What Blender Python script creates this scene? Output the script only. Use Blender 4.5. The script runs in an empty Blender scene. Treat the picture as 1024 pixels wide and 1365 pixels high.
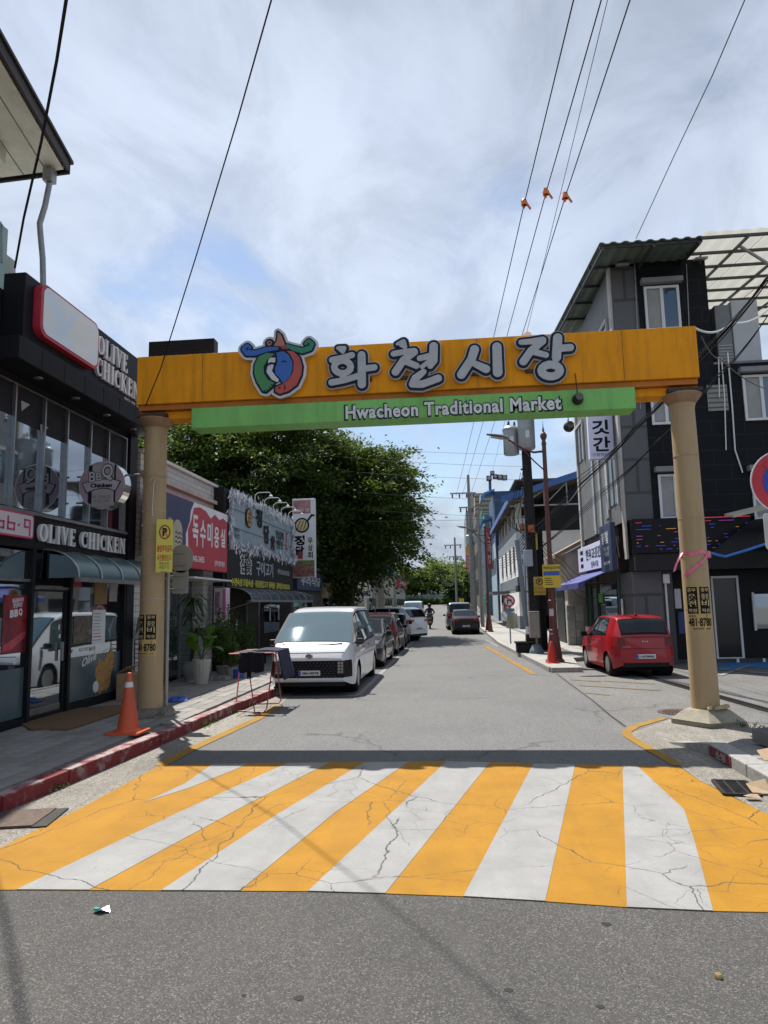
import bpy, bmesh, math, random
import numpy as np
from mathutils import Vector, Matrix
random.seed(7); RNG = np.random.default_rng(7)
S = bpy.context.scene; COL = S.collection; R = math.radians

# ------------------------------------------------------------------ camera
F, CX, CY, EYE = 930., 512., 682.5, 1.8            # solved from the photograph's vanishing points (1024 x 1365)
YAW, PITCH, ROLL = R(5.45), R(7.5), R(-1.2)
RM = Matrix.Rotation(YAW, 3, 'Z') @ Matrix.Rotation(math.pi/2 + PITCH, 3, 'X') @ Matrix.Rotation(ROLL, 3, 'Z')
cd = bpy.data.cameras.new('camera'); cam = bpy.data.objects.new('camera', cd); COL.objects.link(cam)
cam.matrix_world = Matrix.Translation((0, 0, EYE)) @ RM.to_4x4()
cd.sensor_fit = 'VERTICAL'; cd.sensor_height = 24; cd.lens = 24*F/1365; cd.clip_end = 4000; cd.clip_start = .05
S.camera = cam
CAMP = Vector((0, 0, EYE))
def ray(x, y): return RM @ Vector(((x-CX)/F, -(y-CY)/F, -1))
def G(x, y, z=0.): d = ray(x, y); return CAMP + d*((z-EYE)/d.z)        # photo pixel -> point on level z
def PY(x, y, Y): d = ray(x, y); return CAMP + d*(Y/d.y)                # photo pixel -> point on plane Y
def PX(x, y, X): d = ray(x, y); return CAMP + d*(X/d.x)                # photo pixel -> point on plane X

# ------------------------------------------------------------------ sky, sun, exposure
SUNV = Vector((-.275, .42, 1)).normalized()          # towards the sun: ahead and to the left, high
elev = math.asin(SUNV.z); azi = math.atan2(SUNV.x, SUNV.y)
W = bpy.data.worlds.new('World'); S.world = W; W.use_nodes = True
nt = W.node_tree; N = nt.nodes; LK = nt.links; N.clear()
out = N.new('ShaderNodeOutputWorld'); bg = N.new('ShaderNodeBackground'); bg.inputs['Strength'].default_value = .1
sky = N.new('ShaderNodeTexSky'); sky.sky_type = 'NISHITA'; sky.sun_disc = False
sky.sun_elevation = elev; sky.sun_rotation = azi; sky.altitude = 50; sky.air_density = 1.1; sky.dust_density = .6
tc = N.new('ShaderNodeTexCoord'); sep = N.new('ShaderNodeSeparateXYZ'); LK.new(tc.outputs['Generated'], sep.inputs[0])
def wm(op, a, b=None, c=None):
    n = N.new('ShaderNodeMath'); n.operation = op
    for i, v in enumerate((a, b, c)):
        if v is None: continue
        if isinstance(v, (int, float)): n.inputs[i].default_value = v
        else: LK.new(v, n.inputs[i])
    return n.outputs[0]
zz = wm('ADD', wm('MAXIMUM', sep.outputs['Z'], 0.), .22)
comb = N.new('ShaderNodeCombineXYZ'); LK.new(wm('DIVIDE', sep.outputs['X'], zz), comb.inputs[0]); LK.new(wm('DIVIDE', sep.outputs['Y'], zz), comb.inputs[1])
def wnoise(scale, det, rough, loc, dist=0.):
    mp = N.new('ShaderNodeMapping'); LK.new(comb.outputs[0], mp.inputs[0]); mp.inputs['Location'].default_value = loc
    mp.inputs['Scale'].default_value = (1., .75, 1); mp.inputs['Rotation'].default_value = (0, 0, R(38))
    n = N.new('ShaderNodeTexNoise'); n.inputs['Scale'].default_value = scale; n.inputs['Detail'].default_value = det
    n.inputs['Roughness'].default_value = rough; n.inputs['Distortion'].default_value = dist
    LK.new(mp.outputs[0], n.inputs['Vector']); return n.outputs['Fac']
def wramp(v, stops):
    r = N.new('ShaderNodeValToRGB'); LK.new(v, r.inputs[0]); r.color_ramp.interpolation = 'EASE'
    while len(r.color_ramp.elements) < len(stops): r.color_ramp.elements.new(.5)
    for e, (p, c) in zip(r.color_ramp.elements, stops): e.position = p; e.color = (c, c, c, 1)
    return r.outputs[0]
n1 = wnoise(1.15, 9, .56, (3.1, 1.7, 0), .25); n2 = wnoise(3.6, 8, .6, (7.7, 2.2, 0), .5); n3 = wnoise(.8, 4, .5, (1.3, 9.1, 0))
cover = wramp(wm('ADD', wm('MULTIPLY', n1, .75), wm('MULTIPLY', n2, .25)), [(.37, .12), (.475, .88), (.58, 1.)])
lum = wm('ADD', wm('MULTIPLY', wramp(n2, [(.34, 0), (.66, 1)]), 1.25), wm('MULTIPLY', wramp(n3, [(.36, 0), (.62, 1)]), 1.35))
lum = wm('ADD', lum, 3.05)
cc = N.new('ShaderNodeCombineColor'); LK.new(wm('MULTIPLY', lum, .86), cc.inputs[0]); LK.new(wm('MULTIPLY', lum, .975), cc.inputs[1]); LK.new(wm('MULTIPLY', lum, 1.18), cc.inputs[2])
mx = N.new('ShaderNodeMix'); mx.data_type = 'RGBA'; LK.new(cover, mx.inputs[0]); LK.new(sky.outputs[0], mx.inputs[6]); LK.new(cc.outputs[0], mx.inputs[7])
LK.new(mx.outputs[2], bg.inputs[0]); LK.new(bg.outputs[0], out.inputs[0])
sl = bpy.data.lights.new('sun', 'SUN'); sl.energy = 5.0; sl.angle = R(.55); sl.color = (1, .955, .89)
so = bpy.data.objects.new('sun', sl); COL.objects.link(so); so.rotation_euler = (-SUNV).to_track_quat('-Z', 'Y').to_euler(); so.location = (-20, 30, 60)
S.view_settings.view_transform = 'Standard'; S.view_settings.look = 'None'; S.view_settings.gamma = 1; S.view_settings.exposure = .6
S.cycles.max_bounces = 6; S.cycles.diffuse_bounces = 3; S.cycles.glossy_bounces = 3; S.cycles.transmission_bounces = 4; S.cycles.transparent_max_bounces = 6
S.cycles.caustics_reflective = False; S.cycles.caustics_refractive = False; S.cycles.use_denoising = True; S.cycles.sample_clamp_indirect = 6

# ------------------------------------------------------------------ materials
MATS = {}
def nodes(m):
    m.use_nodes = True; return m.node_tree.nodes, m.node_tree.links, m.node_tree.nodes['Principled BSDF']
def M(name, col=(.5, .5, .5), rough=.6, metal=0., var=.15, vs=3., bump=0., bs=60., coat=0., rnd=0., dirt=0., spec=.5, emit=0., trans=0., dcol=(.12, .10, .08), ds=1.3, alpha=1., dsc=(1, 1, .45)):
    if name in MATS: return MATS[name]
    if max(col) < .05 and coat == 0 and metal == 0 and rough > .3: spec = min(spec, .16)
    m = bpy.data.materials.new(name); MATS[name] = m; n, l, b = nodes(m)
    b.inputs['Roughness'].default_value = rough; b.inputs['Metallic'].default_value = metal; b.inputs['Coat Weight'].default_value = coat
    b.inputs['Specular IOR Level'].default_value = spec; b.inputs['Alpha'].default_value = alpha
    b.inputs['Transmission Weight'].default_value = trans
    t = n.new('ShaderNodeTexCoord')
    ns = n.new('ShaderNodeTexNoise'); ns.inputs['Scale'].default_value = vs; ns.inputs['Detail'].default_value = 8; ns.inputs['Roughness'].default_value = .62
    l.new(t.outputs['Object'], ns.inputs['Vector'])
    mr = n.new('ShaderNodeMapRange'); mr.inputs[1].default_value = .28; mr.inputs[2].default_value = .72
    mr.inputs[3].default_value = 1-var; mr.inputs[4].default_value = 1+var*.8; l.new(ns.outputs['Fac'], mr.inputs[0])
    fac = mr.outputs[0]
    if rnd:
        oi = n.new('ShaderNodeObjectInfo'); r2 = n.new('ShaderNodeMapRange'); r2.inputs[3].default_value = 1-rnd; r2.inputs[4].default_value = 1+rnd
        l.new(oi.outputs['Random'], r2.inputs[0]); mm = n.new('ShaderNodeMath'); mm.operation = 'MULTIPLY'; l.new(fac, mm.inputs[0]); l.new(r2.outputs[0], mm.inputs[1]); fac = mm.outputs[0]
    vm = n.new('ShaderNodeVectorMath'); vm.operation = 'SCALE'; vm.inputs[0].default_value = col[:3]; l.new(fac, vm.inputs['Scale'])
    c = vm.outputs[0]
    if dirt:
        d = n.new('ShaderNodeTexNoise'); d.inputs['Scale'].default_value = ds; d.inputs['Detail'].default_value = 10; d.inputs['Roughness'].default_value = .68
        mp = n.new('ShaderNodeMapping'); mp.inputs['Scale'].default_value = dsc; mp.inputs['Location'].default_value = (4, 2, 8); l.new(t.outputs['Object'], mp.inputs[0]); l.new(mp.outputs[0], d.inputs['Vector'])
        dr = n.new('ShaderNodeMapRange'); dr.inputs[1].default_value = .48; dr.inputs[2].default_value = .74; dr.inputs[4].default_value = dirt; l.new(d.outputs['Fac'], dr.inputs[0])
        dx = n.new('ShaderNodeMix'); dx.data_type = 'RGBA'; l.new(dr.outputs[0], dx.inputs[0]); l.new(c, dx.inputs[6]); dx.inputs[7].default_value = (*dcol, 1); c = dx.outputs[2]
    l.new(c, b.inputs['Base Color'])
    if emit:
        l.new(c, b.inputs['Emission Color']); b.inputs['Emission Strength'].default_value = emit
    if bump:
        nb = n.new('ShaderNodeTexNoise'); nb.inputs['Scale'].default_value = bs; nb.inputs['Detail'].default_value = 5; l.new(t.outputs['Object'], nb.inputs['Vector'])
        bp = n.new('ShaderNodeBump'); bp.inputs['Strength'].default_value = bump; bp.inputs['Distance'].default_value = .01; l.new(nb.outputs['Fac'], bp.inputs['Height']); l.new(bp.outputs[0], b.inputs['Normal'])
    return m
def glass(name, tint=(.02, .025, .03), rough=.03, mix=.25, refl=(.75, .85, .95), wavy=.05):
    """window glass: see-through with a mirror share and a dark tint"""
    if name in MATS: return MATS[name]
    m = bpy.data.materials.new(name); MATS[name] = m; n, l, b = nodes(m)
    b.inputs['Base Color'].default_value = (*tint, 1); b.inputs['Roughness'].default_value = rough; b.inputs['IOR'].default_value = 1.5; b.inputs['Specular IOR Level'].default_value = .3 if wavy < .01 else .5
    g = n.new('ShaderNodeBsdfGlossy'); g.inputs['Roughness'].default_value = rough; g.inputs['Color'].default_value = (*refl, 1)
    mxs = n.new('ShaderNodeMixShader'); mxs.inputs[0].default_value = mix
    t = n.new('ShaderNodeTexCoord'); nb = n.new('ShaderNodeTexNoise'); nb.inputs['Scale'].default_value = 1.1; l.new(t.outputs['Object'], nb.inputs['Vector'])
    bp = n.new('ShaderNodeBump'); bp.inputs['Strength'].default_value = wavy; bp.inputs['Distance'].default_value = .05; l.new(nb.outputs['Fac'], bp.inputs['Height'])
    l.new(bp.outputs[0], g.inputs['Normal']); l.new(b.outputs[0], mxs.inputs[1]); l.new(g.outputs[0], mxs.inputs[2])
    l.new(mxs.outputs[0], n['Material Output'].inputs[0]); return m
def clear_glass(name, mix=.18, tint=(.55, .65, .68)):
    if name in MATS: return MATS[name]
    m = bpy.data.materials.new(name); MATS[name] = m; n, l, b = nodes(m)
    tr = n.new('ShaderNodeBsdfTransparent'); tr.inputs[0].default_value = (*tint, 1)
    g = n.new('ShaderNodeBsdfGlossy'); g.inputs['Roughness'].default_value = .02; g.inputs['Color'].default_value = (.85, .92, 1, 1)
    fr = n.new('ShaderNodeFresnel'); fr.inputs[0].default_value = 1.5
    ad = n.new('ShaderNodeMath'); ad.operation = 'ADD'; ad.use_clamp = True; l.new(fr.outputs[0], ad.inputs[0]); ad.inputs[1].default_value = mix
    mxs = n.new('ShaderNodeMixShader'); l.new(ad.outputs[0], mxs.inputs[0]); l.new(tr.outputs[0], mxs.inputs[1]); l.new(g.outputs[0], mxs.inputs[2])
    l.new(mxs.outputs[0], n['Material Output'].inputs[0]); return m
def mixcol(n, l, fac, a, b):
    x = n.new('ShaderNodeMix'); x.data_type = 'RGBA'
    for i, v in ((0, fac), (6, a), (7, b)):
        if isinstance(v, tuple): x.inputs[i].default_value = (*v, 1)
        elif isinstance(v, (int, float)): x.inputs[i].default_value = v
        else: l.new(v, x.inputs[i])
    return x.outputs[2]
def tex(n, l, kind, scale, co, loc=(0, 0, 0), sc=(1, 1, 1), **k):
    mp = n.new('ShaderNodeMapping'); mp.inputs['Location'].default_value = loc; mp.inputs['Scale'].default_value = sc; l.new(co, mp.inputs[0])
    t = n.new(kind); t.inputs['Scale'].default_value = scale; l.new(mp.outputs[0], t.inputs['Vector'])
    for kk, v in k.items():
        if hasattr(t, kk): setattr(t, kk, v)
        else: t.inputs[kk.replace('_', ' ')].default_value = v
    return t
def rng(n, l, v, a, b, c=0., d=1.):
    r = n.new('ShaderNodeMapRange'); l.new(v, r.inputs[0])
    for i, q in enumerate((a, b, c, d)): r.inputs[i+1].default_value = q
    return r.outputs[0]
def mth(n, l, op, a, b=0.):
    x = n.new('ShaderNodeMath'); x.operation = op
    for i, v in enumerate((a, b)):
        if isinstance(v, (int, float)): x.inputs[i].default_value = v
        else: l.new(v, x.inputs[i])
    return x.outputs[0]
def asphalt(name, dark, light, stone, sc, blot):
    m = bpy.data.materials.new(name); MATS[name] = m; n, l, b = nodes(m); co = n.new('ShaderNodeTexCoord').outputs['Object']
    v = tex(n, l, 'ShaderNodeTexVoronoi', sc, co, feature='F1'); hs = n.new('ShaderNodeSeparateColor'); l.new(v.outputs['Color'], hs.inputs[0])
    big = tex(n, l, 'ShaderNodeTexNoise', .45, co, Detail=7., Roughness=.62); fine = tex(n, l, 'ShaderNodeTexNoise', sc*1.7, co, Detail=3.)
    mid = tex(n, l, 'ShaderNodeTexNoise', 3.1, co, loc=(3, 1, 0), sc=(1.6, .35, 1), Detail=8., Roughness=.7)
    c = mixcol(n, l, rng(n, l, fine.outputs['Fac'], .3, .7), dark, light)
    c = mixcol(n, l, rng(n, l, hs.outputs[0], .72, .95, 0, .75), c, stone)
    c = mixcol(n, l, rng(n, l, hs.outputs[1], .8, .97, 0, .8), c, tuple(x*.45 for x in dark))
    c = mixcol(n, l, rng(n, l, big.outputs['Fac'], .42, .72, 0, blot), c, tuple(x*.62 for x in dark))
    c = mixcol(n, l, rng(n, l, mid.outputs['Fac'], .5, .75, 0, blot*.8), c, tuple(x*1.25 for x in light))
    ck = tex(n, l, 'ShaderNodeTexVoronoi', .55, co, feature='DISTANCE_TO_EDGE'); wob = tex(n, l, 'ShaderNodeTexNoise', 2.2, co, Detail=6.)
    mxv = n.new('ShaderNodeMix'); mxv.data_type = 'VECTOR'; mxv.inputs[0].default_value = .35; l.new(co, mxv.inputs[4]); l.new(wob.outputs['Color'], mxv.inputs[5]); l.new(mxv.outputs[1], ck.inputs['Vector'])
    keep = tex(n, l, 'ShaderNodeTexNoise', .35, co, loc=(9, 4, 0))
    k = mth(n, l, 'MULTIPLY', rng(n, l, ck.outputs['Distance'], .004, .012, 1, 0), rng(n, l, keep.outputs['Fac'], .56, .62, 0, .55))
    c = mixcol(n, l, k, c, tuple(x*.3 for x in dark))
    l.new(c, b.inputs['Base Color']); b.inputs['Roughness'].default_value = .82
    bp = n.new('ShaderNodeBump'); bp.inputs['Strength'].default_value = .7; bp.inputs['Distance'].default_value = .006; l.new(v.outputs['Distance'], bp.inputs['Height']); l.new(bp.outputs[0], b.inputs['Normal'])
    return m
def road_paint(name, col, wear=.35, crack=True, bare=(.07, .07, .07)):
    m = bpy.data.materials.new(name); MATS[name] = m; n, l, b = nodes(m); co = n.new('ShaderNodeTexCoord').outputs['Object']
    blot = tex(n, l, 'ShaderNodeTexNoise', 1.7, co, Detail=9., Roughness=.7); fine = tex(n, l, 'ShaderNodeTexNoise', 55., co, Detail=4.); streak = tex(n, l, 'ShaderNodeTexNoise', 6., co, sc=(1, .18, 1), Detail=6.)
    c = mixcol(n, l, rng(n, l, blot.outputs['Fac'], .35, .7), tuple(x*.78 for x in col), tuple(x*1.04 for x in col))
    c = mixcol(n, l, rng(n, l, streak.outputs['Fac'], .48, .78, 0, .42), c, tuple(x*.6+.01 for x in col))
    grain = tex(n, l, 'ShaderNodeTexNoise', 130., co, Detail=2.); c = mixcol(n, l, rng(n, l, grain.outputs['Fac'], .4, .7, 0, .18), c, tuple(x*.55 for x in col))
    sp = mth(n, l, 'MULTIPLY', rng(n, l, fine.outputs['Fac'], .60, .72), rng(n, l, blot.outputs['Fac'], .5, .66, .12, wear*2)); c = mixcol(n, l, sp, c, bare)
    if crack:
        wob = tex(n, l, 'ShaderNodeTexNoise', 3.2, co, Detail=5., Roughness=.55); tot = None
        for s, wd, kl, lo, hi in ((.62, .0032, (2, 7, 0), .44, .50), (1.5, .0042, (5, 3, 0), .47, .53), (3.6, .0055, (1, 1, 0), .53, .58)):
            mxv = n.new('ShaderNodeMix'); mxv.data_type = 'VECTOR'; mxv.inputs[0].default_value = .16; l.new(co, mxv.inputs[4]); l.new(wob.outputs['Color'], mxv.inputs[5])
            ck = tex(n, l, 'ShaderNodeTexVoronoi', s, mxv.outputs[1], loc=kl, feature='DISTANCE_TO_EDGE'); kp = tex(n, l, 'ShaderNodeTexNoise', .8, co, loc=kl, Detail=3.)
            k = mth(n, l, 'MULTIPLY', rng(n, l, ck.outputs['Distance'], wd*.35, wd*1.1, 1, 0), rng(n, l, kp.outputs['Fac'], lo, hi, 0, .9))
            tot = k if tot is None else mth(n, l, 'MAXIMUM', tot, k)
        c = mixcol(n, l, tot, c, (.05, .05, .045))
        bp = n.new('ShaderNodeBump'); bp.inputs['Strength'].default_value = .5; bp.inputs['Distance'].default_value = .006; bp.invert = True; l.new(tot, bp.inputs['Height'])
        b2 = n.new('ShaderNodeBump'); b2.inputs['Strength'].default_value = .25; b2.inputs['Distance'].default_value = .004; l.new(fine.outputs['Fac'], b2.inputs['Height']); l.new(bp.outputs[0], b2.inputs['Normal']); l.new(b2.outputs[0], b.inputs['Normal'])
    l.new(c, b.inputs['Base Color']); b.inputs['Roughness'].default_value = .75; b.inputs['Specular IOR Level'].default_value = .2; return m

# ------------------------------------------------------------------ geometry helpers
LOC = {}
def reg(o, parent, loc=(0, 0, 0)):
    COL.objects.link(o)
    if parent is not None: o.parent = parent; LOC[o.name] = LOC[parent.name]
    else: o.location = loc; LOC[o.name] = Vector(loc)
    return o
def tag(o, label=None, cat=None, group=None, kind=None):
    for k, v in (('label', label), ('category', cat), ('group', group), ('kind', kind)):
        if v: o[k] = v
    return o
def root(name, loc, label=None, cat=None, group=None, kind=None):
    o = bpy.data.objects.new(name, None); o.empty_display_size = .2; return tag(reg(o, None, loc), label, cat, group, kind)
def link_mesh(name, me, mat, parent=None, loc=(0, 0, 0), smooth=False):
    if mat is not None:
        me.materials.clear()
        for q in (mat if isinstance(mat, (list, tuple)) else [mat]): me.materials.append(q)
    o = bpy.data.objects.new(name, me); return reg(o, parent, loc)
class MB:
    def __init__(s): s.v = []; s.f = []; s.m = []
    def add(s, vs, fs, mi=0):
        k = len(s.v); s.v += [tuple(v) for v in vs]; s.f += [tuple(i+k for i in f) for f in fs]; s.m += [mi]*len(fs); return s
    def box(s, x0, y0, z0, x1, y1, z1, mi=0):
        x0, x1 = sorted((x0, x1)); y0, y1 = sorted((y0, y1)); z0, z1 = sorted((z0, z1))
        return s.add([(x0, y0, z0), (x1, y0, z0), (x1, y1, z0), (x0, y1, z0), (x0, y0, z1), (x1, y0, z1), (x1, y1, z1), (x0, y1, z1)],
                     [(0, 3, 2, 1), (4, 5, 6, 7), (0, 1, 5, 4), (1, 2, 6, 5), (2, 3, 7, 6), (3, 0, 4, 7)], mi)
    def obox(s, o, u, v, w, mi=0):           # corner o and three edge vectors
        o, u, v, w = map(Vector, (o, u, v, w))
        if u.cross(v).dot(w) < 0: u, v = v, u
        return s.add([o, o+u, o+u+v, o+v, o+w, o+u+w, o+u+v+w, o+v+w], [(0, 3, 2, 1), (4, 5, 6, 7), (0, 1, 5, 4), (1, 2, 6, 5), (2, 3, 7, 6), (3, 0, 4, 7)], mi)
    def quad(s, a, b, c, d, mi=0): return s.add([a, b, c, d], [(0, 1, 2, 3)], mi)
    def poly(s, pts, mi=0): return s.add(pts, [tuple(range(len(pts)))], mi)
    def prism(s, pts, ext, mi=0):            # polygon (3-D points) extruded along ext
        ext = Vector(ext); pts = [Vector(p) for p in pts]; n = len(pts)
        nn = Vector((0, 0, 0))
        for i in range(n): nn += pts[i].cross(pts[(i+1) % n])
        if nn.dot(ext) < 0: pts = pts[::-1]
        return s.add(pts + [p+ext for p in pts], [tuple(range(n))[::-1], tuple(range(n, 2*n))] + [(i, (i+1) % n, (i+1) % n+n, i+n) for i in range(n)], mi)
    def tube(s, pts, r, n=8, mi=0, caps=True):
        pts = [Vector(p) for p in pts]; k = len(pts); rr = r if isinstance(r, (list, tuple)) else [r]*k; vs = []
        t0 = (pts[1]-pts[0]).normalized(); up = Vector((0, 0, 1)) if abs(t0.z) < .9 else Vector((1, 0, 0)); a = t0.cross(up).normalized()
        for i, p in enumerate(pts):
            t = (pts[min(i+1, k-1)]-pts[max(i-1, 0)]).normalized(); a = (a - t*a.dot(t)); a = a.normalized() if a.length > 1e-6 else t.orthogonal().normalized(); b = t.cross(a)
            vs += [p + (a*math.cos(2*math.pi*j/n) + b*math.sin(2*math.pi*j/n))*rr[i] for j in range(n)]
        fs = [(i*n+j, i*n+(j+1) % n, (i+1)*n+(j+1) % n, (i+1)*n+j) for i in range(k-1) for j in range(n)]
        if caps: fs += [tuple(range(n))[::-1], tuple((k-1)*n+j for j in range(n))]
        return s.add(vs, fs, mi)
    def lathe(s, prof, c=(0, 0, 0), n=20, mi=0, axis='Z'):
        vs = []; c = Vector(c)
        for r, z in prof:
            for j in range(n):
                a = 2*math.pi*j/n; x, y = r*math.cos(a), r*math.sin(a)
                vs.append(c + Vector({'Z': (x, y, z), 'X': (z, x, y), 'Y': (y, z, x)}[axis]))
        k = len(prof); fs = [(i*n+j, i*n+(j+1) % n, (i+1)*n+(j+1) % n, (i+1)*n+j) for i in range(k-1) for j in range(n)]
        if prof[0][0] > 1e-4: fs.append(tuple(range(n))[::-1])
        if prof[-1][0] > 1e-4: fs.append(tuple((k-1)*n+j for j in range(n)))
        return s.add(vs, fs, mi)
    def grid(s, P, mi=0, flip=False):        # P[i][j] points
        a, b = len(P), len(P[0]); fs = [(i*b+j, i*b+j+1, (i+1)*b+j+1, (i+1)*b+j) for i in range(a-1) for j in range(b-1)]
        if flip: fs = [f[::-1] for f in fs]
        return s.add([p for r in P for p in r], fs, mi)
    def build(s, name, mat, parent=None, loc=(0, 0, 0), smooth=0, bevel=0., seg=2):
        o0 = LOC[parent.name] if parent is not None else Vector(loc)
        me = bpy.data.meshes.new(name); me.from_pydata([Vector(v)-o0 for v in s.v], [], s.f)
        if isinstance(mat, (list, tuple)): me.polygons.foreach_set('material_index', s.m)
        o = link_mesh(name, me, mat, parent, loc)
        if smooth:
            me.polygons.foreach_set('use_smooth', [True]*len(me.polygons)); me.set_sharp_from_angle(angle=R(smooth))
        if bevel:
            b = o.modifiers.new('bevel', 'BEVEL'); b.width = bevel; b.segments = seg; b.limit_method = 'ANGLE'; b.angle_limit = R(40)
        return o
def bx(name, mat, parent, x0, y0, z0, x1, y1, z1, bevel=0., loc=(0, 0, 0)): return MB().box(x0, y0, z0, x1, y1, z1).build(name, mat, parent, loc, bevel=bevel)
def copy_tree(o, parent=None, loc=None, rot=None, depth=0):
    c = o.copy(); COL.objects.link(c); c.parent = parent
    if parent is None:
        if loc is not None: c.location = loc
        if rot is not None: c.rotation_euler = rot
        LOC[c.name] = Vector(c.location)
    else: LOC[c.name] = LOC[parent.name]
    for ch in list(o.children): copy_tree(ch, c)
    return c
def curve_mesh(cu):
    ob = bpy.data.objects.new('tmp', cu); me = bpy.data.meshes.new_from_object(ob); bpy.data.objects.remove(ob); bpy.data.curves.remove(cu); return me
TX = {}
def text_geo(s, bold=0., space=1., line=1.):
    k = (s, bold, space, line)
    if k not in TX:
        cu = bpy.data.curves.new('t', 'FONT'); cu.body = s; cu.offset = bold; cu.resolution_u = 3; cu.extrude = .5; cu.space_character = space; cu.align_x = 'CENTER'; cu.space_line = line
        me = curve_mesh(cu); v = np.zeros(len(me.vertices)*3); me.vertices.foreach_get('co', v); v = v.reshape(-1, 3)
        TX[k] = (v, [tuple(p.vertices) for p in me.polygons]); bpy.data.meshes.remove(me)
    return TX[k]
ZV = Vector((0, 0, 1)); XV = Vector((1, 0, 0)); YV = Vector((0, 1, 0))
def text(parent, s, c, u, w, h, mat, depth=.01, bold=0., v=ZV, name='lettering', space=1., shear=0., line=1., lift=0.):
    """lettering centred on c in the plane (u, v), w x h, standing proud of that plane"""
    k = len(s.replace('\n', ''))
    if 2 <= k <= 3 and ' ' not in s:                # few letters: each a piece of its own
        un, vn = Vector(u).normalized(), Vector(v).normalized()
        for i, ch in enumerate(s.replace('\n', '')):
            t = (i+.5)/k-.5
            if '\n' in s: o = text(parent, ch, Vector(c)-vn*t*h, u, w, h/k*.9, mat, depth, bold, v, name, lift=lift)
            else: o = text(parent, ch, Vector(c)+un*t*w, u, w/k*(.9 if ch != 'I' else .35), h, mat, depth, bold, v, name, shear=shear, lift=lift)
        return o
    vs, fs = text_geo(s, bold, space, line); lo, hi = vs.min(0), vs.max(0); u = Vector(u).normalized(); v = Vector(v).normalized(); n = u.cross(v); c = Vector(c)
    sx = w/max(hi[0]-lo[0], 1e-6); sy = h/max(hi[1]-lo[1], 1e-6); mb = MB(); pts = []
    for x, y, z in vs:
        a = (x-(lo[0]+hi[0])/2)*sx; b = (y-(lo[1]+hi[1])/2)*sy; pts.append(c + u*(a+shear*b) + v*b + n*((z+.5)*depth+lift))
    mb.add(pts, fs); return mb.build(name, mat, parent)
def seg_d(px, py, a, b):
    ax, ay, ar = a; bx_, by, br = b; dx, dy = bx_-ax, by-ay; q = max(dx*dx+dy*dy, 1e-12); t = np.clip(((px-ax)*dx+(py-ay)*dy)/q, 0, 1)
    return np.hypot(px-ax-t*dx, py-ay-t*dy)-(ar+t*(br-ar))
def poly_d(px, py, P):
    d = np.full(px.shape, 1e9); ins = np.zeros(px.shape, bool); k = len(P)
    for i in range(k):
        a, b = P[i], P[(i+1) % k]; d = np.minimum(d, seg_d(px, py, (*a, 0), (*b, 0)))
        cond = ((a[1] > py) != (b[1] > py)); xs = (b[0]-a[0])*(py-a[1])/((b[1]-a[1]) if abs(b[1]-a[1]) > 1e-12 else 1e-12)+a[0]; ins ^= cond & (px < xs)
    return np.where(ins, -d, d)
def contours(D, xs, ys):
    """closed zero contours of a sampled distance field (marching squares)"""
    segs = {}; I = D < 0; ny, nx = D.shape
    def pt(k):
        i, j, h = k
        if h: t = D[i, j]/(D[i, j]-D[i, j+1]); return (xs[j]+t*(xs[j+1]-xs[j]), ys[i])
        t = D[i, j]/(D[i, j]-D[i+1, j]); return (xs[j], ys[i]+t*(ys[i+1]-ys[i]))
    T = {1: [(3, 0)], 2: [(0, 1)], 3: [(3, 1)], 4: [(1, 2)], 5: [(3, 0), (1, 2)], 6: [(0, 2)], 7: [(3, 2)], 8: [(2, 3)], 9: [(2, 0)], 10: [(0, 1), (2, 3)], 11: [(2, 1)], 12: [(1, 3)], 13: [(1, 0)], 14: [(0, 3)]}
    for i in range(ny-1):
        for j in range(nx-1):
            c = int(I[i, j])+2*int(I[i, j+1])+4*int(I[i+1, j+1])+8*int(I[i+1, j])
            if c in (0, 15): continue
            e = [(i, j, 1), (i, j+1, 0), (i+1, j, 1), (i, j, 0)]
            for a, b in T[c]: segs.setdefault(e[a], []).append(e[b])
    out_ = []
    while segs:
        k = next(iter(segs)); st = k; path = []
        while k in segs:
            nx_ = segs[k].pop(); path.append(pt(k))
            if not segs[k]: del segs[k]
            k = nx_
            if k == st: break
        if len(path) > 6: out_.append(path)
    return out_
def rdp(P, eps):
    if len(P) < 3: return P
    a, b = np.array(P[0]), np.array(P[-1]); d = b-a; L = np.hypot(*d); Q = np.array(P)
    ds = np.abs(d[0]*(Q[:, 1]-a[1])-d[1]*(Q[:, 0]-a[0]))/L if L > 1e-9 else np.hypot(*(Q-a).T); i = int(ds.argmax())
    return rdp(P[:i+1], eps)[:-1]+rdp(P[i:], eps) if ds[i] > eps else [P[0], P[-1]]
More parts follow.
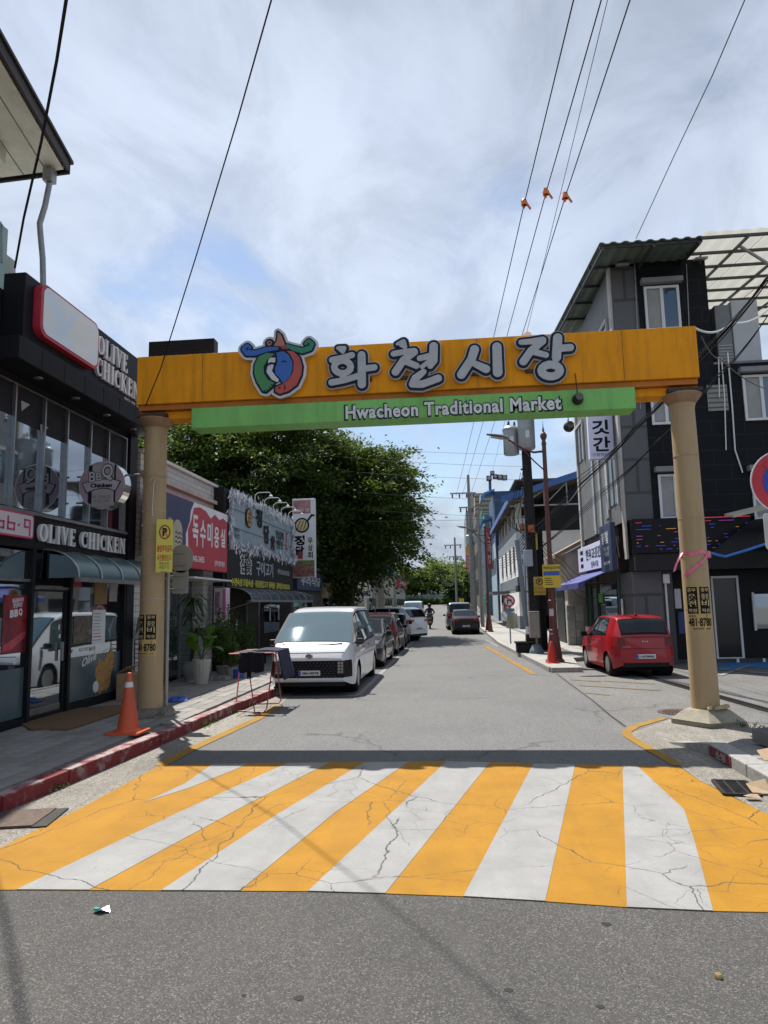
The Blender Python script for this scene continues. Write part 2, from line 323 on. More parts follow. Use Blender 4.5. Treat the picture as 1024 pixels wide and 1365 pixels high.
def shape_geo(strokes=(), polys=(), off=0., res=.008, eps=.0015):
    allp = [p[:2] for s in strokes for p in s]+[p for q in polys for p in q]; A = np.array(allp); rmax = max([p[2] for s in strokes for p in s]+[0])+off+res*3
    x0, y0 = A.min(0)-rmax; x1, y1 = A.max(0)+rmax; xs = np.arange(x0, x1, res); ys = np.arange(y0, y1, res); X, Y = np.meshgrid(xs, ys); D = np.full(X.shape, 1e9)
    for s in strokes:
        for a, b in zip(s[:-1], s[1:]): D = np.minimum(D, seg_d(X, Y, a, b))
        if len(s) == 1: D = np.minimum(D, np.hypot(X-s[0][0], Y-s[0][1])-s[0][2])
    for q in polys: D = np.minimum(D, poly_d(X, Y, q))
    D = D-off; D[np.abs(D) < 1e-9] = 1e-9
    cu = bpy.data.curves.new('c', 'CURVE'); cu.dimensions = '2D'; cu.fill_mode = 'BOTH'; cu.extrude = .5
    for c in contours(D, xs, ys):
        h = len(c)//2; c = rdp(c[:h+1], eps)[:-1]+rdp(c[h:]+[c[0]], eps)[:-1]
        if len(c) < 3: continue
        sp = cu.splines.new('POLY'); sp.points.add(len(c)-1); sp.use_cyclic_u = True
        for p, q in zip(sp.points, c): p.co = (q[0], q[1], 0, 1)
    me = curve_mesh(cu); v = np.zeros(len(me.vertices)*3); me.vertices.foreach_get('co', v); r_ = (v.reshape(-1, 3), [tuple(p.vertices) for p in me.polygons]); bpy.data.meshes.remove(me); return r_
def put_shape(parent, name, geo, o, u, v, mat, depth, lift=0.):
    vs, fs = geo; u = Vector(u); v = Vector(v); n = u.cross(v); o = Vector(o)
    return MB().add([o+u*float(x)+v*float(y)+n*float((z+.5)*depth+lift) for x, y, z in vs], fs).build(name, mat, parent)
def circ(cx, cy, r, n=24, ry=None): return [(cx+r*math.cos(2*math.pi*i/n), cy+(ry or r)*math.sin(2*math.pi*i/n)) for i in range(n)]
# ================================================================== SETTING
def rise(y): t = min(max((y-52)/48, 0), 1); return 1.55*t*t*(3-2*t)
A_NEAR = asphalt('asphalt_coarse', (.036, .035, .034), (.072, .068, .063), (.185, .172, .155), 140, .45)
A_FAR = asphalt('asphalt_street', (.095, .095, .095), (.14, .138, .133), (.20, .195, .185), 80, .35)
A_YARD = asphalt('asphalt_pale', (.10, .098, .094), (.155, .15, .142), (.24, .23, .215), 70, .5)
A_GRAV = asphalt('concrete_gutter', (.13, .118, .10), (.26, .24, .205), (.40, .37, .32), 60, .75)
def sheet(name, pts, z, mat, kind='structure', parent=None):
    o = MB().poly([(p[0], p[1], z) for p in pts]).build(name, mat, parent)
    if parent is None: tag(o, kind=kind)
    return o
P = []
for y in (-60, 20, 52, 60, 68, 76, 84, 92, 100, 140, 400, 1500): P.append([(x, y, rise(y)-.06) for x in (-900, -60, 60, 900)])
tag(MB().grid(P, flip=True).build('ground', M('bare_ground', (.16, .15, .12), .9, var=.3, vs=.6)), kind='structure')
XN = G(411, 1189).y
P = [[(x, y, rise(y)) for x in (-4.2, -2, 0, 2, 5.2)] for y in (XN, 9, 15, 25, 35, 45, 52, 56, 60, 64, 68, 72, 76, 80, 84, 88, 92, 96, 100, 120)]
tag(MB().grid(P, flip=True).build('road', A_FAR), kind='structure')
sheet('junction_road', [(-30, -8), (30, -8), (30, XN), (-30, XN)], 0, A_NEAR)
sheet('parking_yard', [(5.2, XN), (16, XN), (16, 23), (5.2, 23)], 0, A_YARD)
ya = [G(*p) for p in ((756, 905), (836, 972), (905, 942), (1060, 936))]
sheet('yard_apron', [(2.45, 18.2), tuple(ya[1][:2]), (3.15, 11.2), (5.2, 10.4), (5.2, 21), (3.3, 21)], .004, A_YARD)

# left gutter, yellow edge line, kerb, pavement
KL = [(-4.42, 2.), (-4.10, 6.18), (-3.92, 8.94), (-3.78, 12.11), (-3.62, 14.), (-3.6, 60.)]
def kx(y):
    for (a, b), (c, d) in zip(KL[:-1], KL[1:]):
        if b <= y <= d: return a+(c-a)*(y-b)/(d-b)
    return KL[0][0] if y < KL[0][1] else KL[-1][0]
yl = [G(*p) for p in ((214, 1021), (257, 998), (342, 959), (372, 941))]
gl = [(kx(y)-.02, y) for y in (2., 4, 6, 8, 10, 12, 14, 30, 60)]
gr = [(-3.42, 60), (-3.42, 30), (-3.35, 14.6)] + [(p.x, p.y) for p in yl[::-1]] + [tuple(G(111, 1076)[:2]), tuple(G(0, 1131)[:2]), (-3.75, 3.6), (-4.0, 2.)]
sheet('gutter', gl[::-1]+gr[::-1], .004, A_GRAV)
YEL = road_paint('yellow_road_paint', (.36, .175, .014), .3); WHI = road_paint('white_road_paint', (.292, .292, .284), .22)
YLN = road_paint('yellow_line_paint', (.30, .17, .03), .6, False); WLN = road_paint('white_line_paint', (.27, .27, .26), .7, False); FADE = road_paint('faded_yellow_paint', (.20, .16, .095), 2.6, False, (.13, .127, .12)); BLU = road_paint('blue_bay_paint', (.05, .22, .50), .7, False)
def strip(name, pts, w, mat, z=.0075):
    L = [Vector((p[0], p[1], 0)) for p in pts]; a = []; b = []
    for i, p in enumerate(L):
        t = (L[min(i+1, len(L)-1)]-L[max(i-1, 0)]).normalized(); n = Vector((-t.y, t.x, 0)); a.append((p+n*w/2)); b.append((p-n*w/2))
    mb = MB()
    for i in range(len(L)-1): mb.quad(*[(q.x, q.y, rise(q.y)+z) for q in (b[i], b[i+1], a[i+1], a[i])])
    return tag(mb.build(name, mat), kind='structure')
strip('yellow_edge_line', yl, .16, YLN)
strip('yellow_edge_line', [G(*p) for p in ((884, 958), (866, 963), (846, 969), (835, 976), (838, 982), (866, 999), (905, 1021))], .13, YLN)
strip('yellow_edge_line', [G(*p) for p in ((646, 861), (657, 867), (684, 883), (712, 899))], .16, YLN)
strip('road_seam', [G(*q) for q in ((742, 898), (760, 912), (790, 934), (815, 955), (834, 969))], .035, M('seam_tar', (.045, .045, .045), .8, var=.3), .006)
strip('parking_line', [(-3.35, 14.02), (-1.94, 14.02)], .12, WLN); strip('parking_line', [(-1.94, 14.09), (-1.92, 36)], .11, WLN)
for i in range(4):
    y = 19.5+5.6*i; strip('parking_line', [(-3.4, y), (-2.0, y)], .1, WLN)
for a, b, w in (((762, 906), (800, 909), .2), ((806, 908), (872, 912), .16), ((772, 914), (880, 921), .12), ((780, 924), (812, 927), .1)):
    strip('faded_yellow_mark', [G(*a), G(*b)], w, FADE, .012)
for a, b in (((648, 853), (664, 862)), ((668, 846), (690, 858))): strip('white_lane_mark', [G(*a), G(*b)], .1, WLN)
sheet('blue_parking_bay', [tuple(G(*p)[:2]) for p in ((900, 879), (1100, 885), (1100, 892), (908, 885))], .005, BLU)
sheet('blue_parking_bay', [tuple(G(*p)[:2]) for p in ((955, 893), (985, 884), (1100, 889), (1100, 897), (990, 889), (968, 894))], .009, BLU)
for a, b in (((960, 901), (1000, 887)), ((1000, 897), (1060, 900)), ((960, 893), (1030, 898))): strip('white_bay_line', [G(*a), G(*b)], .12, WLN, .013)

# zebra hump: a yellow field with white bars
cw = [(-260, 1189), (-60, 1162), (0, 1131), (111, 1076), (176, 1041), (213, 1021), (283, 1018.6), (420, 1016.6), (595, 1015), (711, 1018), (830, 1020.5), (906, 1023), (934, 1042), (976, 1063), (1009, 1079), (1080, 1112), (1150, 1150), (1190, 1222), (1024, 1217), (951, 1215.6), (836, 1210.5), (727, 1202.5), (618, 1196), (514, 1192), (411, 1189), (320, 1188.5), (215, 1188), (119, 1187.5), (22, 1187)]
zb = tag(MB().prism([(*G(*p)[:2], -.01) for p in cw], (0, 0, .0155)).build('zebra_crossing', YEL), kind='structure')
bars = [[(193, 1070), (246, 1045.6), (283, 1019.6), (332, 1018.8), (300, 1032), (250, 1052)],
        [(22.5, 1187), (119, 1187.5), (262, 1110), (330, 1073), (439, 1017.4), (383, 1018.2), (330, 1042), (236, 1085)],
        [(215, 1188), (320, 1188.5), (447, 1084), (545, 1016.2), (486, 1017.2), (372, 1085)],
        [(411, 1189), (514, 1192), (653, 1017), (595, 1016)],
        [(618, 1196), (727, 1202.5), (767, 1019.6), (711, 1018.8)],
        [(836, 1210.5), (951, 1215.6), (926, 1122), (912, 1080), (851, 1023), (830, 1022)]]
for bpt in bars: MB().prism([(*G(*p)[:2], -.002) for p in bpt], (0, 0, .0105)).build('white_bar', WHI, zb)
NB = M('old_tar_patch', (.03, .03, .03), .7)
for p, r in (((398, 1331), .026), ((678, 1320), .022), ((800, 1342), .018), ((325, 1327), .012), ((809, 1232), .028)):
    c = G(*p); a0 = random.random()*6; tag(MB().poly([(c.x+r*math.cos(a)*(.8+.4*random.random()), c.y+r*.9*math.sin(a)*(.8+.4*random.random()), .002) for a in [a0+k*.63 for k in range(10)]]).build('tar_spot', NB), kind='structure')

# kerb stones (left, red paint worn off) and paving
def worn(name, paint, base, lo=.40, hi=.62, sc=4.2):
    m = bpy.data.materials.new(name); n, l, b = nodes(m); g = n.new('ShaderNodeNewGeometry'); co = g.outputs['Position']
    t = tex(n, l, 'ShaderNodeTexNoise', sc, co, Detail=9., Roughness=.7); t2 = tex(n, l, 'ShaderNodeTexNoise', 30, co, Detail=4.); nz = n.new('ShaderNodeSeparateXYZ'); l.new(g.outputs['Normal'], nz.inputs[0])
    f = mth(n, l, 'ADD', t.outputs['Fac'], mth(n, l, 'MULTIPLY', nz.outputs[2], .10))
    c = mixcol(n, l, rng(n, l, f, lo, hi), paint, base); c = mixcol(n, l, rng(n, l, t2.outputs['Fac'], .5, .75, 0, .5), c, tuple(x*.5 for x in paint))
    l.new(c, b.inputs['Base Color']); b.inputs['Roughness'].default_value = .75
    bp = n.new('ShaderNodeBump'); bp.inputs['Strength'].default_value = .4; bp.inputs['Distance'].default_value = .01; l.new(t2.outputs['Fac'], bp.inputs['Height']); l.new(bp.outputs[0], b.inputs['Normal']); MATS[name] = m; return m
KRED = worn('worn_red_kerb', (.17, .012, .016), (.34, .29, .27), .52, .68); KGR = M('granite_kerb', (.30, .29, .27), .7, var=.25, vs=14, bump=.4, rnd=.12)
PAVE = M('paving_base', (.17, .165, .155), .85, var=.25, vs=5)
kr = tag(MB().prism([(-6.6, -6, -.04), (-4.7, -6, -.04)]+[(kx(y)-.1, y, -.04) for y in (2., 4, 6, 8, 10, 12, 14, 30)]+[(-3.7, 60, -.04), (-6.6, 60, -.04)], (0, 0, .16)).build('left_pavement', PAVE), kind='structure')
y = 2.2
while y < 46:
    L = 1.0; a, b = Vector((kx(y), y, 0)), Vector((kx(y+L), y+L, 0)); t = (b-a).normalized(); n = Vector((-t.y, t.x, 0)); h = .152+random.uniform(-.006, .006)
    MB().obox(a+t*.006-Vector((0, 0, .05)), t*(L-.012), n*.17, (0, 0, h+.05)).build('kerb_stone', KRED if y < 14 else KGR, kr, bevel=.014); y += L
TILE = M('paving_tile', (.21, .20, .185), .82, var=.22, vs=9, bump=.3, rnd=.16, dirt=.5, dcol=(.09, .085, .08))
tm = MB().box(-.107, -.222, -.03, .107, .222, .03)
tile0 = None; cnt = 0
for j in range(31):
    for i in range(10):
        x = -6.16+.222*i; y = 4.6+.452*j+(.226 if i % 2 else 0)
        if x+.12 > kx(y)-.17 or cnt >= 290: continue
        if tile0 is None: tile0 = tm.build('paving_tile', TILE, kr); o = tile0; b = o.modifiers.new('bevel', 'BEVEL'); b.width = .006; b.segments = 1
        else: o = tile0.copy(); COL.objects.link(o); o.parent = kr
        o.location = (x, y, .128+random.uniform(-.004, .004)); o.rotation_euler = (random.uniform(-.012, .012), random.uniform(-.012, .012), random.uniform(-.008, .008)); cnt += 1
# right pavement with kerb, far part
RK = [(2.36, 18.35), (2.08, 24.), (1.82, 29.8), (1.78, 38), (1.75, 46), (1.8, 60)]
rp = tag(MB().prism([(x+.08, y, -.04) for x, y in RK]+[(6.5, 60, -.04), (6.5, 28, -.04), (4.85, 22.2, -.04), (3.45, 21.3, -.04), (3.15, 18.45, -.04)], (0, 0, .16)).build('right_pavement', M('pale_paving', (.30, .29, .27), .85, var=.2, vs=4, bump=.2, dirt=.4, dcol=(.14, .13, .12))), kind='structure')
for (x0, y0), (x1, y1) in zip(RK[:-1], RK[1:]):
    n_ = max(1, round((y1-y0)/1.9))
    for k in range(n_):
        a = Vector((x0+(x1-x0)*k/n_, y0+(y1-y0)*k/n_, -.04)); b = Vector((x0+(x1-x0)*(k+1)/n_, y0+(y1-y0)*(k+1)/n_, -.04)); t = (b-a).normalized()
        MB().obox(a+t*.005, t*((b-a).length-.01), Vector((t.y, -t.x, 0))*.17, (0, 0, .17)).build('kerb_stone', KGR, rp, bevel=.012)
MB().obox((2.4, 18.2, -.04), (.78, 0, 0), (0, .16, 0), (0, 0, .168)).build('kerb_stone', KGR, rp, bevel=.012)
# right island near the gate: kerb, slab, gravel apron
sheet('gravel_apron', [tuple(G(*p)[:2]) for p in ((839, 978), (900, 957), (1010, 968), (1120, 1000), (1150, 1150), (1075, 1112), (1012, 1081), (976, 1062), (934, 1042), (906, 1022), (868, 1000))], .0065, A_GRAV)
ip = tag(MB().prism([(2.95, 8.55, -.03), (2.95, 3.2, -.03), (5.4, 3.2, -.03), (5.4, 9.2, -.03), (3.6, 9.2, -.03)], (0, 0, .15)).build('corner_pavement', PAVE), kind='structure')
for k in range(5):
    y1 = 8.62-1.06*k; MB().box(2.86, y1-1.05, -.04, 3.08, y1, .138).build('kerb_stone', KGR if k else M('granite_kerb_end', (.27, .265, .25), .7, var=.25, vs=14, bump=.4), ip, bevel=.014)
MB().prism([(2.86, 8.66, -.02), (3.10, 8.66, -.02), (2.78, 9.35, -.02), (2.50, 9.2, -.02)], (0, 0, .02)).build('dropped_kerb', KGR, ip)
MB().prism([(2.86, 8.63, .0), (2.86, 8.63, .13), (2.62, 9.3, .02), (2.62, 9.3, 0)], (.22, .04, 0)).build('dropped_kerb', KGR, ip)
MB().box(2.852, 7.95, .015, 2.862, 8.56, .125).build('red_patch', worn('worn_red_patch', (.17, .015, .018), (.22, .2, .19), .5, .75, 9), ip)
text(ip, '소방', (2.85, 8.22, .07), (0, -1, 0), .32, .09, M('worn_white_letter', (.42, .36, .35), .8, var=.5, vs=40), .003, .02)
for k, (x, y) in enumerate(((3.3, 8.2), (3.9, 8.3), (3.35, 7.5), (4.0, 7.6), (3.4, 6.7), (4.05, 6.8))):
    MB().box(x-.27, y-.33, .1, x+.29, y+.33, .127+.004*(k % 2)).build('paving_slab', TILE, ip, bevel=.008)
IRON = M('dark_iron', (.035, .034, .033), .55, .6, var=.3, vs=12, bump=.3)
def grate(c, ang, L, Wd, nb):
    r_ = root('drain_grate', (c.x, c.y, 0), 'black iron drain grate beside the short kerb of the corner pavement', 'drain grate'); q = Matrix.Rotation(ang, 3, 'Z')
    def ob(name, x0, y0, z0, x1, y1, z1): MB().obox(Vector((c.x, c.y, 0))+q@Vector((x0, y0, z0)), q@Vector((x1-x0, 0, 0)), q@Vector((0, y1-y0, 0)), (0, 0, z1-z0)).build(name, IRON, r_)
    MB().obox(Vector((c.x, c.y, 0))+q@Vector((-Wd/2, -L/2, .008)), q@Vector((Wd, 0, 0)), q@Vector((0, L, 0)), (0, 0, .003)).build('pit', M('pit_black', (.004, .004, .004), .9), r_)
    for s in (-1, 1): ob('frame', s*Wd/2-.015, -L/2, .008, s*Wd/2+.015, L/2, .03)
    for s in (-1, 1): ob('frame', -Wd/2, s*(L/2)-.015, .012, Wd/2, s*(L/2)+.015, .032)
    for k in range(nb): yy = -L/2+L*(k+.5)/nb; ob('bar', -Wd/2, yy-.008, .01, Wd/2, yy+.008, .026)
    for k in (-1, 1): ob('bar', k*Wd/5-.01, -L/2, .012, k*Wd/5+.01, L/2, .029)
gp = [G(*p) for p in ((950, 1046), (975, 1044), (1012, 1060), (990, 1063))]; gc = sum(gp, Vector())/4
grate(gc, R(-8), .5, .3, 12)
# line drain across the yard
d0, d1 = G(800, 885), G(1075, 962)
r_ = root('line_drain', d0, 'long narrow slotted drain channel cutting across the yard by the gate pillar', 'drain'); t = (d1-d0).normalized(); n_ = Vector((-t.y, t.x, 0))
L = (d1-d0).length; MB().obox(d0-n_*.09+ZV*.005, t*L, n_*.18, ZV*.006).build('channel', M('pit_black', (.004, .004, .004), .9), r_)
for k in range(int(L/1.0)):
    for s in (0, 1): MB().obox(d0+t*(k*1.0+.02)-n_*(.105 if s else -.075)+ZV*.008, t*.97, n_*.03, ZV*.012).build('rim', IRON, r_)
for k in range(int(L/.09)): 
    if 40 <= k < 110: MB().obox(d0+t*(k*.09)-n_*.075+ZV*.009, t*.03, n_*.15, ZV*.008).build('bar', IRON, r_)
c = G(906, 950); r_ = root('manhole_cover', (c.x, c.y, 0), 'round rusty manhole cover beside the foot of the right gate pillar', 'manhole cover')
RUST = M('rusty_iron', (.10, .07, .055), .75, .4, var=.4, vs=20, bump=.5)
MB().lathe([(.0, .006), (.27, .006), (.30, .014), (.33, .014), (.33, .004)], c, 28).build('rim', RUST, r_)
mb = MB()
for k in range(5):
    for a in range(6+4*k): th = 2*math.pi*a/(6+4*k); q = c+Vector((math.cos(th), math.sin(th), 0))*(.045+.048*k); mb.box(q.x-.013, q.y-.013, .005, q.x+.013, q.y+.013, .014)
mb.build('studs', RUST, r_)['kind'] = 'stuff'
c = G(36, 1095); r_ = root('drain_cover', (c.x, c.y, 0), 'rusty steel plate over the gutter drain beside the red kerb', 'drain cover')
MB().obox((c.x-.30, c.y-.28, .006), (.46, .1, 0), (-.08, .5, 0), (0, 0, .02)).build('plate', RUST, r_)
MB().obox((c.x+.16, c.y-.2, .006), (.12, .03, 0), (-.1, .52, 0), (0, 0, .012)).build('slot', IRON, r_)
c = G(136, 1216); r_ = root('wrapper', (c.x, c.y, .002), 'crumpled silver and teal wrapper lying on the dark asphalt', 'litter')
MB().add([(c.x-.05, c.y-.02, .004), (c.x, c.y-.035, .03), (c.x+.055, c.y-.01, .006), (c.x+.03, c.y+.03, .028), (c.x-.03, c.y+.03, .006), (c.x, c.y, .02)], [(0, 1, 5), (1, 2, 5), (2, 3, 5), (3, 4, 5), (4, 0, 5)]).build('foil', M('foil', (.55, .62, .66), .25, .8, var=.3, vs=60), r_)
bx('teal_print', M('teal_print', (.02, .35, .32), .4), r_, c.x-.048, c.y-.01, .012, c.x-.02, c.y+.012, .024)
c = G(958, 1304); MB().lathe([(0, .022), (.014, .021), (.018, .014), (.02, .004)], c, 14).build('bottle_cap', M('brass_cap', (.42, .30, .14), .4, .7), None, c); o = COL.objects[-1]; tag(o, 'small dull gold bottle cap lying on the dark asphalt', 'litter')

# ================================================================== MARKET GATE
GY = 10.73
gate = root('market_gate', (-.6, GY, 0), 'wide orange market gate on two tan pillars spanning the street', 'gate')
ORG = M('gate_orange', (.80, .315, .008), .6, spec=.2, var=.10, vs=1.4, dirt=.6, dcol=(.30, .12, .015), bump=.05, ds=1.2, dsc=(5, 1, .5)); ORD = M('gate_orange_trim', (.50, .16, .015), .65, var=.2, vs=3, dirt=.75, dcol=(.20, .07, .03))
GRN = M('gate_green', (.20, .52, .13), .6, var=.12, vs=1.2, dirt=.45, dcol=(.09, .2, .06), dsc=(4, 1, .5)); TAN = M('pillar_tan', (.39, .28, .15), .6, var=.10, vs=1.1, dirt=.5, dcol=(.19, .135, .08), dsc=(4, 4, .35), bump=.06, bs=30)
x0, x1 = PY(183, 483, 10.48).x, PY(928, 438, 10.48).x
zt = 5.86; zb_ = 5.06
bx('beam', ORG, gate, x0, 10.48, zb_, x1, 11.05, zt, .012)
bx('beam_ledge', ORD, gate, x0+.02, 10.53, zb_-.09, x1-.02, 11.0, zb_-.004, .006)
bx('lower_beam', ORG, gate, -4.98, 10.62, 4.84, 3.78, 10.95, zb_-.095, .006)
gx0, gx1 = PY(255, 560, 10.45).x, PY(848, 540, 10.45).x
gpn = bx('sign_panel', GRN, gate, gx0, 10.45, 4.62, gx1, 10.85, 4.95, .01)
SEAM = M('seam_dark', (.16, .08, .02), .8)
for k in range(1, 8): xx = x0+(x1-x0)*k/8; bx('seam', SEAM, gate, xx-.003, 10.477, zb_+.01, xx+.003, 10.49, zt-.01)
TP = {}
for s, xx, zbase in ((-1, -4.74, .2), (1, 3.57, .22)):
    p0 = MB().lathe([(.194, -.05), (.192, .3), (.186, 2.), (.178, 4.2), (.174, 4.62), (.180, 4.67), (.195, 4.71)], (xx, GY, 0), 40).build('pillar', TAN, gate, smooth=40)
    TP[s] = p0
    for z in (1.62, 2.95, 3.9): MB().lathe([(.175, z), (.1895 if z < 2 else .1855, z+.004), (.1895 if z < 2 else .1855, z+.010), (.175, z+.014)], (xx, GY, 0), 40).build('weld_seam', TAN, p0, smooth=30)
    MB().lathe([(.17, 4.70), (.20, 4.72), (.26, 4.80), (.285, 4.84), (.285, 4.86), (.17, 4.865)], (xx, GY, 0), 40).build('capital', M('capital_rusty', (.30, .19, .11), .6, var=.25, vs=4, dirt=.6, dcol=(.14, .07, .04)), p0, smooth=30)
    bx('cap_plate', M('cap_dark', (.05, .035, .03), .7, var=.4, vs=8), p0, xx-.25, 10.50, 4.868, xx+.25, 10.98, 4.92)
CONC = M('rough_concrete', (.27, .245, .19), .9, var=.3, vs=5, bump=.7, bs=25, dirt=.5, dcol=(.17, .15, .11))
def lump(c, r0, r1, h, n, name, mat, parent, jit=.08, sq=0):
    V = []; FN = []
    for k, (r, z) in enumerate(((r0, -.03), (r0*.93+r1*.07, h*.35), (r1*1.08, h*.92), (r1*.9, h))):
        for j in range(n):
            a = 2*math.pi*(j+.5)/n; rr = r*(1+random.uniform(-jit, jit)); V.append((c[0]+rr*math.cos(a), c[1]+rr*math.sin(a), c[2]+z))
    for k in range(3): FN += [(k*n+j, k*n+(j+1) % n, (k+1)*n+(j+1) % n, (k+1)*n+j) for j in range(n)]
    FN.append(tuple(3*n+j for j in range(n))); return MB().add(V, FN).build(name, mat, parent)
lump((3.6, GY, 0), .50, .31, .22, 5, 'footing', CONC, TP[1])
lump((-4.74, GY, .12), .40, .30, .17, 9, 'footing', M('broken_footing', (.16, .13, .11), .9, var=.4, vs=8, bump=.8, bs=20), TP[-1], .14)
for k in range(7):
    a = random.uniform(-2.6, -.3); c = Vector((3.56+.3*math.cos(a), GY+.3*math.sin(a), .235)); s = random.uniform(.03, .07)
    MB().obox(c, (s, s*.4, .01), (-s*.3, s*.8, 0), (0, .01, s*.7)).build('footing_chip', M('chip_tan', (.40, .30, .18), .9, var=.4), TP[1])
# lamp head strip (black display) on top of the beam
lb = PY(200, 457, 10.85); rb = PY(287, 453, 10.85)
ds = bx('display_box', M('led_box_black', (.012, .013, .016), .45, var=.3), gate, lb.x, 10.8, zt+.004, rb.x, 11.0, lb.z, .008)
for k in range(7): zq = zt+.05+.05*k; bx('display_row', M('led_box_louver', (.02, .021, .025), .5), ds, lb.x+.03, 10.793, zq, rb.x-.03, 10.802, zq+.012)
# big letters
U = Vector((1, 0, 0)); LZ = 10.40
def cropmap(x0, y0, sc, Y): return lambda p: PY(x0+p[0]/sc, y0+p[1]/sc, Y)
def strokes2d(f, S_, unit):
    return [[(f(p).x, f(p).z, (p[2] if len(p) > 2 else 0)*unit) for p in s] for s in S_]
LG = M('letter_grey', (.42, .44, .46), .5, var=.12, vs=9); LN = M('letter_navy', (.012, .02, .045), .5); LW = M('letter_rim', (.50, .52, .54), .5, var=.2)
def ring(cx, cy, rx, ry, r, n=14): return [(cx+rx*math.cos(2*math.pi*i/n), cy+ry*math.sin(2*math.pi*i/n), r) for i in range(n+1)]
LET = [
 ((430, 440), [[(128, 150, 16), (178, 150, 18), (165, 182, 16), (135, 160, 12)], [(80, 245, 26), (170, 226, 24), (238, 206, 26)], ring(163, 302, 66, 52, 27), [(170, 365, 26), (165, 405, 26)], [(76, 425, 27), (180, 408, 24), (290, 372, 26)], [(316, 205, 32), (318, 440, 34)], [(330, 316, 26), (418, 304, 26)]]),
 ((430, 440), [[(600, 118, 12), (650, 100, 22), (664, 140, 18), (630, 128, 14)], [(572, 196, 24), (650, 182, 24), (738, 176, 28)], [(738, 182, 30), (650, 248, 30), (588, 340, 32)], [(668, 258, 26), (755, 292, 26)], [(782, 232, 24), (870, 212, 26)], [(893, 135, 34), (890, 250, 34), (866, 296, 22)], [(850, 262, 20), (800, 300, 18)], [(812, 340, 24), (748, 392, 32), (724, 438, 30), (800, 440, 30), (930, 392, 30)]]),
 ((600, 430), [[(196, 222, 36), (172, 300, 34), (92, 422, 36)], [(196, 335, 26), (288, 378, 34)], [(375, 200, 36), (382, 405, 38)]]),
 ((600, 430), [[(570, 164, 22), (650, 158, 24), (742, 146, 28)], [(742, 155, 28), (648, 232, 30), (588, 318, 32)], [(668, 240, 26), (768, 266, 24)], [(862, 128, 36), (852, 285, 36)], [(872, 214, 28), (962, 206, 30)], ring(806, 390, 74, 48, 32)])]
unit = GY/F/6.0235
for (ox, oy), ST in LET:
    s2 = strokes2d(cropmap(ox, oy, 6.0235, LZ), ST, unit)
    back = put_shape(gate, 'letter_backing', shape_geo(s2, off=27*unit), (0, LZ+.05, 0), U, ZV, LW, .05)
    put_shape(back, 'letter_outline', shape_geo(s2, off=19*unit), (0, LZ, 0), U, ZV, LN, .02)
    put_shape(back, 'letter_face', shape_geo(s2, off=0), (0, LZ-.02, 0), U, ZV, LG, .015)
    MB().box(min(p[0] for s in s2 for p in s)+.05, LZ+.04, 5.25, max(p[0] for s in s2 for p in s)-.05, 10.49, 5.30).build('letter_bracket', M('cap_dark'), back)
# emblem
f = cropmap(310, 430, 8.533, LZ); eu = GY/F/8.533
def ep(P_): return [(f(p).x, f(p).z) for p in P_]
body = [(390, 345), (300, 390), (255, 480), (248, 580), (280, 680), (345, 785), (385, 795), (445, 745), (485, 690), (405, 650), (364, 580), (360, 505), (405, 425), (490, 362)]
face = [(500, 345), (580, 328), (645, 370), (688, 450), (688, 540), (650, 640), (575, 700), (548, 650), (492, 592), (482, 530), (514, 450)]
fish = [(608, 320), (700, 332), (768, 400), (798, 500), (788, 600), (735, 715), (640, 785), (540, 818), (486, 790), (492, 735), (560, 708), (642, 650), (692, 560), (698, 450), (660, 372)]
flame = [(468, 272), (508, 205), (516, 108), (560, 145), (595, 235), (612, 285)]; dark = [(530, 268), (612, 268), (650, 312), (570, 312)]
hornL = [[(510, 300, 20), (400, 308, 28), (260, 352, 32), (172, 348, 36), (138, 305, 34), (170, 272, 26), (200, 290, 20)]]
hornR = [[(625, 268, 18), (700, 300, 28), (800, 325, 32), (880, 296, 34), (905, 250, 28), (868, 215, 24), (838, 245, 20)]]; curl = [[(425, 240, 40)]]
allp = [ep(q) for q in (body, face, fish, flame, dark)]; alls = strokes2d(f, hornL+hornR+curl+[[(440, 470, 40), (430, 580, 40), (490, 640, 40)]], eu)
em = put_shape(gate, 'emblem', shape_geo(alls, allp, off=46*eu), (0, LZ+.05, 0), U, ZV, M('emblem_rim', (.58, .61, .64), .45, var=.1), .05)
put_shape(em, 'emblem_outline', shape_geo(alls, allp, off=18*eu), (0, LZ, 0), U, ZV, LN, .012)
cols = {'green': (.05, .24, .08), 'blue': (.02, .12, .45), 'red': (.45, .07, .05), 'pink': (.45, .17, .11), 'dred': (.28, .04, .05), 'teal': (.02, .22, .13), 'white': (.6, .62, .64)}
EM = {k: M('emblem_'+k, c, .45, var=.08) for k, c in cols.items()}
for nm, ST, PL, mk, ly in (('bear', [], [body], 'green', 0), ('face', [], [face], 'blue', 0), ('fish', [], [fish], 'red', 0), ('flame', [], [flame], 'pink', 0), ('brow', [], [dark], 'dred', .008), ('horn', hornL, [], 'blue', 0), ('horn', hornR, [], 'teal', 0), ('curl', [[(425, 240, 30)]], [], 'pink', .006),
                           ('gap', [[(450, 440, 40), (420, 560, 30), (470, 630, 30), (510, 660, 22)]], [], 'white', .001)):
    put_shape(em, nm, shape_geo(strokes2d(f, ST, eu), [ep(q) for q in PL], off=-3*eu if PL else 0, res=.006), (0, LZ-.012, 0), U, ZV, EM[mk], .010+ly)
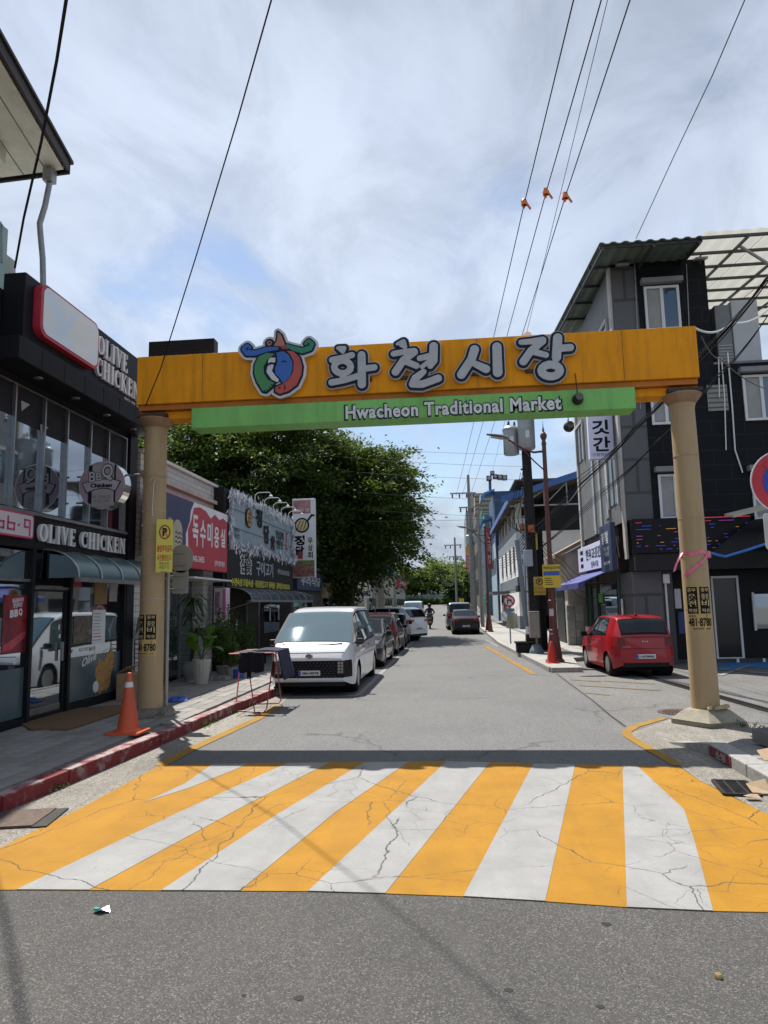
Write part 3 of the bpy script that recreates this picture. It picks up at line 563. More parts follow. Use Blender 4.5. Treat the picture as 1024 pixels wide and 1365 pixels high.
marks = [[(540, 745, 11)], [(568, 452, 5), (590, 440, 5), (616, 455, 5)], [(596, 715, 5), (604, 740, 5), (596, 768, 5)], [(388, 522, 8), (400, 490, 10), (440, 468, 12), (490, 474, 10)], [(372, 800, 7), (372, 775, 5)], [(408, 790, 7), (398, 765, 5)], [(440, 765, 7), (428, 735, 5)], [(468, 735, 7), (450, 708, 5)], [(420, 255, 4), (418, 235, 4), (435, 228, 4), (440, 250, 4)], [(172, 320, 5), (165, 300, 5), (185, 292, 5)], [(872, 262, 5), (876, 245, 5), (862, 236, 5)]]
put_shape(em, 'emblem_lines', shape_geo(strokes2d(f, marks, eu), res=.004), (0, LZ-.026, 0), U, ZV, LN, .006)['kind'] = 'stuff'
# the reverse side carries the same emblem; its top shows above the beam
bk = copy_tree(em, gate); bk.name = 'emblem'; bk.rotation_euler = (0, 0, math.pi); c_ = f((520, 460)); tx = PY(704, 470, 11.1).x
bk.location = (tx+c_.x-2*LOC[gate.name].x, 11.1+LZ-2*GY+.01, -.03)
# English lettering
a, b = PY(461, 551, 10.45), PY(748, 538, 10.45); cz = (PY(461, 550.5, 10.45).z+PY(748, 537, 10.45).z)/2; cx_ = (a.x+b.x)/2
text(gpn, 'Hwacheon Traditional Market', (cx_, 10.45, cz), U, b.x-a.x+.05, .258, LN, .012, .075, space=1.10)
text(gpn, 'Hwacheon Traditional Market', (cx_, 10.437, cz), U, b.x-a.x, .215, M('letter_white', (.66, .68, .70), .5), .008, .032, space=1.10)
LAMPK = M('lamp_black', (.02, .02, .022), .4)
for (px_, py_), Y in (((771, 531), 10.38), ((759, 568), 11.0)):
    c = PY(px_, py_, Y); lp = MB().lathe([(.0, -.12), (.045, -.11), (.07, -.03), (.085, .05), (.085, .06)], c, 18, axis='Y').build('spot_lamp', LAMPK, gate, smooth=35)
    MB().lathe([(0, -.121), (.055, -.112)], c, 16, axis='Y').build('lens', M('lamp_lens', (.10, .09, .08), .15), lp)
    MB().tube([c+Vector((0, .05, .06)), c+Vector((0, .06, .16)), c+Vector((-.01, .08, .42 if Y < 10.6 else .08))], .007, 6).build('cable', LAMPK, lp)
# advertising stickers on the pillars
def cyl_patch(parent, name, c, r, a0, a1, z0, z1, mat, n=14):
    P_ = [[(c[0]+r*math.sin(a0+(a1-a0)*j/n), c[1]-r*math.cos(a0+(a1-a0)*j/n), z) for j in range(n+1)] for z in (z0, z1)]
    return MB().grid(P_).build(name, mat, parent)
def cyl_text(parent, s, c, r, ac, zc, w, h, mat, bold=0.):
    vs, fs = text_geo(s, bold); lo, hi = vs.min(0), vs.max(0); mb = MB(); pts = []
    for x, y, z in vs:
        a = ac+(x-(lo[0]+hi[0])/2)/max(hi[0]-lo[0], 1e-6)*w/r; rr = r+(z+.5)*.0015; pts.append((c[0]+rr*math.sin(a), c[1]-rr*math.cos(a), zc+(y-(lo[1]+hi[1])/2)/max(hi[1]-lo[1], 1e-6)*h))
    return mb.add(pts, fs).build('lettering', mat, parent)
STK = M('sticker_gold', (.52, .36, .13), .5, var=.2, vs=10, dirt=.3); BLK = M('print_black', (.008, .008, .008), .6); GLD = M('print_gold', (.55, .44, .22), .6)
def sticker(s, xx, yt, yb, ac, label):
    p0 = TP[s]; zt_, zb2 = PY(930 if s > 0 else 200, yt, 10.52).z, PY(930 if s > 0 else 200, yb, 10.52).z; h = zt_-zb2; c = (xx, GY); r = .1905; hw = .175
    st = cyl_patch(p0, 'advert_sticker', c, r, ac-hw/r, ac+hw/r, zb2, zt_, STK); st['label'] = label
    for k, words in ((-1, ('중부', '운', '전', '학원')), (1, ('중부', '중장', '비', '학원'))):
        m_ = ac+k*.092/r; cyl_patch(st, 'black_panel', c, r+.0015, m_-.078/r, m_+.078/r, zb2+h*.38, zt_-h*.02, BLK, 8)
        for wd, zc, hh, ww in zip(words, (.91, .76, .61, .45), (.085, .13, .14, .085), (.12, .115, .115, .12)): cyl_text(st, wd, c, r+.003, m_, zb2+h*zc, ww, h*hh, GLD, .012)
    cyl_text(st, '033       7', c, r+.0015, ac-.02/r, zb2+h*.325, .27, h*.045, BLK, .01); cyl_text(st, '481·8780', c, r+.0015, ac, zb2+h*.19, .34, h*.19, BLK, .03); cyl_text(st, '중부면허 · 상담', c, r+.0015, ac+.02/r, zb2+h*.045, .25, h*.045, BLK, .01)
sticker(1, 3.57, 781, 841, .12-.33, 'gold and black driving school sticker with a phone number')
sticker(-1, -4.74, 818, 874, -.55+.42, 'gold and black driving school sticker with a phone number')
WIRE = M('tie_wire', (.55, .55, .53), .4, .3)
for k, z in enumerate((2.35, 2.62, 2.9, 3.12, 3.35, 1.95)):
    MB().tube([(-4.74+.189*math.sin(a), GY-.189*math.cos(a), z+.01*math.sin(3*a)) for a in np.linspace(-2.2, 2.2, 16)], .0035, 5).build('tie_wire', WIRE, TP[-1])
MB().tube([(-4.69, 10.545, 3.25), (-4.685, 10.54, 3.5), (-4.67, 10.535, 3.78), (-4.64, 10.535, 3.84), (-4.70, 10.535, 3.86), (-4.74, 10.535, 3.8)], .007, 6).build('loose_tie', WIRE, TP[-1])
# pink ribbon on the right pillar
PK = M('pink_ribbon', (.75, .16, .27), .45, var=.3, vs=14); zr = PY(930, 737, 10.52).z
rb_ = root('ribbon', (3.56, GY, zr), 'bright pink plastic ribbon tied round the right gate pillar', 'ribbon')
def band(pts, w, mat, name, parent, wv=(0, 0, 1)):
    w_ = Vector(wv)*w/2; mb = MB(); P_ = [[Vector(p)-w_, Vector(p), Vector(p)+w_] for p in pts]; mb.grid(P_); return mb.build(name, mat, parent, smooth=60)
band([(3.57+.193*math.sin(a), GY-.193*math.cos(a), zr+.018*math.sin(5*a)) for a in np.linspace(-3.1, 3.1, 40)], .05, PK, 'loop', rb_)
band([(3.57+.200*math.sin(a), GY-.200*math.cos(a), zr-.33+.35*((a+1.2)/2.3)**1.15) for a in np.linspace(-1.15, 1.1, 20)], .055, PK, 'tail', rb_)
band([(3.39, 10.66, zr+.02), (3.32, 10.58, zr-.05), (3.25, 10.55, zr-.17), (3.22, 10.55, zr-.26)], .05, PK, 'tail', rb_, (.8, 0, .4))
lump((3.75, 10.65, zr-.04), .04, .03, .07, 8, 'knot', PK, rb_, .2)
# ================================================================== LEFT SIDE BUILDINGS
def serif(s):
    """strokes and polygons of a narrow serif capital alphabet, unit height; returns (strokes, polys, width)"""
    ST, PL = [], []; x = 0.; st, th, sr = .15, .055, .05
    def bxp(a, b, c, d): PL.append([(x+a, b), (x+c, b), (x+c, d), (x+a, d)])
    def stem(a, w=st, t=True, b=True):
        bxp(a, 0, a+w, 1)
        if b: bxp(a-.05, 0, a+w+.05, sr)
        if t: bxp(a-.05, 1-sr, a+w+.05, 1)
    for ch in s:
        if ch == ' ': x += .34; continue
        if ch == 'O': ST.append([(x+.27+.20*math.cos(a), .5+.44*math.sin(a), .03+.05*abs(math.cos(a))) for a in np.linspace(0, 2*math.pi, 25)]); w = .54
        elif ch == 'C': ST.append([(x+.28+.21*math.cos(a), .5+.44*math.sin(a), .03+.05*max(0, -math.cos(a))) for a in np.linspace(.7, 2*math.pi-.7, 22)]); bxp(.42, .66, .47, .95); w = .5
        elif ch == 'L': stem(.06); bxp(.06, 0, .42, sr); bxp(.37, 0, .42, .25); w = .47
        elif ch == 'I': stem(.08); w = .31
        elif ch == 'V': ST.append([(x+.1, .97, .07), (x+.26, .06, .05)]); ST.append([(x+.26, .06, .025), (x+.42, .97, .025)]); bxp(.0, 1-sr, .24, 1); bxp(.33, 1-sr, .5, 1); w = .5
        elif ch == 'E': stem(.06); bxp(.06, 0, .44, sr); bxp(.06, 1-sr, .42, 1); bxp(.06, .48, .34, .53); bxp(.39, 0, .44, .25); bxp(.37, .78, .42, 1); bxp(.30, .4, .34, .61); w = .5
        elif ch == 'H': stem(.06); stem(.38); bxp(.06, .48, .5, .53); w = .6
        elif ch == 'K': stem(.06); ST.append([(x+.2, .45, .025), (x+.45, .97, .025)]); ST.append([(x+.26, .55, .06), (x+.46, .05, .065)]); bxp(.36, 1-sr, .54, 1); bxp(.38, 0, .58, sr); w = .6
        elif ch == 'N': stem(.07, th); stem(.43, th); ST.append([(x+.1, .95, .06), (x+.45, .05, .06)]); w = .57
        x += w+.05
    return ST, PL, x
def serif_text(parent, s, c, u, w, h, mat, depth=.03, bold=0.):
    ST, PL, W0 = serif(s); vs, fs = shape_geo(ST, PL, off=bold, res=.02, eps=.004); u = Vector(u); n = u.cross(ZV); c = Vector(c)
    return MB().add([c+u*float((x-W0/2)*w/W0)+ZV*float((y-.5)*h)+n*float((z+.5)*depth) for x, y, z in vs], fs).build('lettering', mat, parent)
def brick_mat(name, col, mortar, w, h, axis='YZ', bump=.4):
    m = bpy.data.materials.new(name); MATS[name] = m; n, l, b = nodes(m); co = n.new('ShaderNodeTexCoord').outputs['Object']; sp = n.new('ShaderNodeSeparateXYZ'); l.new(co, sp.inputs[0]); cb = n.new('ShaderNodeCombineXYZ')
    l.new(sp.outputs['XYZ'.index(axis[0])], cb.inputs[0]); l.new(sp.outputs['XYZ'.index(axis[1])], cb.inputs[1])
    t = n.new('ShaderNodeTexBrick'); l.new(cb.outputs[0], t.inputs['Vector']); t.inputs['Scale'].default_value = 1; t.inputs['Brick Width'].default_value = w; t.inputs['Row Height'].default_value = h
    t.inputs['Mortar Size'].default_value = h*.05; t.inputs['Color1'].default_value = (*col, 1); t.inputs['Color2'].default_value = (*[x*.86 for x in col], 1); t.inputs['Mortar'].default_value = (*mortar, 1)
    d = tex(n, l, 'ShaderNodeTexNoise', 1.5, co, Detail=8., Roughness=.7); c = mixcol(n, l, rng(n, l, d.outputs['Fac'], .5, .75, 0, .4), t.outputs['Color'], tuple(x*.5 for x in col)); l.new(c, b.inputs['Base Color']); b.inputs['Roughness'].default_value = .6; b.inputs['Specular IOR Level'].default_value = .15 if max(col) < .05 else .5
    bp = n.new('ShaderNodeBump'); bp.inputs['Strength'].default_value = bump; bp.inputs['Distance'].default_value = .01; l.new(t.outputs['Fac'], bp.inputs['Height']); bp.invert = True; l.new(bp.outputs[0], b.inputs['Normal']); return m
BLKW = M('black_cladding', (.010, .0105, .014), .5, var=.25, vs=2, dirt=.3, dcol=(.03, .03, .032), spec=.25); BLK2 = M('black_cladding_matt', (.012, .0125, .016), .6, var=.3, vs=3, spec=.25)
STEEL = M('brushed_steel', (.32, .33, .34), .35, .85, var=.2, vs=8); ALU = M('dull_aluminium', (.22, .22, .225), .45, .6, var=.25, vs=5); SIGNW = M('sign_white', (.66, .68, .70), .45, var=.06); REDP = M('sign_red', (.42, .022, .045), .45, var=.15)
DGL = glass('dark_window', (.012, .015, .018), .03, .36); CGL = clear_glass('shop_glass', .22, (.5, .58, .6))
FX = -6.3                                   # facade plane
shop = root('chicken_shop', (-6.3, 11, .12), 'two storey black chicken restaurant with OLIVE CHICKEN lettering and green awning', 'building')
MB().box(-13, 6.6, 0, -7.2, 13.35, 6.45).build('wall', BLK2, shop)
bx('roof', M('flat_roof', (.12, .12, .12), .9), shop, -13, 6.6, 6.454, -6.45, 13.35, 6.5)
bx('floor_band', BLKW, shop, -7.2, 6.6, 2.74, FX-.02, 13.3, 3.24)                       # between the storeys
bx('upper_wall', BLK2, shop, -7.2, 6.6, 5.16, FX-.05, 13.3, 6.44)
bx('upper_floor', BLK2, shop, -7.2, 6.6, 3.244, FX-.16, 13.3, 3.3)
bx('corner_post', BLKW, shop, FX-.3, 13.05, .02, FX+.02, 13.36, 5.9)
for z0, z1 in ((.02, .25),): bx('plinth', BLKW, shop, -7.2, 6.6, z0, FX-.01, 10.02, z1)
bx('plinth', BLKW, shop, -7.2, 11.12, .02, FX-.01, 13.04, .27)
# sign fascia and projecting ledge
fa = bx('sign_fascia', BLKW, shop, -6.34, 9.03, 5.62, -6.0, 13.32, 6.68, .012)
lg = bx('canopy_ledge', BLK2, shop, -6.4, 8.75, 5.28, -5.86, 13.36, 5.615, .012)
for k in range(7): bx('ledge_joint', M('joint_black', (.006, .006, .007), .8), lg, -5.864, 9.3+.6*k, 5.29, -5.857, 9.306+.6*k, 5.6)
for k in range(4): MB().lathe([(.0, 5.268), (.06, 5.268), (.07, 5.279)], (-6.1, 9.6+1.05*k, 0), 14).build('downlight', STEEL, lg)
def rrect(y0, z0, y1, z1, r, n=6):
    P_ = []
    for (cy, cz, a0) in ((y1-r, z1-r, 0), (y0+r, z1-r, 90), (y0+r, z0+r, 180), (y1-r, z0+r, 270)):
        for k in range(n+1): a = R(a0+90*k/n); P_.append((cy+r*math.cos(a), cz+r*math.sin(a)))
    return P_
def rpanel(parent, name, x, y0, z0, y1, z1, r, d, mat): return MB().prism([(x, a, b) for a, b in rrect(y0, z0, y1, z1, r)], (d, 0, 0)).build(name, mat, parent)
lp = rpanel(fa, 'light_panel_frame', -6.0, 9.24, 5.82, 10.93, 6.63, .16, .12, REDP)
def panel_face():
    m = bpy.data.materials.new('mottled_panel'); n, l, b = nodes(m); co = n.new('ShaderNodeTexCoord').outputs['Object']
    t = tex(n, l, 'ShaderNodeTexNoise', 1.6, co, Detail=5., Distortion=1.2); w = tex(n, l, 'ShaderNodeTexWave', 2.2, co, sc=(1, .6, 1), Distortion=5., Detail=3.)
    c = mixcol(n, l, rng(n, l, t.outputs['Fac'], .35, .65), (.62, .62, .54), (.48, .60, .72)); c = mixcol(n, l, rng(n, l, w.outputs['Fac'], .6, .95, 0, .45), c, (.34, .32, .30)); l.new(c, b.inputs['Base Color']); b.inputs['Roughness'].default_value = .06; b.inputs['Coat Weight'].default_value = 1.; return m  # cream and pale blue mottling with wavy grey-brown bands in the base colour
rpanel(lp, 'light_panel', -5.88, 9.30, 5.87, 10.90, 6.60, .14, .006, panel_face())
serif_text(fa, 'OLIVE', (-6.0, 11.62, 6.37), YV, 1.18, .34, SIGNW, .05); serif_text(fa, 'CHICKEN', (-6.0, 11.85, 5.97), YV, 1.66, .34, SIGNW, .05)
text(fa, 'SINCE 1995  CAFE', (-6.0, 12.5, 5.73), YV, .7, .05, SIGNW, .006)
# upper windows
ys = [8.62, 9.40, 9.52, 10.28, 10.90, 11.60, 12.25, 12.93]; ys = [7.9, 8.65, 9.44, 10.2, 10.86, 11.62, 12.27, 12.98]
for a, b in zip(ys[:-1], ys[1:]):
    w_ = bx('window', DGL, shop, FX-.10, a+.03, 3.33, FX-.075, b-.03, 5.13)
    bx('window_film', M('black_film', (.02, .021, .026), .6, var=.3), w_, FX-.074, a+.03, 4.62+.06*math.sin(a*3), FX-.070, b-.03, 5.13)
for a in ys: bx('mullion', STEEL, shop, FX-.10, a-.028, 3.30, FX-.015, a+.005, 5.16); bx('mullion', M('frame_black', (.015, .015, .017), .4), shop, FX-.10, a+.008, 3.30, FX-.03, a+.03, 5.16)
bx('head_trim', STEEL, shop, FX-.10, 7.9, 5.135, FX-.012, 12.99, 5.155); bx('sill_trim', ALU, shop, FX-.12, 7.9, 3.245, FX+.02, 13.0, 3.295)
for (y_, z_) in ((9.62, 4.95), (10.13, 4.72)): MB().add([(FX-.068, y_-.0, z_), (FX-.03, y_+.16, z_-.02), (FX-.068, y_+.02, z_-.16)], [(0, 1, 2)]).build('torn_film', M('film_pale', (.35, .34, .33), .7), shop)
# lower signs
bs_ = rpanel(shop, 'box_sign', FX-.02, 8.5, 2.87, 9.86, 3.23, .05, .09, M('sign_pink', (.50, .05, .12), .45))
rpanel(bs_, 'sign_face', FX+.07, 8.5, 2.895, 9.83, 3.205, .04, .006, M('sign_face_pale', (.55, .50, .54), .4, var=.06))
for k, y0 in enumerate((8.98, 9.22, 9.61)):
    mb = MB(); x_ = FX+.077; z0 = 2.955; a = .055
    if k < 2:
        for q in ((0, 0, .026, .2), (0, 0, .17, .026), (.144, 0, .17, .115), (0, .09, .17, .115)): mb = MB(); mb.box(x_, y0+q[0], z0+q[1], x_+.006, y0+q[2], z0+q[3]); mb.build('letter_stroke', M('letter_magenta', (.42, .03, .13), .5), bs_)
    else:
        for q in ((0, .085, .15, .11), (0, .19, .15, .214), (0, .1, .026, .214), (.128, -.03, .154, .214)): mb = MB(); mb.box(x_, y0+q[0], z0+q[1]-.02, x_+.006+.001*q[0], y0+q[2], z0+q[3]-.02); mb.build('letter_stroke', M('letter_magenta'), bs_)
bx('letter_stroke', M('letter_magenta'), bs_, FX+.077, 9.46, 3.03, FX+.083, 9.50, 3.06)
serif_text(shop, 'OLIVE CHICKEN', (FX-.01, 11.5, 3.00), YV, 2.86, .29, SIGNW, .05)
# street glazing, door, poster, menu
FRB = M('frame_black')
def pane(y0, y1, z0, z1, mat=None, name='window', x=FX-.06): return bx(name, mat or DGL, shop, x-.012, y0, z0, x, y1, z1)
pane(7.4, 8.6, .26, 2.7); pane(8.65, 9.98, .26, 2.7); pane(11.16, 13.0, .28, 2.7)
door = bx('door', DGL, shop, FX-.07, 10.1, .2, FX-.055, 11.0, 2.1)
for q in ((10.06, 10.12, .16, 2.14), (10.98, 11.04, .16, 2.14)): bx('door_frame', FRB, door, FX-.08, q[0], q[2], FX-.03, q[1], q[3])
bx('door_frame', FRB, door, FX-.08, 10.12, 2.1, FX-.03, 10.98, 2.14); bx('door_frame', FRB, door, FX-.08, 10.12, .16, FX-.03, 10.98, .24); bx('kick_plate', STEEL, door, FX-.053, 10.14, .25, FX-.048, 10.96, .34)
bx('handle', STEEL, door, FX-.03, 10.88, 1.0, FX+.01, 10.91, 1.3); bx('door_notice', SIGNW, door, FX-.053, 10.86, 1.36, FX-.05, 10.91, 1.42); bx('door_notice', SIGNW, door, FX-.053, 10.84, 1.5, FX-.05, 10.88, 1.58)
pane(10.1, 11.0, 2.17, 2.7, name='transom')
for a in (8.62, 10.02, 11.10, 13.02): bx('post', FRB, shop, FX-.12, a-.035, .1, FX+.01, a+.035, 2.735)
for y0, y1, z in ((7.4, 8.585, 2.26), (8.655, 9.985, 2.26), (10.055, 11.065, 2.155)): bx('rail', ALU, shop, FX-.09, y0, z-.02, FX-.02, y1, z+.02)
pn = bx('film_panel', M('teal_film', (.06, .10, .115), .25, var=.15), shop, FX-.058, 11.15, .29, FX-.054, 12.99, 1.02); bx('film_panel', M('teal_film'), shop, FX-.058, 8.66, .27, FX-.054, 9.97, .98)
text(pn, 'ALL WE DO IS', (FX-.053, 11.8, 1.13), YV, .55, .06, SIGNW, .003, .01); text(pn, 'Olive', (FX-.053, 11.85, .95), (0, 1, .22), .5, .14, SIGNW, .003, .02, shear=.3)
CHK = M('fried_crust', (.40, .22, .07), .7, var=.5, vs=16, bump=1., bs=40)
for (y_, z_, ry, rz_, tl) in ((12.25, .62, .17, .30, .3), (12.50, .68, .17, .33, -.1), (12.62, .86, .12, .2, -.3)):
    MB().prism([(FX-.054, y_+ry*(math.cos(a)*(1+.12*math.sin(5*a)))-tl*.3*rz_*math.sin(a), z_+rz_*math.sin(a)*(1+.08*math.cos(7*a))) for a in np.linspace(0, 2*math.pi, 30)[:-1]], (.004+.002*(y_-12), 0, 0)).build('chicken_print', CHK, pn)
MB().prism([(FX-.054, 12.10+.10*math.cos(a), .45+.1*math.sin(a)) for a in np.linspace(0, 6.28, 16)[:-1]], (.007, 0, 0)).build('bowl_print', SIGNW, pn)
po = bx('poster', M('poster_red', (.20, .012, .02), .35, var=.8, vs=5), shop, FX-.058, 9.42, 1.20, FX-.052, 10.0-.02, 2.04)
text(po, 'BBQ', (FX-.052, 9.72, 1.78), (0, 1, .1), .3, .11, SIGNW, .002, .05); text(po, '황금올리브\n양념치킨', (FX-.052, 9.75, 1.93), (0, 1, .1), .27, .14, SIGNW, .002, .02)
MB().prism([(FX-.052, 9.45, 1.32), (FX-.052, 9.95, 1.52), (FX-.052, 9.95, 1.42), (FX-.052, 9.6, 1.24), (FX-.052, 9.45, 1.24)], (.003, 0, 0)).build('poster_print', M('poster_pink', (.5, .06, .09), .4, var=.5, vs=9), po)
po2 = bx('poster', M('poster_dark', (.05, .03, .06), .35, var=.6, vs=5), shop, FX-.058, 8.7, 1.18, FX-.052, 9.3, 1.95); text(po2, 'BBQ', (FX-.052, 9.1, 1.34), YV, .3, .09, SIGNW, .002, .05)
mn = bx('menu_sheet', SIGNW, shop, FX-.058, 11.92, 1.2, FX-.052, 12.38, 1.8)
for k in range(9): bx('menu_line', M('print_red', (.45,.05,.06), .6) if k == 1 else M('print_grey', (.28, .29, .32), .6), mn, FX-.053, 11.95, 1.26+.058*k, FX-.0505, 12.15+.1*random.random(), 1.275+.058*k)
bx('notice', M('notice_brown', (.22, .14, .05), .6, var=.4), shop, FX-.058, 11.95, 1.9, FX-.052, 12.42, 2.5); bx('notice', M('notice_pale', (.34, .3, .34), .6, var=.3), shop, FX-.058, 12.5, 1.95, FX-.052, 12.8, 2.55); bx('notice', M('sign_red'), shop, FX-.058, 11.22, 2.2, FX-.052, 11.5, 2.45); bx('notice', M('notice_photo', (.12, .09, .07), .5, var=.9, vs=14), shop, FX-.058, 11.3, 1.25, FX-.052, 11.85, 1.7)
# curved awning
aw = root_aw = MB()
AY0, AY1 = 10.2, 13.06; prof = [(FX+.0+.62*math.sin(a), 2.30+.44*math.cos(a)) for a in np.linspace(0.05, math.pi/2, 12)]
awn = MB().grid([[(x, y, z) for x, z in prof] for y in (AY0, AY0+.7, AY0+1.45, AY0+2.15, AY1)]).build('awning', M('teal_sheet', (.018, .085, .085), .3, var=.2, vs=2, dirt=.3), shop, smooth=60)
for y in (AY0, AY0+.71, AY0+1.43, AY0+2.15, AY1): MB().tube([(x+.006, y, z+.006) for x, z in prof], .014, 6).build('awning_rib', STEEL, awn)
bx('awning_gutter', ALU, awn, FX+.58, AY0-.04, 2.235, FX+.66, AY1+.06, 2.30); 
for y in (AY0, AY1): MB().prism([(FX, y-.004, 2.30)]+[(x-.003, y-.004, z-.003) for x, z in prof], (0, .008, 0)).build('awning_side', clear_glass('awning_side', .1, (.4, .5, .5)), awn)
# round hanging sign
rs = root('hanging_sign', (-5.8, 11.1, 3.87), 'round pinkish light box sign reading BBQ Chicken hanging off the black shop front', 'sign'); c = Vector((-5.80, 11.1, 3.875)); rr = .405
def disc(name, mat, r, y0, y1, parent, cx=0, cz=0, n=40): return MB().prism([(c.x+cx+r*math.cos(2*math.pi*k/n), y0, c.z+cz+r*math.sin(2*math.pi*k/n)) for k in range(n)], (0, y1-y0, 0)).build(name, mat, parent)
drum = disc('drum', M('chrome_rim', (.5, .49, .45), .15, 1.), rr, 11.04, 11.26, rs)
fc = disc('face', M('sign_mauve', (.34, .25, .31), .4, var=.12, vs=3), rr-.012, 11.03, 11.045, drum)
def fshape(name, ST, PL, mat, lift, off=0.):
    k = .4/395.; tf = lambda p: (c.x+(p[0]-497)*k, c.z-(p[1]-640)*k)
    s2 = [[(*tf(q), q[2]*k) for q in s] for s in ST]; p2 = [[tf(q) for q in pl] for pl in PL]
    return put_shape(fc, name, shape_geo(s2, p2, off=off*k, res=.004, eps=.0008), (0, 11.03-lift, 0), U, ZV, mat, .004)
SB = M('print_navy', (.012, .012, .025), .5); GP = M('print_greypink', (.40, .36, .40), .5)
fshape('stripe', [], [[(332, 300), (715, 300), (715, 985), (332, 985)]], M('print_greygreen', (.32, .32, .31), .5, var=.2), .0)
for x_ in (270, 712): fshape('stripe', [], [[(x_, 320), (x_+(62 if x_ < 300 else 28), 290), (x_+(62 if x_ < 300 else 28), 960), (x_, 930)]], SB, .002)
rib = [(165, 610), (330, 560), (500, 545), (690, 555), (820, 590), (740, 745), (620, 700), (500, 692), (370, 715), (250, 765)]
fshape('banner_outline', [], [rib], SB, .004, 10); fshape('banner', [], [rib], GP, .008, -4)
for ch, x_, y_, w_, h_ in (('B', 340, 500, 110, 170), ('B', 455, 500, 90, 130), ('Q', 600, 430, 190, 270)):
    k = .4/395.
    for col, bo, li in ((SB, .07, .012), (M('print_silver', (.44, .46, .48), .5), .02, .016)): text(fc, ch, (c.x+(x_-497)*k, 11.03-li, c.z-(y_-640)*k), U, w_*k*(1.12 if bo > .05 else 1), h_*k*(1.1 if bo > .05 else 1), col, .004, bo)
text(fc, 'Chicken', (c.x, 11.018, c.z-.008), U, .38, .07, SB, .003, .05); text(fc, 'THE OLIVE OIL\nOLIVE CAFE', (c.x+.0, 11.028, c.z-.235), U, .36, .12, M('print_mauve_dark', (.14, .09, .12), .5), .003)
MB().tube([(-5.4, 11.15, 4.0), (-5.2, 11.15, 4.05), (-6.3, 11.15, 4.05)][1:], .018, 8).build('bracket', STEEL, rs); MB().tube([(-6.3, 11.15, 3.6), (-6.15, 11.15, 3.6)], .018, 8).build('bracket', STEEL, rs)
# door mat
mp_ = [G(*p, .165) for p in ((22, 962), (40, 973), (92, 973), (172, 947), (170, 940), (100, 945))]
tag(MB().prism([(p.x, p.y, .158) for p in mp_], (0, 0, .022)).build('door_mat', M('coir_mat', (.15, .085, .035), .95, var=.4, vs=30, bump=1., bs=90), None, (mp_[0].x, mp_[0].y, .158)), 'brown coir mat on the pavement outside the chicken shop door', 'mat')
# parapet and eaves of the taller house behind
th = root('tall_house', (-9, 8, 0), 'tall pale house behind the black shop with wide dark edged eaves', 'building')
CRM = M('pale_wall', (.45, .47, .42), .7, var=.15, vs=1.5, dirt=.4)
bx('wall', CRM, th, -14, 2., 0, -8.7, 10.4, 10.2); hz = 10.3
C0, C1, C2 = G(85, 226, hz), G(0, 80, hz), G(0, 237, hz); e1 = (C1-C0).normalized(); e2 = (C2-C0).normalized()
SOF = M('soffit', (.66, .68, .60), .6, var=.12, vs=2, dirt=.3)
so_ = MB().prism([C0, C0+e1*7, C0+e1*7+e2*6, C0+e2*6], (0, 0, .05)).build('soffit', SOF, th)
for k in range(9): a = C0+e2*(.35+.5*k); MB().obox(a-ZV*.008, e1*6.9, e2*.02, ZV*.007).build('soffit_joint', M('joint_grey', (.2, .2, .18), .7), so_)
a = C0+e2*.9+e1*.7; MB().obox(a-ZV*.25, e1*6, e2*.5, ZV*.245).build('eave_box', SOF, so_)
BRN = M('fascia_brown', (.035, .028, .026), .5, var=.3)
MB().obox(C0-ZV*.04-e2*.06, e1*7, -e2*.05, ZV*.22).build('roof_edge', BRN, th); MB().obox(C0-ZV*.05-e1*.05-e2*.1, e2*6, -e1*.05, ZV*.2).build('roof_edge', BRN, th)
MB().obox(C0+ZV*.18-e2*.15-e1*.15, e1*7, e2*6, ZV*.06).build('roof', BRN, th)
q0 = C0+e2*.25+e1*.1; GALV = M('galvanised', (.30, .32, .33), .5, .4, var=.25, vs=5)
MB().obox(q0-ZV*.3-XV*.09-YV*.09, XV*.18, YV*.18, ZV*.26).build('rain_head', GALV, th)
Yq = q0.y; MB().tube([PY(66, 245, Yq), PY(60, 275, Yq), PY(53, 298, Yq), PY(54, 312, Yq), PY(57, 345, Yq), PY(58, 400, Yq)], .055, 10).build('downpipe', GALV, th, smooth=40)
wl = PX(8, 310, -6.9); bx('side_wall', CRM, th, -8.65, 7.2, 5.2, -6.9, PX(19, 400, -6.9).y, PX(10, 340, -6.9).z); bx('parapet', M('green_panel', (.28, .42, .36), .5, var=.15), th, -7.2, 6.5, 5.6, -6.85, PX(6, 400, -6.85).y, PX(6, 302, -6.85).z)
MB().tube([PX(3, 350, -6.8), PX(3, 300, -6.8), PX(1, 297, -6.8), PX(-4, 299, -6.8)], .02, 8).build('vent_pipe', GALV, th)

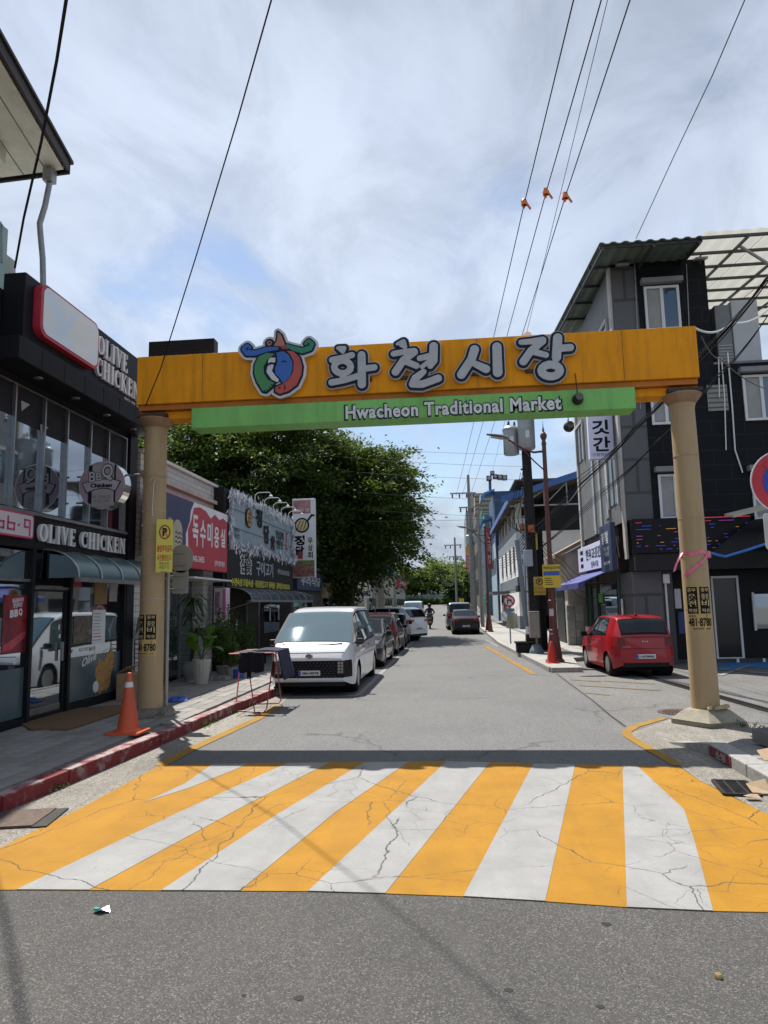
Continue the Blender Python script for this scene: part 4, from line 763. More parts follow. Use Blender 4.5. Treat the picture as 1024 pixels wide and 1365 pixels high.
# ------------------------------------------------ hair salon
sal = root('hair_salon', (-6.4, 16, .12), 'single storey white brick hair salon with red and navy sign', 'building')
WBR = brick_mat('white_brick', (.52, .52, .50), (.16, .16, .16), .36, .125)
bx('wall', WBR, sal, -12, 13.55, 3.0, -6.3, 18.1, 5.0); bx('wall', WBR, sal, -12, 17.3, .05, -6.3, 18.1, 2.99); bx('wall', WBR, sal, -12, 13.4, .05, -6.3, 13.9, 2.99)
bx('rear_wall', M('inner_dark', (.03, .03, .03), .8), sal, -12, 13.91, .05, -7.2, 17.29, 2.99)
bx('cornice', M('cornice_pale', (.42, .39, .33), .8, var=.2, bump=.3), sal, -6.299, 13.5, 4.52, -6.2, 18.1, 4.62, .01); bx('coping', M('coping_white', (.6, .6, .58), .7, var=.1), sal, -12, 13.5, 5.004, -6.22, 18.12, 5.07)
MB().prism([(-6.6, 18.1, 5.08), (-6.6, 19.0, 5.08), (-7.6, 19.0, 5.75), (-7.6, 18.1, 5.75)], (0, 0, .04)).build('green_roof', M('green_sheet', (.16, .42, .22), .5, var=.2), sal)
bx('glazing', glass('salon_glass', (.03, .05, .05), .05, .22), sal, -6.62, 13.91, .2, -6.6, 17.29, 2.6)
for y in (14.7, 15.6, 16.5): bx('frame', ALU, sal, -6.64, y-.03, .1, -6.57, y+.03, 2.6)
bx('shelf_canopy', M('canopy_white', (.55, .55, .53), .5), sal, -6.6, 15.2, 2.46, -5.75, 17.9, 2.5)
sx = -5.9; sg = bx('sign_board', M('salon_red', (.40, .028, .05), .5, var=.12, vs=1.5, dirt=.2), sal, sx-.16, 13.2, 2.70, sx, 17.95, 4.24, .01)
def wave_poly(): return [(13.2, 4.24), (15.35, 4.24), (15.2, 4.0), (15.3, 3.75), (15.05, 3.45), (15.1, 3.1), (13.2, 3.0)]
put_shape(sg, 'white_edge', shape_geo([], [[(13.21, 4.225), (17.93, 4.225), (17.93, 4.02), (17.6, 4.1), (17.3, 4.02), (16.95, 4.12), (16.65, 3.98), (16.3, 4.12), (15.9, 4.16), (15.5, 4.1), (15.35, 3.8), (15.15, 3.55), (15.2, 3.0), (15.05, 2.9), (13.21, 2.9)]], res=.02), (sx, 0, 0), YV, ZV, SIGNW, .004)
put_shape(sg, 'navy_field', shape_geo([], [[(13.21, 4.22), (15.5, 4.22), (15.3, 4.0), (15.25, 3.75), (15.02, 3.45), (15.05, 2.92), (13.21, 2.92)]], res=.02), (sx+.005, 0, 0), YV, ZV, M('navy_print', (.03, .035, .10), .5), .003)
put_shape(sg, 'arch_emblem', shape_geo([[(14.55, 3.45, .26), (14.55, 3.1, .26)]], res=.01), (sx+.009, 0, 0), YV, ZV, M('print_cream', (.42, .37, .28), .5), .003)
for k in range(3): put_shape(sg, 'wave_mark', shape_geo([[(14.42+.05*j, 3.42-.1*k+.022*math.sin(j*1.6), .014) for j in range(8)]], res=.006), (sx+.013, 0, 0), YV, ZV, M('navy_print'), .003)
for k, ch in enumerate('독수미용실'): text(sg, ch, (sx+.001, 15.62+.49*k, 3.58-.03*(k % 2)), YV, .36, .72-.06*k, SIGNW, .006, .022)
text(sg, 'T.442-2455', (sx+.001, 15.75, 2.93), YV, .95, .14, SIGNW, .004, .015); text(sg, '남주 맛트특선', (sx+.001, 17.35, 2.9), YV, .75, .14, SIGNW, .004, .01)
bs2 = root('lantern_sign', (-5.95, 17.7, 1.5), 'narrow pink and white light box hung below the red salon sign', 'sign')
bx('box', M('lantern_white', (.52, .48, .52), .4), bs2, -6.12, 17.55, 1.32, -5.78, 17.85, 2.3, .02); bx('pink_stripe', M('lantern_pink', (.5, .12, .28), .4), bs2, -5.88, 17.54, 1.5, -5.80, 17.549, 2.26); bx('photo', M('lantern_photo', (.24, .18, .22), .5, var=.8, vs=8), bs2, -6.08, 17.54, 1.6, -5.95, 17.549, 2.2)
text(bs2, 'DI', (-5.98, 17.55, 1.44), U, .16, .13, SB, .004, .03); bx('cap', M('lantern_amber', (.25, .13, .05), .5), bs2, -6.13, 17.54, 1.2, -5.77, 17.86, 1.31, .03); bx('arm', STEEL, bs2, -6.31, 17.68, 2.31, -5.9, 17.72, 2.34)

# ------------------------------------------------ grill restaurant
gr_ = root('grill_restaurant', (-6.2, 22, .12), 'dark single storey grill restaurant with grey corrugated sign and white tinsel', 'building')
WOOD = M('dark_timber', (.022, .017, .014), .6, var=.4, vs=6); gx = -6.0
bx('wall', WOOD, gr_, -12, 18.11, .05, -6.4, 26.4, 5.2); bx('end_pier', M('pier_black', (.02, .02, .02), .7), gr_, -6.4, 18.0, .1, -6.02, 18.4, 5.0)
CORR = M('corrugated_grey', (.25, .33, .38), .45, .15, var=.12, vs=1.4, dirt=.3)
n_ = 84; cp = MB().grid([[(gx+.022*math.cos(i*math.pi/2), 18.3+7.6*i/n_/4*4, z) for z in (3.5, 4.98)] for i in range(n_+1)], flip=False).build('corrugated_panel', CORR, gr_)
bx('panel_back', WOOD, gr_, -6.39, 18.42, 3.42, gx-.03, 25.9, 4.97)
for z in (3.98, 4.5): bx('cable_line', FRB, cp, gx+.024, 18.35, z, gx+.034, 25.8, z+.012)
em2 = put_shape(cp, 'grill_emblem', shape_geo([[(20.15, 4.42, .30)]], res=.02), (gx+.03, 0, 0), YV, ZV, SB, .012)
put_shape(em2, 'grill_disc', shape_geo([[(20.15, 4.42, .25)]], res=.02), (gx+.043, 0, 0), YV, ZV, M('print_amber', (.5, .30, .06), .5), .004)
for k in (-1, 0, 1): put_shape(em2, 'grill_bar', shape_geo([[(20.15+.1*k-.1, 4.42-.2, .012), (20.15+.1*k+.1, 4.42+.2, .012)], [(19.97, 4.42+.12*k, .012), (20.33, 4.42+.12*k, .012)]], res=.008), (gx+.048, 0, 0), YV, ZV, SB, .003)
INK = M('ink_black', (.01, .011, .014), .5)
for ch, y_, z_, w_, h_ in (('정', 21.3, 4.55, .62, .6), ('담', 22.15, 4.12, .62, .6), ('화', 23.0, 3.85, .5, .6)): text(cp, ch, (gx+.028, y_, z_), YV, w_, h_, INK, .012, .045)
text(cp, '참숯갈비\n전문점', (gx+.028, 23.9, 4.1), YV, 1.1, .62, INK, .008, .01); rp_ = bx('seal', M('print_seal', (.30, .05, .06), .5), cp, gx+.026, 24.85, 3.85, gx+.032, 25.15, 4.45); text(rp_, '정\n담', (gx+.032, 25.0, 4.15), YV, .2, .5, SIGNW, .003)
text(cp, '한우\n국밥', (gx+.028, 19.0, 3.85), YV, .5, .3, INK, .006)
bsn = bx('black_sign', BLKW, gr_, gx-.3, 18.15, 2.33, gx+.02, 26.0, 3.42, .01)
for k, ch in enumerate('황토'): pass
text(bsn, '참숯', (gx+.021, 19.9, 3.02), YV, 1.25, .58, SIGNW, .008, .05); text(bsn, '참숯', (gx+.03, 19.9, 3.02), YV, 1.1, .5, SB, .006, .01)
text(bsn, '구이고기', (gx+.021, 22.0, 2.98), YV, 2.0, .46, M('print_sky', (.38, .44, .50), .5), .008, .01); text(bsn, '예약 033.442.9252', (gx+.021, 24.5, 2.98), YV, 1.7, .2, M('print_sky'), .006)
text(bsn, '수완숙성 모듬숙성 · 정담삼겹고기 생목살 · 갈비살 SODOZA', (gx+.021, 22.0, 2.49), YV, 6.9, .22, M('print_yellow', (.58, .55, .05), .5), .006, .03)
# tinsel fringe: hundreds of leaf shaped foil flakes
def tinsel(name, segs, n, seed):
    rg = random.Random(seed); mb = MB()
    for k in range(n):
        a, b = segs[k % len(segs)]; t = rg.random(); p = Vector(a)*(1-t)+Vector(b)*t; p += Vector((rg.uniform(.03, .12), rg.gauss(0, .05), rg.gauss(0, .075))); an = rg.uniform(-.8, .8); L = rg.uniform(.10, .22); w = rg.uniform(.02, .04); d = Vector((rg.uniform(-.4, .4), math.sin(an), -math.cos(an))).normalized(); s = d.cross(Vector((1, rg.uniform(-.6, .6), rg.uniform(-.4, .4)))).normalized()
        mb.add([p, p+d*L*.5+s*w, p+d*L, p+d*L*.5-s*w], [(0, 1, 2, 3)], 0 if rg.random() < .48 else 1)
    o = mb.build(name, [M('tinsel_white', (.55, .58, .63), .35), M('tinsel_dark', (.05, .055, .065), .5)], gr_); o['kind'] = 'stuff'
tinsel('tinsel_fringe', [((gx, 18.3, 4.98), (gx, 25.9, 4.98))]*4+[((gx, 18.3, 3.55), (gx, 25.9, 3.55))]*3+[((gx, 25.9, 3.5), (gx, 25.9, 5.0)), ((gx, 18.35, 3.5), (gx, 18.35, 5.0))], 1500, 3)
for k in range(5):
    y = 20.9+1.12*k; am = MB().tube([(gx, y, 5.0), (gx, y, 5.22), (gx+.1, y, 5.3), (gx+.45, y, 5.3), (gx+.5, y, 5.24)], .013, 6).build('lamp_arm', SIGNW, gr_); MB().lathe([(.02, .06), (.065, 0), (.06, -.01)], (gx+.5, y, 5.17), 12).build('lamp_shade', SIGNW, am)
prof = [(gx+.03+.66*math.sin(a), 1.98+.34*math.cos(a)) for a in np.linspace(.1, math.pi/2, 8)]
aw2 = MB().grid([[(x, y, z) for x, z in prof] for y in np.linspace(18.2, 26.2, 9)]).build('awning', M('smoke_sheet', (.05, .065, .09), .25, var=.2), gr_, smooth=60)
for y in np.linspace(18.2, 26.2, 9): MB().tube([(x+.008, y, z+.008) for x, z in prof], .014, 6).build('awning_rib', ALU, aw2)
bx('awning_gutter', ALU, aw2, gx+.66, 18.15, 1.92, gx+.73, 26.25, 1.985)
for y in (18.3, 22.2, 26.1): MB().tube([(gx+.68, y, 1.93), (-6.38, y, 1.6)], .014, 6).build('awning_stay', ALU, aw2)
dr = bx('door', M('door_black', (.012, .012, .013), .4), gr_, -6.398, 21.3, .15, -6.36, 22.6, 1.95)
for q in ((21.25, .15, 21.3, 2.0), (22.6, .15, 22.65, 2.0), (21.3, 1.951, 22.6, 2.0)): bx('door_frame', ALU, dr, -6.39, q[0], q[1], -6.34, q[2], q[3])
bx('window', DGL, gr_, -6.398, 23.3, .9, -6.36, 25.4, 1.85)
for y, z0, z1 in ((19.2, 1.35, 1.8), (19.45, 1.35, 1.8), (20.3, 1.1, 1.45), (24.0, 1.3, 1.9), (25.2, 1.3, 1.7)): bx('notice', SIGNW, gr_, -6.358 if y > 23.2 else -6.399, y, z0, -6.352 if y > 23.2 else -6.39, y+.14, z1)
MB().tube([(gx+.3, 20.4, 2.2), (gx+.25, 20.5, 1.8), (gx+.2, 20.6, 1.55)], .03, 8).build('vent_hose', ALU, gr_)
# vertical light box beyond
vs_ = root('vertical_sign', (-5.8, 27, 2.9), 'tall white vertical sign with grill emblem and meat picture beside the dark tree', 'sign'); vy = 27.
vb = bx('box', SIGNW, vs_, -6.23, vy, 2.88, -5.33, vy+.25, 6.02, .015)
bx('top_print', M('print_meat', (.34, .16, .16), .5, var=.5, vs=3), vb, -6.2, vy-.008, 5.42, -5.5, vy-.002, 5.95); text(vb, '숯불구이 전문', (-5.85, vy-.008, 5.55), U, .6, .14, SIGNW, .003)
put_shape(vb, 'emblem_ring', shape_geo([[(-5.85, 4.95, .30)], [(-5.6, 5.15, .04), (-5.45, 5.35, .04), (-5.38, 5.33, .04)]], res=.012), (0, vy-.002, 0), U, ZV, SB, .006)
put_shape(vb, 'emblem_disc', shape_geo([[(-5.85, 4.95, .235)]], res=.012), (0, vy-.01, 0), U, ZV, M('print_amber2', (.5, .42, .2), .5), .004)
for k in (-1, 0, 1): put_shape(vb, 'emblem_bar', shape_geo([[(-5.85+.13*k-.06, 4.78, .014), (-5.85+.13*k+.06, 5.12, .014)]], res=.008), (0, vy-.015, 0), U, ZV, SB, .004)
text(vb, '정', (-5.95, vy-.002, 4.35), U, .42, .4, INK, .005, .05); text(vb, '담', (-5.95, vy-.002, 3.95), U, .38, .36, INK, .005, .05); text(vb, '우\n상\n회', (-5.52, vy-.002, 4.05), U, .2, .85, INK, .005, .02)
q = bx('seal', M('print_seal'), vb, -6.02, vy-.008, 3.62, -5.82, vy-.002, 3.9); bx('meat_photo', M('print_meat2', (.26, .12, .10), .5, var=.9, vs=7), vb, -6.2, vy-.008, 2.92, -5.36, vy-.002, 3.42); bx('leaf_photo', M('print_leaf', (.14, .22, .05), .5, var=.7, vs=5), vb, -6.2, vy-.01, 3.42, -5.36, vy-.003, 3.56)
MB().tube([(-6.4, vy+.12, 5.7), (-6.2, vy+.12, 5.7)], .025, 8).build('bracket', STEEL, vs_); MB().tube([(-6.4, vy+.12, 3.3), (-6.2, vy+.12, 3.3)], .025, 8).build('bracket', STEEL, vs_)

# ------------------------------------------------ shops under and beyond the trees
def low_shop(name, label, y0, y1, h, wall, sign=None, stext='', scol=None, x=-6.4, roofc=None, signw=None):
    r_ = root(name, (x, (y0+y1)/2, .1), label, 'building'); wm_ = wall
    bx('wall', wm_, r_, x-6, y0, .05, x, y1, h); bx('roof', roofc or M('flat_roof'), r_, x-6, y0-.1, h+.002, x+.15, y1+.1, h+.12)
    w = (y1-y0)
    for k in range(max(1, int(w//2.2))):
        ya_ = y0+.35+k*2.2
        d = bx('shop_window', DGL, r_, x-.02, ya_, .35, x+.012, ya_+1.7, 2.2); bx('frame', ALU, d, x+.002, ya_-.06, .28, x+.03, ya_-.002, 2.27); bx('frame', ALU, d, x+.002, ya_+1.702, .28, x+.03, ya_+1.76, 2.27); bx('frame', ALU, d, x+.002, ya_, 2.202, x+.03, ya_+1.7, 2.27)
    if sign:
        s = bx('sign_board', sign, r_, x+.002, y0+.3, h-.95, x+.2, y1-.3, h-.15, .01); text(s, stext, (x+.2, (y0+y1)/2, h-.55), YV, w*.7, .42, scol, .01, .02)
    return r_
low_shop('tree_shop', 'dark low shop front in the shade of the big tree', 27.4, 33.5, 3.4, M('dark_render', (.09, .085, .08), .8, var=.3), M('sign_darkblue', (.03, .05, .12), .5), '우리식당', SIGNW)
low_shop('corner_shop', 'brown low shop with a cream sign under the tree edge', 33.8, 40., 3.1, M('brown_render', (.22, .17, .12), .8, var=.3), M('sign_cream', (.5, .45, .32), .5), '화천식육점', M('print_red2', (.4, .03, .03), .5))
low_shop('stone_shop', 'grey stone faced shop with teal door past the tree', 46.5, 53., 4.4, M('grey_stone', (.26, .25, .23), .8, var=.3, vs=6), M('sign_blue', (.02, .06, .35), .5), '시장약국', SIGNW, x=-5.6)
low_shop('blue_awning_shop', 'shop with blue sign near the far end of the left row', 53.2, 62, 5.2, M('beige_render', (.40, .35, .28), .8, var=.2), M('sign_blue2', (.03, .10, .45), .5), '농협마트', SIGNW, x=-5.2)
low_shop('end_shop', 'pale shop closing the left row before the hill', 62.3, 74, 4.2, M('pale_render', (.45, .44, .42), .8, var=.2), M('sign_red3', (.4, .04, .05), .5), '화천슈퍼', SIGNW, x=-5.0)
bb = root('billboard', (-6.3, 45, 0), 'white billboard with dark blue lettering on a post behind the parked van', 'sign')
p = PY(452, 776, 45); q = PY(495, 797, 45); b_ = bx('panel', SIGNW, bb, p.x-.4, 45, q.z, q.x, 45.15, p.z, .01)
text(b_, '화천신협은행', ((p.x+q.x)/2, 45, q.z+.3), U, 2.0, .38, M('navy_print'), .006, .05); text(b_, '하나', ((p.x+q.x)/2-.2, 45, q.z+.85), U, .6, .35, M('navy_print'), .006, .03)
MB().tube([(q.x-.4, 45.2, 0), (q.x-.4, 45.2, q.z+.4)], .06, 8).build('post', SIGNW, bb); MB().tube([(p.x, 45.2, 0), (p.x, 45.2, q.z+.4)], .06, 8).build('post', SIGNW, bb)
# ================================================================== RIGHT SIDE
rb = root('dark_building', (6.5, 21, 0), 'three storey black and grey corner building with white framed windows and green roof', 'building')
BX, BY = 4.95, 20.0
BLKT = brick_mat('black_tile', (.007, .009, .012), (.014, .016, .019), .9, .42, 'XZ', .15); GRYT = brick_mat('grey_tile', (.10, .105, .115), (.05, .05, .055), 1.2, .95, 'XZ', .3); GRYS = M('grey_cladding', (.15, .155, .155), .6, var=.2, vs=2, dirt=.4); TRIM = M('trim_offwhite', (.46, .45, .42), .6, var=.15, dirt=.4)
bx('grey_front', GRYT, rb, BX, BY, 3.98, 5.66, 26.8, 11.6); bx('black_front', BLKT, rb, 5.665, BY-.03, 3.98, 7.6, 26.8, 11.55); bx('black_wing', BLKT, rb, 7.605, BY-.015, 3.98, 15, 26.8, 8.35)
bx('wing_parapet', M('parapet_grey', (.16, .16, .17), .7), rb, 7.605, BY-.04, 8.352, 15, BY+.15, 8.42)
bx('side_cladding', GRYS, rb, BX-.03, BY+.02, 3.98, BX-.002, 26.8, 11.5)
bx('rear_core', BLK2, rb, 6.0, 21.5, .0, 15, 26.8, 3.97)
# windows of the front
UPV = M('upvc_white', (.62, .64, .65), .35, var=.05); BGL = glass('blue_window', (.035, .06, .085), .05, .12, (.5, .6, .7)); HOOD = M('hood_grey', (.20, .205, .215), .6, var=.15)
def window_front(x0, z0, x1, z1, y):
    w = bx('window', BGL, rb, x0, y-.012, z0, x1, y+.03, z1); t = .07; xm = (x0+x1)/2
    for a, b, c_, d, yy in ((x0-t, z0-t, x0, z1+t, .05), (x1, z0-t, x1+t, z1+t, .05), (x0, z1, x1, z1+t, .05), (x0, z0-t, x1, z0, .05), (xm-.045, z0, xm+.045, z1, .045)): bx('frame', UPV, w, a, y-yy, b, c_, y-.002, d)
    bx('curtain', M('curtain_grey', (.30, .31, .31), .8, var=.15), w, x0+.02, y-.0135, z0+.03, xm-.05, y-.0125, z1-.02)
    bx('hood', HOOD, w, x0-.16, y-.22, z1+.12, x1+.16, y-.002, z1+.27, .008)
def pw(x0, y0, x1, y1, Y): a, b = PY(x0, y0, Y), PY(x1, y1, Y); return a.x, b.z, b.x, a.z
for q, Y in (((861, 386, 905, 436), BY-.03), ((870, 528, 906, 562), BY-.03), ((880, 636, 922, 688), BY-.03), ((992, 504, 1040, 556), BY-.015), ((1004, 634, 1050, 688), BY-.015)): window_front(*pw(*q, Y), Y)
for xq in (846, 915): p = PY(xq, 352, BY-.05); MB().tube([p, PY(xq+4, 440, BY-.05), PY(xq+8, 545, BY-.05)], .014, 5).build('conduit', GALV, rb)
pz = MB().tube([PY(970, 470, BY-.06), PY(976, 540, BY-.06), PY(980, 600, BY-.06), PY(990, 630, BY-.06)], .02, 6).build('loose_cable', SIGNW, rb)
MB().tube([PY(968, 600, BY-.06), PY(966, 530, BY-.06), PY(962, 478, BY-.06), PY(958, 476, BY-.06), PY(959, 530, BY-.06)], .016, 6).build('loose_cable', SIGNW, rb)
# street side
for y0, y1 in ((20.02, 20.28), (26.55, 26.8)): bx('side_trim', TRIM, rb, BX-.09, y0, 2.9, BX-.032, y1, 11.5)
for y0, z0, z1 in ((22.0, 4.3, 7.6), (23.0, 4.1, 7.3), (24.0, 4.0, 7.5)):
    bx('side_trim', TRIM, rb, BX-.075, y0, z0, BX-.032, y0+.17, z1); bx('slit_window', BGL, rb, BX-.05, y0+.19, z0, BX-.031, y0+.5, z1)
for y0, z0, z1 in ((20.7, 4.6, 6.1), (25.4, 6.9, 8.2), (20.8, 8.9, 10.1), (23.0, 8.9, 10.1)):
    w = bx('window', BGL, rb, BX-.05, y0, z0, BX-.031, y0+1.15, z1)
    bx('frame', TRIM, w, BX-.10, y0-.1, z1+.002, BX-.032, y0+1.25, z1+.12); bx('frame', TRIM, w, BX-.09, y0-.1, z0-.08, BX-.032, y0-.002, z1); bx('frame', TRIM, w, BX-.09, y0+1.152, z0-.08, BX-.032, y0+1.25, z1); bx('frame', TRIM, w, BX-.08, y0+.55, z0, BX-.052, y0+.6, z1)
# roof sheets
GSH = M('green_roof_sheet', (.15, .21, .175), .5, .2, var=.25, vs=2, dirt=.3); DST = M('steel_dark', (.07, .07, .075), .5, .5, var=.2)
def rz_(y): return 11.42+.10*(y-18.4)
rs_ = MB()
nn = 34; top = [[(4.30+2.75*i/nn, y, rz_(y)+.022*(1 if i % 4 < 2 else -1)) for i in range(nn+1)] for y in (18.4, 20.5, 23, 27.2)]
gs = MB().grid(top).build('green_roof', GSH, rb); md = gs.modifiers.new('solid', 'SOLIDIFY'); md.thickness = .02
for y in (18.5, 20., 21.6, 23.2, 25): MB().box(4.32, y, rz_(y)-.11, 7.03, y+.06, rz_(y)-.035).build('purlin', DST, gs)
for x in (4.36, 5.7, 6.9): MB().obox((x, 18.42, rz_(18.42)-.2), (.06, 0, 0), (0, 8.7, .87), (0, 0, .08)).build('rafter', DST, gs)
for x in (5.0, 6.4, 7.5): bx('roof_post', DST, gs, x, BY+.1, 11.5, x+.06, BY+.16, rz_(BY)-.04)
m = bpy.data.materials.new('translucent_sheet'); n, l, b = nodes(m); b.inputs['Base Color'].default_value = (.52, .52, .47, 1); b.inputs['Roughness'].default_value = .5; tl = n.new('ShaderNodeBsdfTranslucent'); tl.inputs[0].default_value = (.5, .5, .45, 1); ms = n.new('ShaderNodeMixShader'); ms.inputs[0].default_value = .45; l.new(b.outputs[0], ms.inputs[1]); l.new(tl.outputs[0], ms.inputs[2]); l.new(ms.outputs[0], n['Material Output'].inputs[0]); TRS = m
nn = 60; ws = MB().grid([[(7.0+6.5*i/nn, y, rz_(y)+.03+.02*math.sin(i*math.pi/2)) for i in range(nn+1)] for y in (18.2, 21, 24, 27.4)]).build('translucent_roof', TRS, rb)
for y in np.linspace(18.4, 27.2, 9): MB().box(6.95, y-.03, rz_(y)-.09, 13.5, y+.03, rz_(y)-.015).build('purlin', DST, ws)
for x in (8.1, 9.6, 11.2): MB().obox((x, 18.3, rz_(18.3)-.16), (.06, 0, 0), (0, 9.0, .9), (0, 0, .07)).build('rafter', DST, ws)
for x in (8.7, 10.3): MB().obox((x, 18.3, rz_(18.3)+.03), (.02, 0, 0), (0, 9.0, .9), (0, 0, .012)).build('sheet_joint', M('joint_ochre', (.35, .25, .12), .7), ws)
MB().tube([PY(983, 326, 19.2), PY(1028, 354, 19.2), PY(1080, 420, 19.2)], .045, 8).build('brace', GALV, ws); MB().tube([PY(933, 352, 19.9), PY(934, 325, 19.9)], .035, 8).build('roof_post', DST, ws)
ac = root('rooftop_unit', (8.3, 20.4, 8.42), 'pale metal air conditioning box on the lower flat roof', 'air conditioner'); a, b_ = PY(946, 404, 20.4), PY(1000, 428, 20.4)
bx('housing', M('ac_pale', (.42, .45, .48), .5, var=.1), ac, a.x+.55, 20.3, 8.42, b_.x+.2, 21.2, a.z, .02); bx('grille', M('ac_grille', (.16, .18, .19), .5), ac, a.x+.1, 20.35, 8.5, a.x+.54, 21.1, a.z-.1, .015)
for k in range(6): bx('slat', M('ac_slat', (.3, .32, .33), .5), ac, a.x+.12, 20.335, 8.56+.09*k, a.x+.52, 20.348, 8.60+.09*k)
for xq, yq in ((828, 357), (931, 349)):
    p = PY(xq, yq, 19.95); fl = MB().obox(p+Vector((-.17, -.3, -.06)), (.34, 0, 0), (0, .24, .06), (0, 0, .07)).build('flood_light', M('lamp_grey', (.35, .36, .38), .4, .4), rb, bevel=.01); MB().tube([p+Vector((0, -.06, 0)), p+Vector((0, .1, .08))], .025, 6).build('bracket', DST, fl)
vt = pw(933, 470, 946, 486, BY-.02); bx('vent_grille', M('vent_olive', (.22, .23, .2), .6), rb, 7.35, BY-.05, 7.0, 7.9, BY-.031, 7.75)
for k in range(5): bx('vent_slat', DST, rb, 7.37, BY-.06, 7.08+.14*k, 7.88, BY-.051, 7.11+.14*k)
# ground floor: LED board, canopy, recess with white framed door
led = bx('led_board', M('led_board_black', (.010, .011, .013), .4), rb, 4.98, BY-.36, 3.02, 8.1, BY-.06, 3.97, .01)
LR, LB_, LP_, LO = (M('led_red', (.9, .05, .12), emit=.3, var=.0), M('led_blue', (.04, .06, .55), emit=.45, var=0), M('led_purple', (.45, .05, .5), emit=.35, var=0), M('led_orange', (.8, .35, .08), emit=.3, var=0)); rg = random.Random(5)
for k in range(9):
    z = 3.12+.092*k; x = 5.06
    while x < 8.0:
        L = rg.choice((.05, .08, .1, .16, .26, .4)); mt = rg.choice(((LR, LP_, LB_), (LB_, LP_, LB_), (LB_, LB_, LO), (LB_, LB_, LP_))[k % 4])
        if rg.random() < .6: bx('led_line', mt, led, x, BY-.365, z, min(x+L, 8.05), BY-.361, z+.010)
        x += L+rg.choice((.06, .12, .2, .4))
bx('led_line', LR, led, 6.6, BY-.365, 3.945, 8.08, BY-.361, 3.96)
bx('canopy', M('canopy_dark', (.03, .03, .033), .6), rb, 5.0, BY-.3, 2.55, 12, BY+.4, 3.01); bx('corner_pier', GRYT, rb, BX+.02, BY, 0, 5.75, 21.4, 2.54); bx('corner_pier_dark', M('pier_dark', (.05, .05, .052), .6, var=.2), rb, 5.752, BY+.05, 0, 6.05, 21.4, 2.54); bx('recess_wall', M('recess_black', (.010, .011, .013), .5, var=.3), rb, 6.05, BY+.65, 0, 15, BY+.8, 2.54)
d0_ = pw(949, 771, 988, 862, BY+.6); dd = bx('door', M('door_glass_black', (.008, .009, .010), .15), rb, d0_[0], BY+.6, .12, d0_[2], BY+.65, d0_[3])
for q in ((d0_[0]-.05, .1, d0_[0], d0_[3]+.06), (d0_[2], .1, d0_[2]+.06, d0_[3]+.06), (d0_[0], d0_[3], d0_[2], d0_[3]+.06), (d0_[0], .1, d0_[2], .13)): bx('door_frame', UPV, dd, q[0], BY+.55, q[1], q[2], BY+.6, q[3])
bx('notice', SIGNW, rb, 6.25, BY+.61, 1.5, 6.42, BY+.648, 2.05); bx('blue_notice', M('notice_blue', (.03, .05, .2), .5), rb, 6.3, BY+.61, .8, 6.5, BY+.648, 1.4); MB().tube([(5.85, BY+.02, .2), (5.85, BY+.02, 2.3)], .03, 8).build('white_pipe', SIGNW, rb); bx('meter_box', SIGNW, rb, 5.78, BY-.06, 2.2, 5.95, BY+.04, 2.45)
d1_ = pw(1005, 792, 1050, 850, BY+.6); bx('shop_window', DGL, rb, d1_[0], BY+.6, .9, d1_[2]+1, BY+.648, d1_[3]); bx('frame', UPV, rb, d1_[0]-.06, BY+.58, .85, d1_[0], BY+.648, d1_[3]+.05)
for xq in (885, 983, 1018): p = PY(xq, 868, BY+.2); bx('floor_lamp', SIGNW, rb, p.x-.03, BY+.2, .02, p.x+.03, BY+.25, .12)
bx('step', M('step_dark', (.05, .05, .05), .7), rb, 6.05, BY+.35, .0, 12, BY+.6, .1)
# shop on the street side of that building: signs, awning
ss = root('butcher_sign', (4.9, 24.5, 2.8), 'white shop sign over the blue awning with black Korean lettering', 'sign')
bx('board', M('sign_bluish_white', (.68, .71, .92), .45, var=.05), ss, BX-.2, 22.15, 2.80, BX-.10, 26.9, 3.68, .01); text(ss, '한우고깃간', (BX-.2, 24.1, 3.35), -YV, 2.5, .38, INK, .006, .02); text(ss, '정육식당', (BX-.2, 23.9, 2.98), -YV, 1.2, .2, INK, .006)  # board base colour raised to a bluish white; it does not emit
for k in range(3): bx('print_mark', INK, ss, BX-.206, 25.9, 2.95+.24*k, BX-.2, 26.4, 3.08+.24*k)
sn = root('navy_sign', (4.9, 21.3, 2.6), 'navy shop sign with white lettering beside the white shop sign', 'sign')
bx('board', M('sign_navy', (.022, .04, .10), .45, var=.1), sn, BX-.36, 20.6, 2.62, BX-.22, 22.12, 4.02, .01); text(sn, '총떡밭', (BX-.36, 21.4, 3.62), -YV, .95, .36, SIGNW, .006, .02); text(sn, '막국수 전문\n포장 배달', (BX-.36, 21.25, 3.2), -YV, .7, .28, SIGNW, .005); text(sn, '033)442-1919', (BX-.36, 21.3, 2.85), -YV, .8, .12, SIGNW, .005, .01)
awb = root('blue_awning', (4.6, 25, 2.2), 'sloping blue fabric awning under the white shop sign', 'awning')
BLF = M('blue_canvas', (.045, .055, .22), .7, var=.15, vs=4); MB().prism([(BX-.1, 21.6, 2.72), (BX-.1, 27.3, 2.72), (BX-1.0, 27.3, 2.32), (BX-1.0, 21.6, 2.32)], (0, 0, .015)).build('canvas', BLF, awb)
for k in range(12): bx('valance_flap', BLF, awb, BX-1.006, 21.6+.475*k, 2.15, BX-.998, 21.6+.475*k+.46, 2.318)
for y in (21.65, 24.4, 27.25): MB().tube([(BX-.1, y, 2.3), (BX-.98, y, 2.3)], .018, 6).build('arm', DST, awb)
sb_ = root('butcher_shop', (4.9, 24, 0), 'shaded ground floor shop front under the blue awning with green posts', 'shop front')
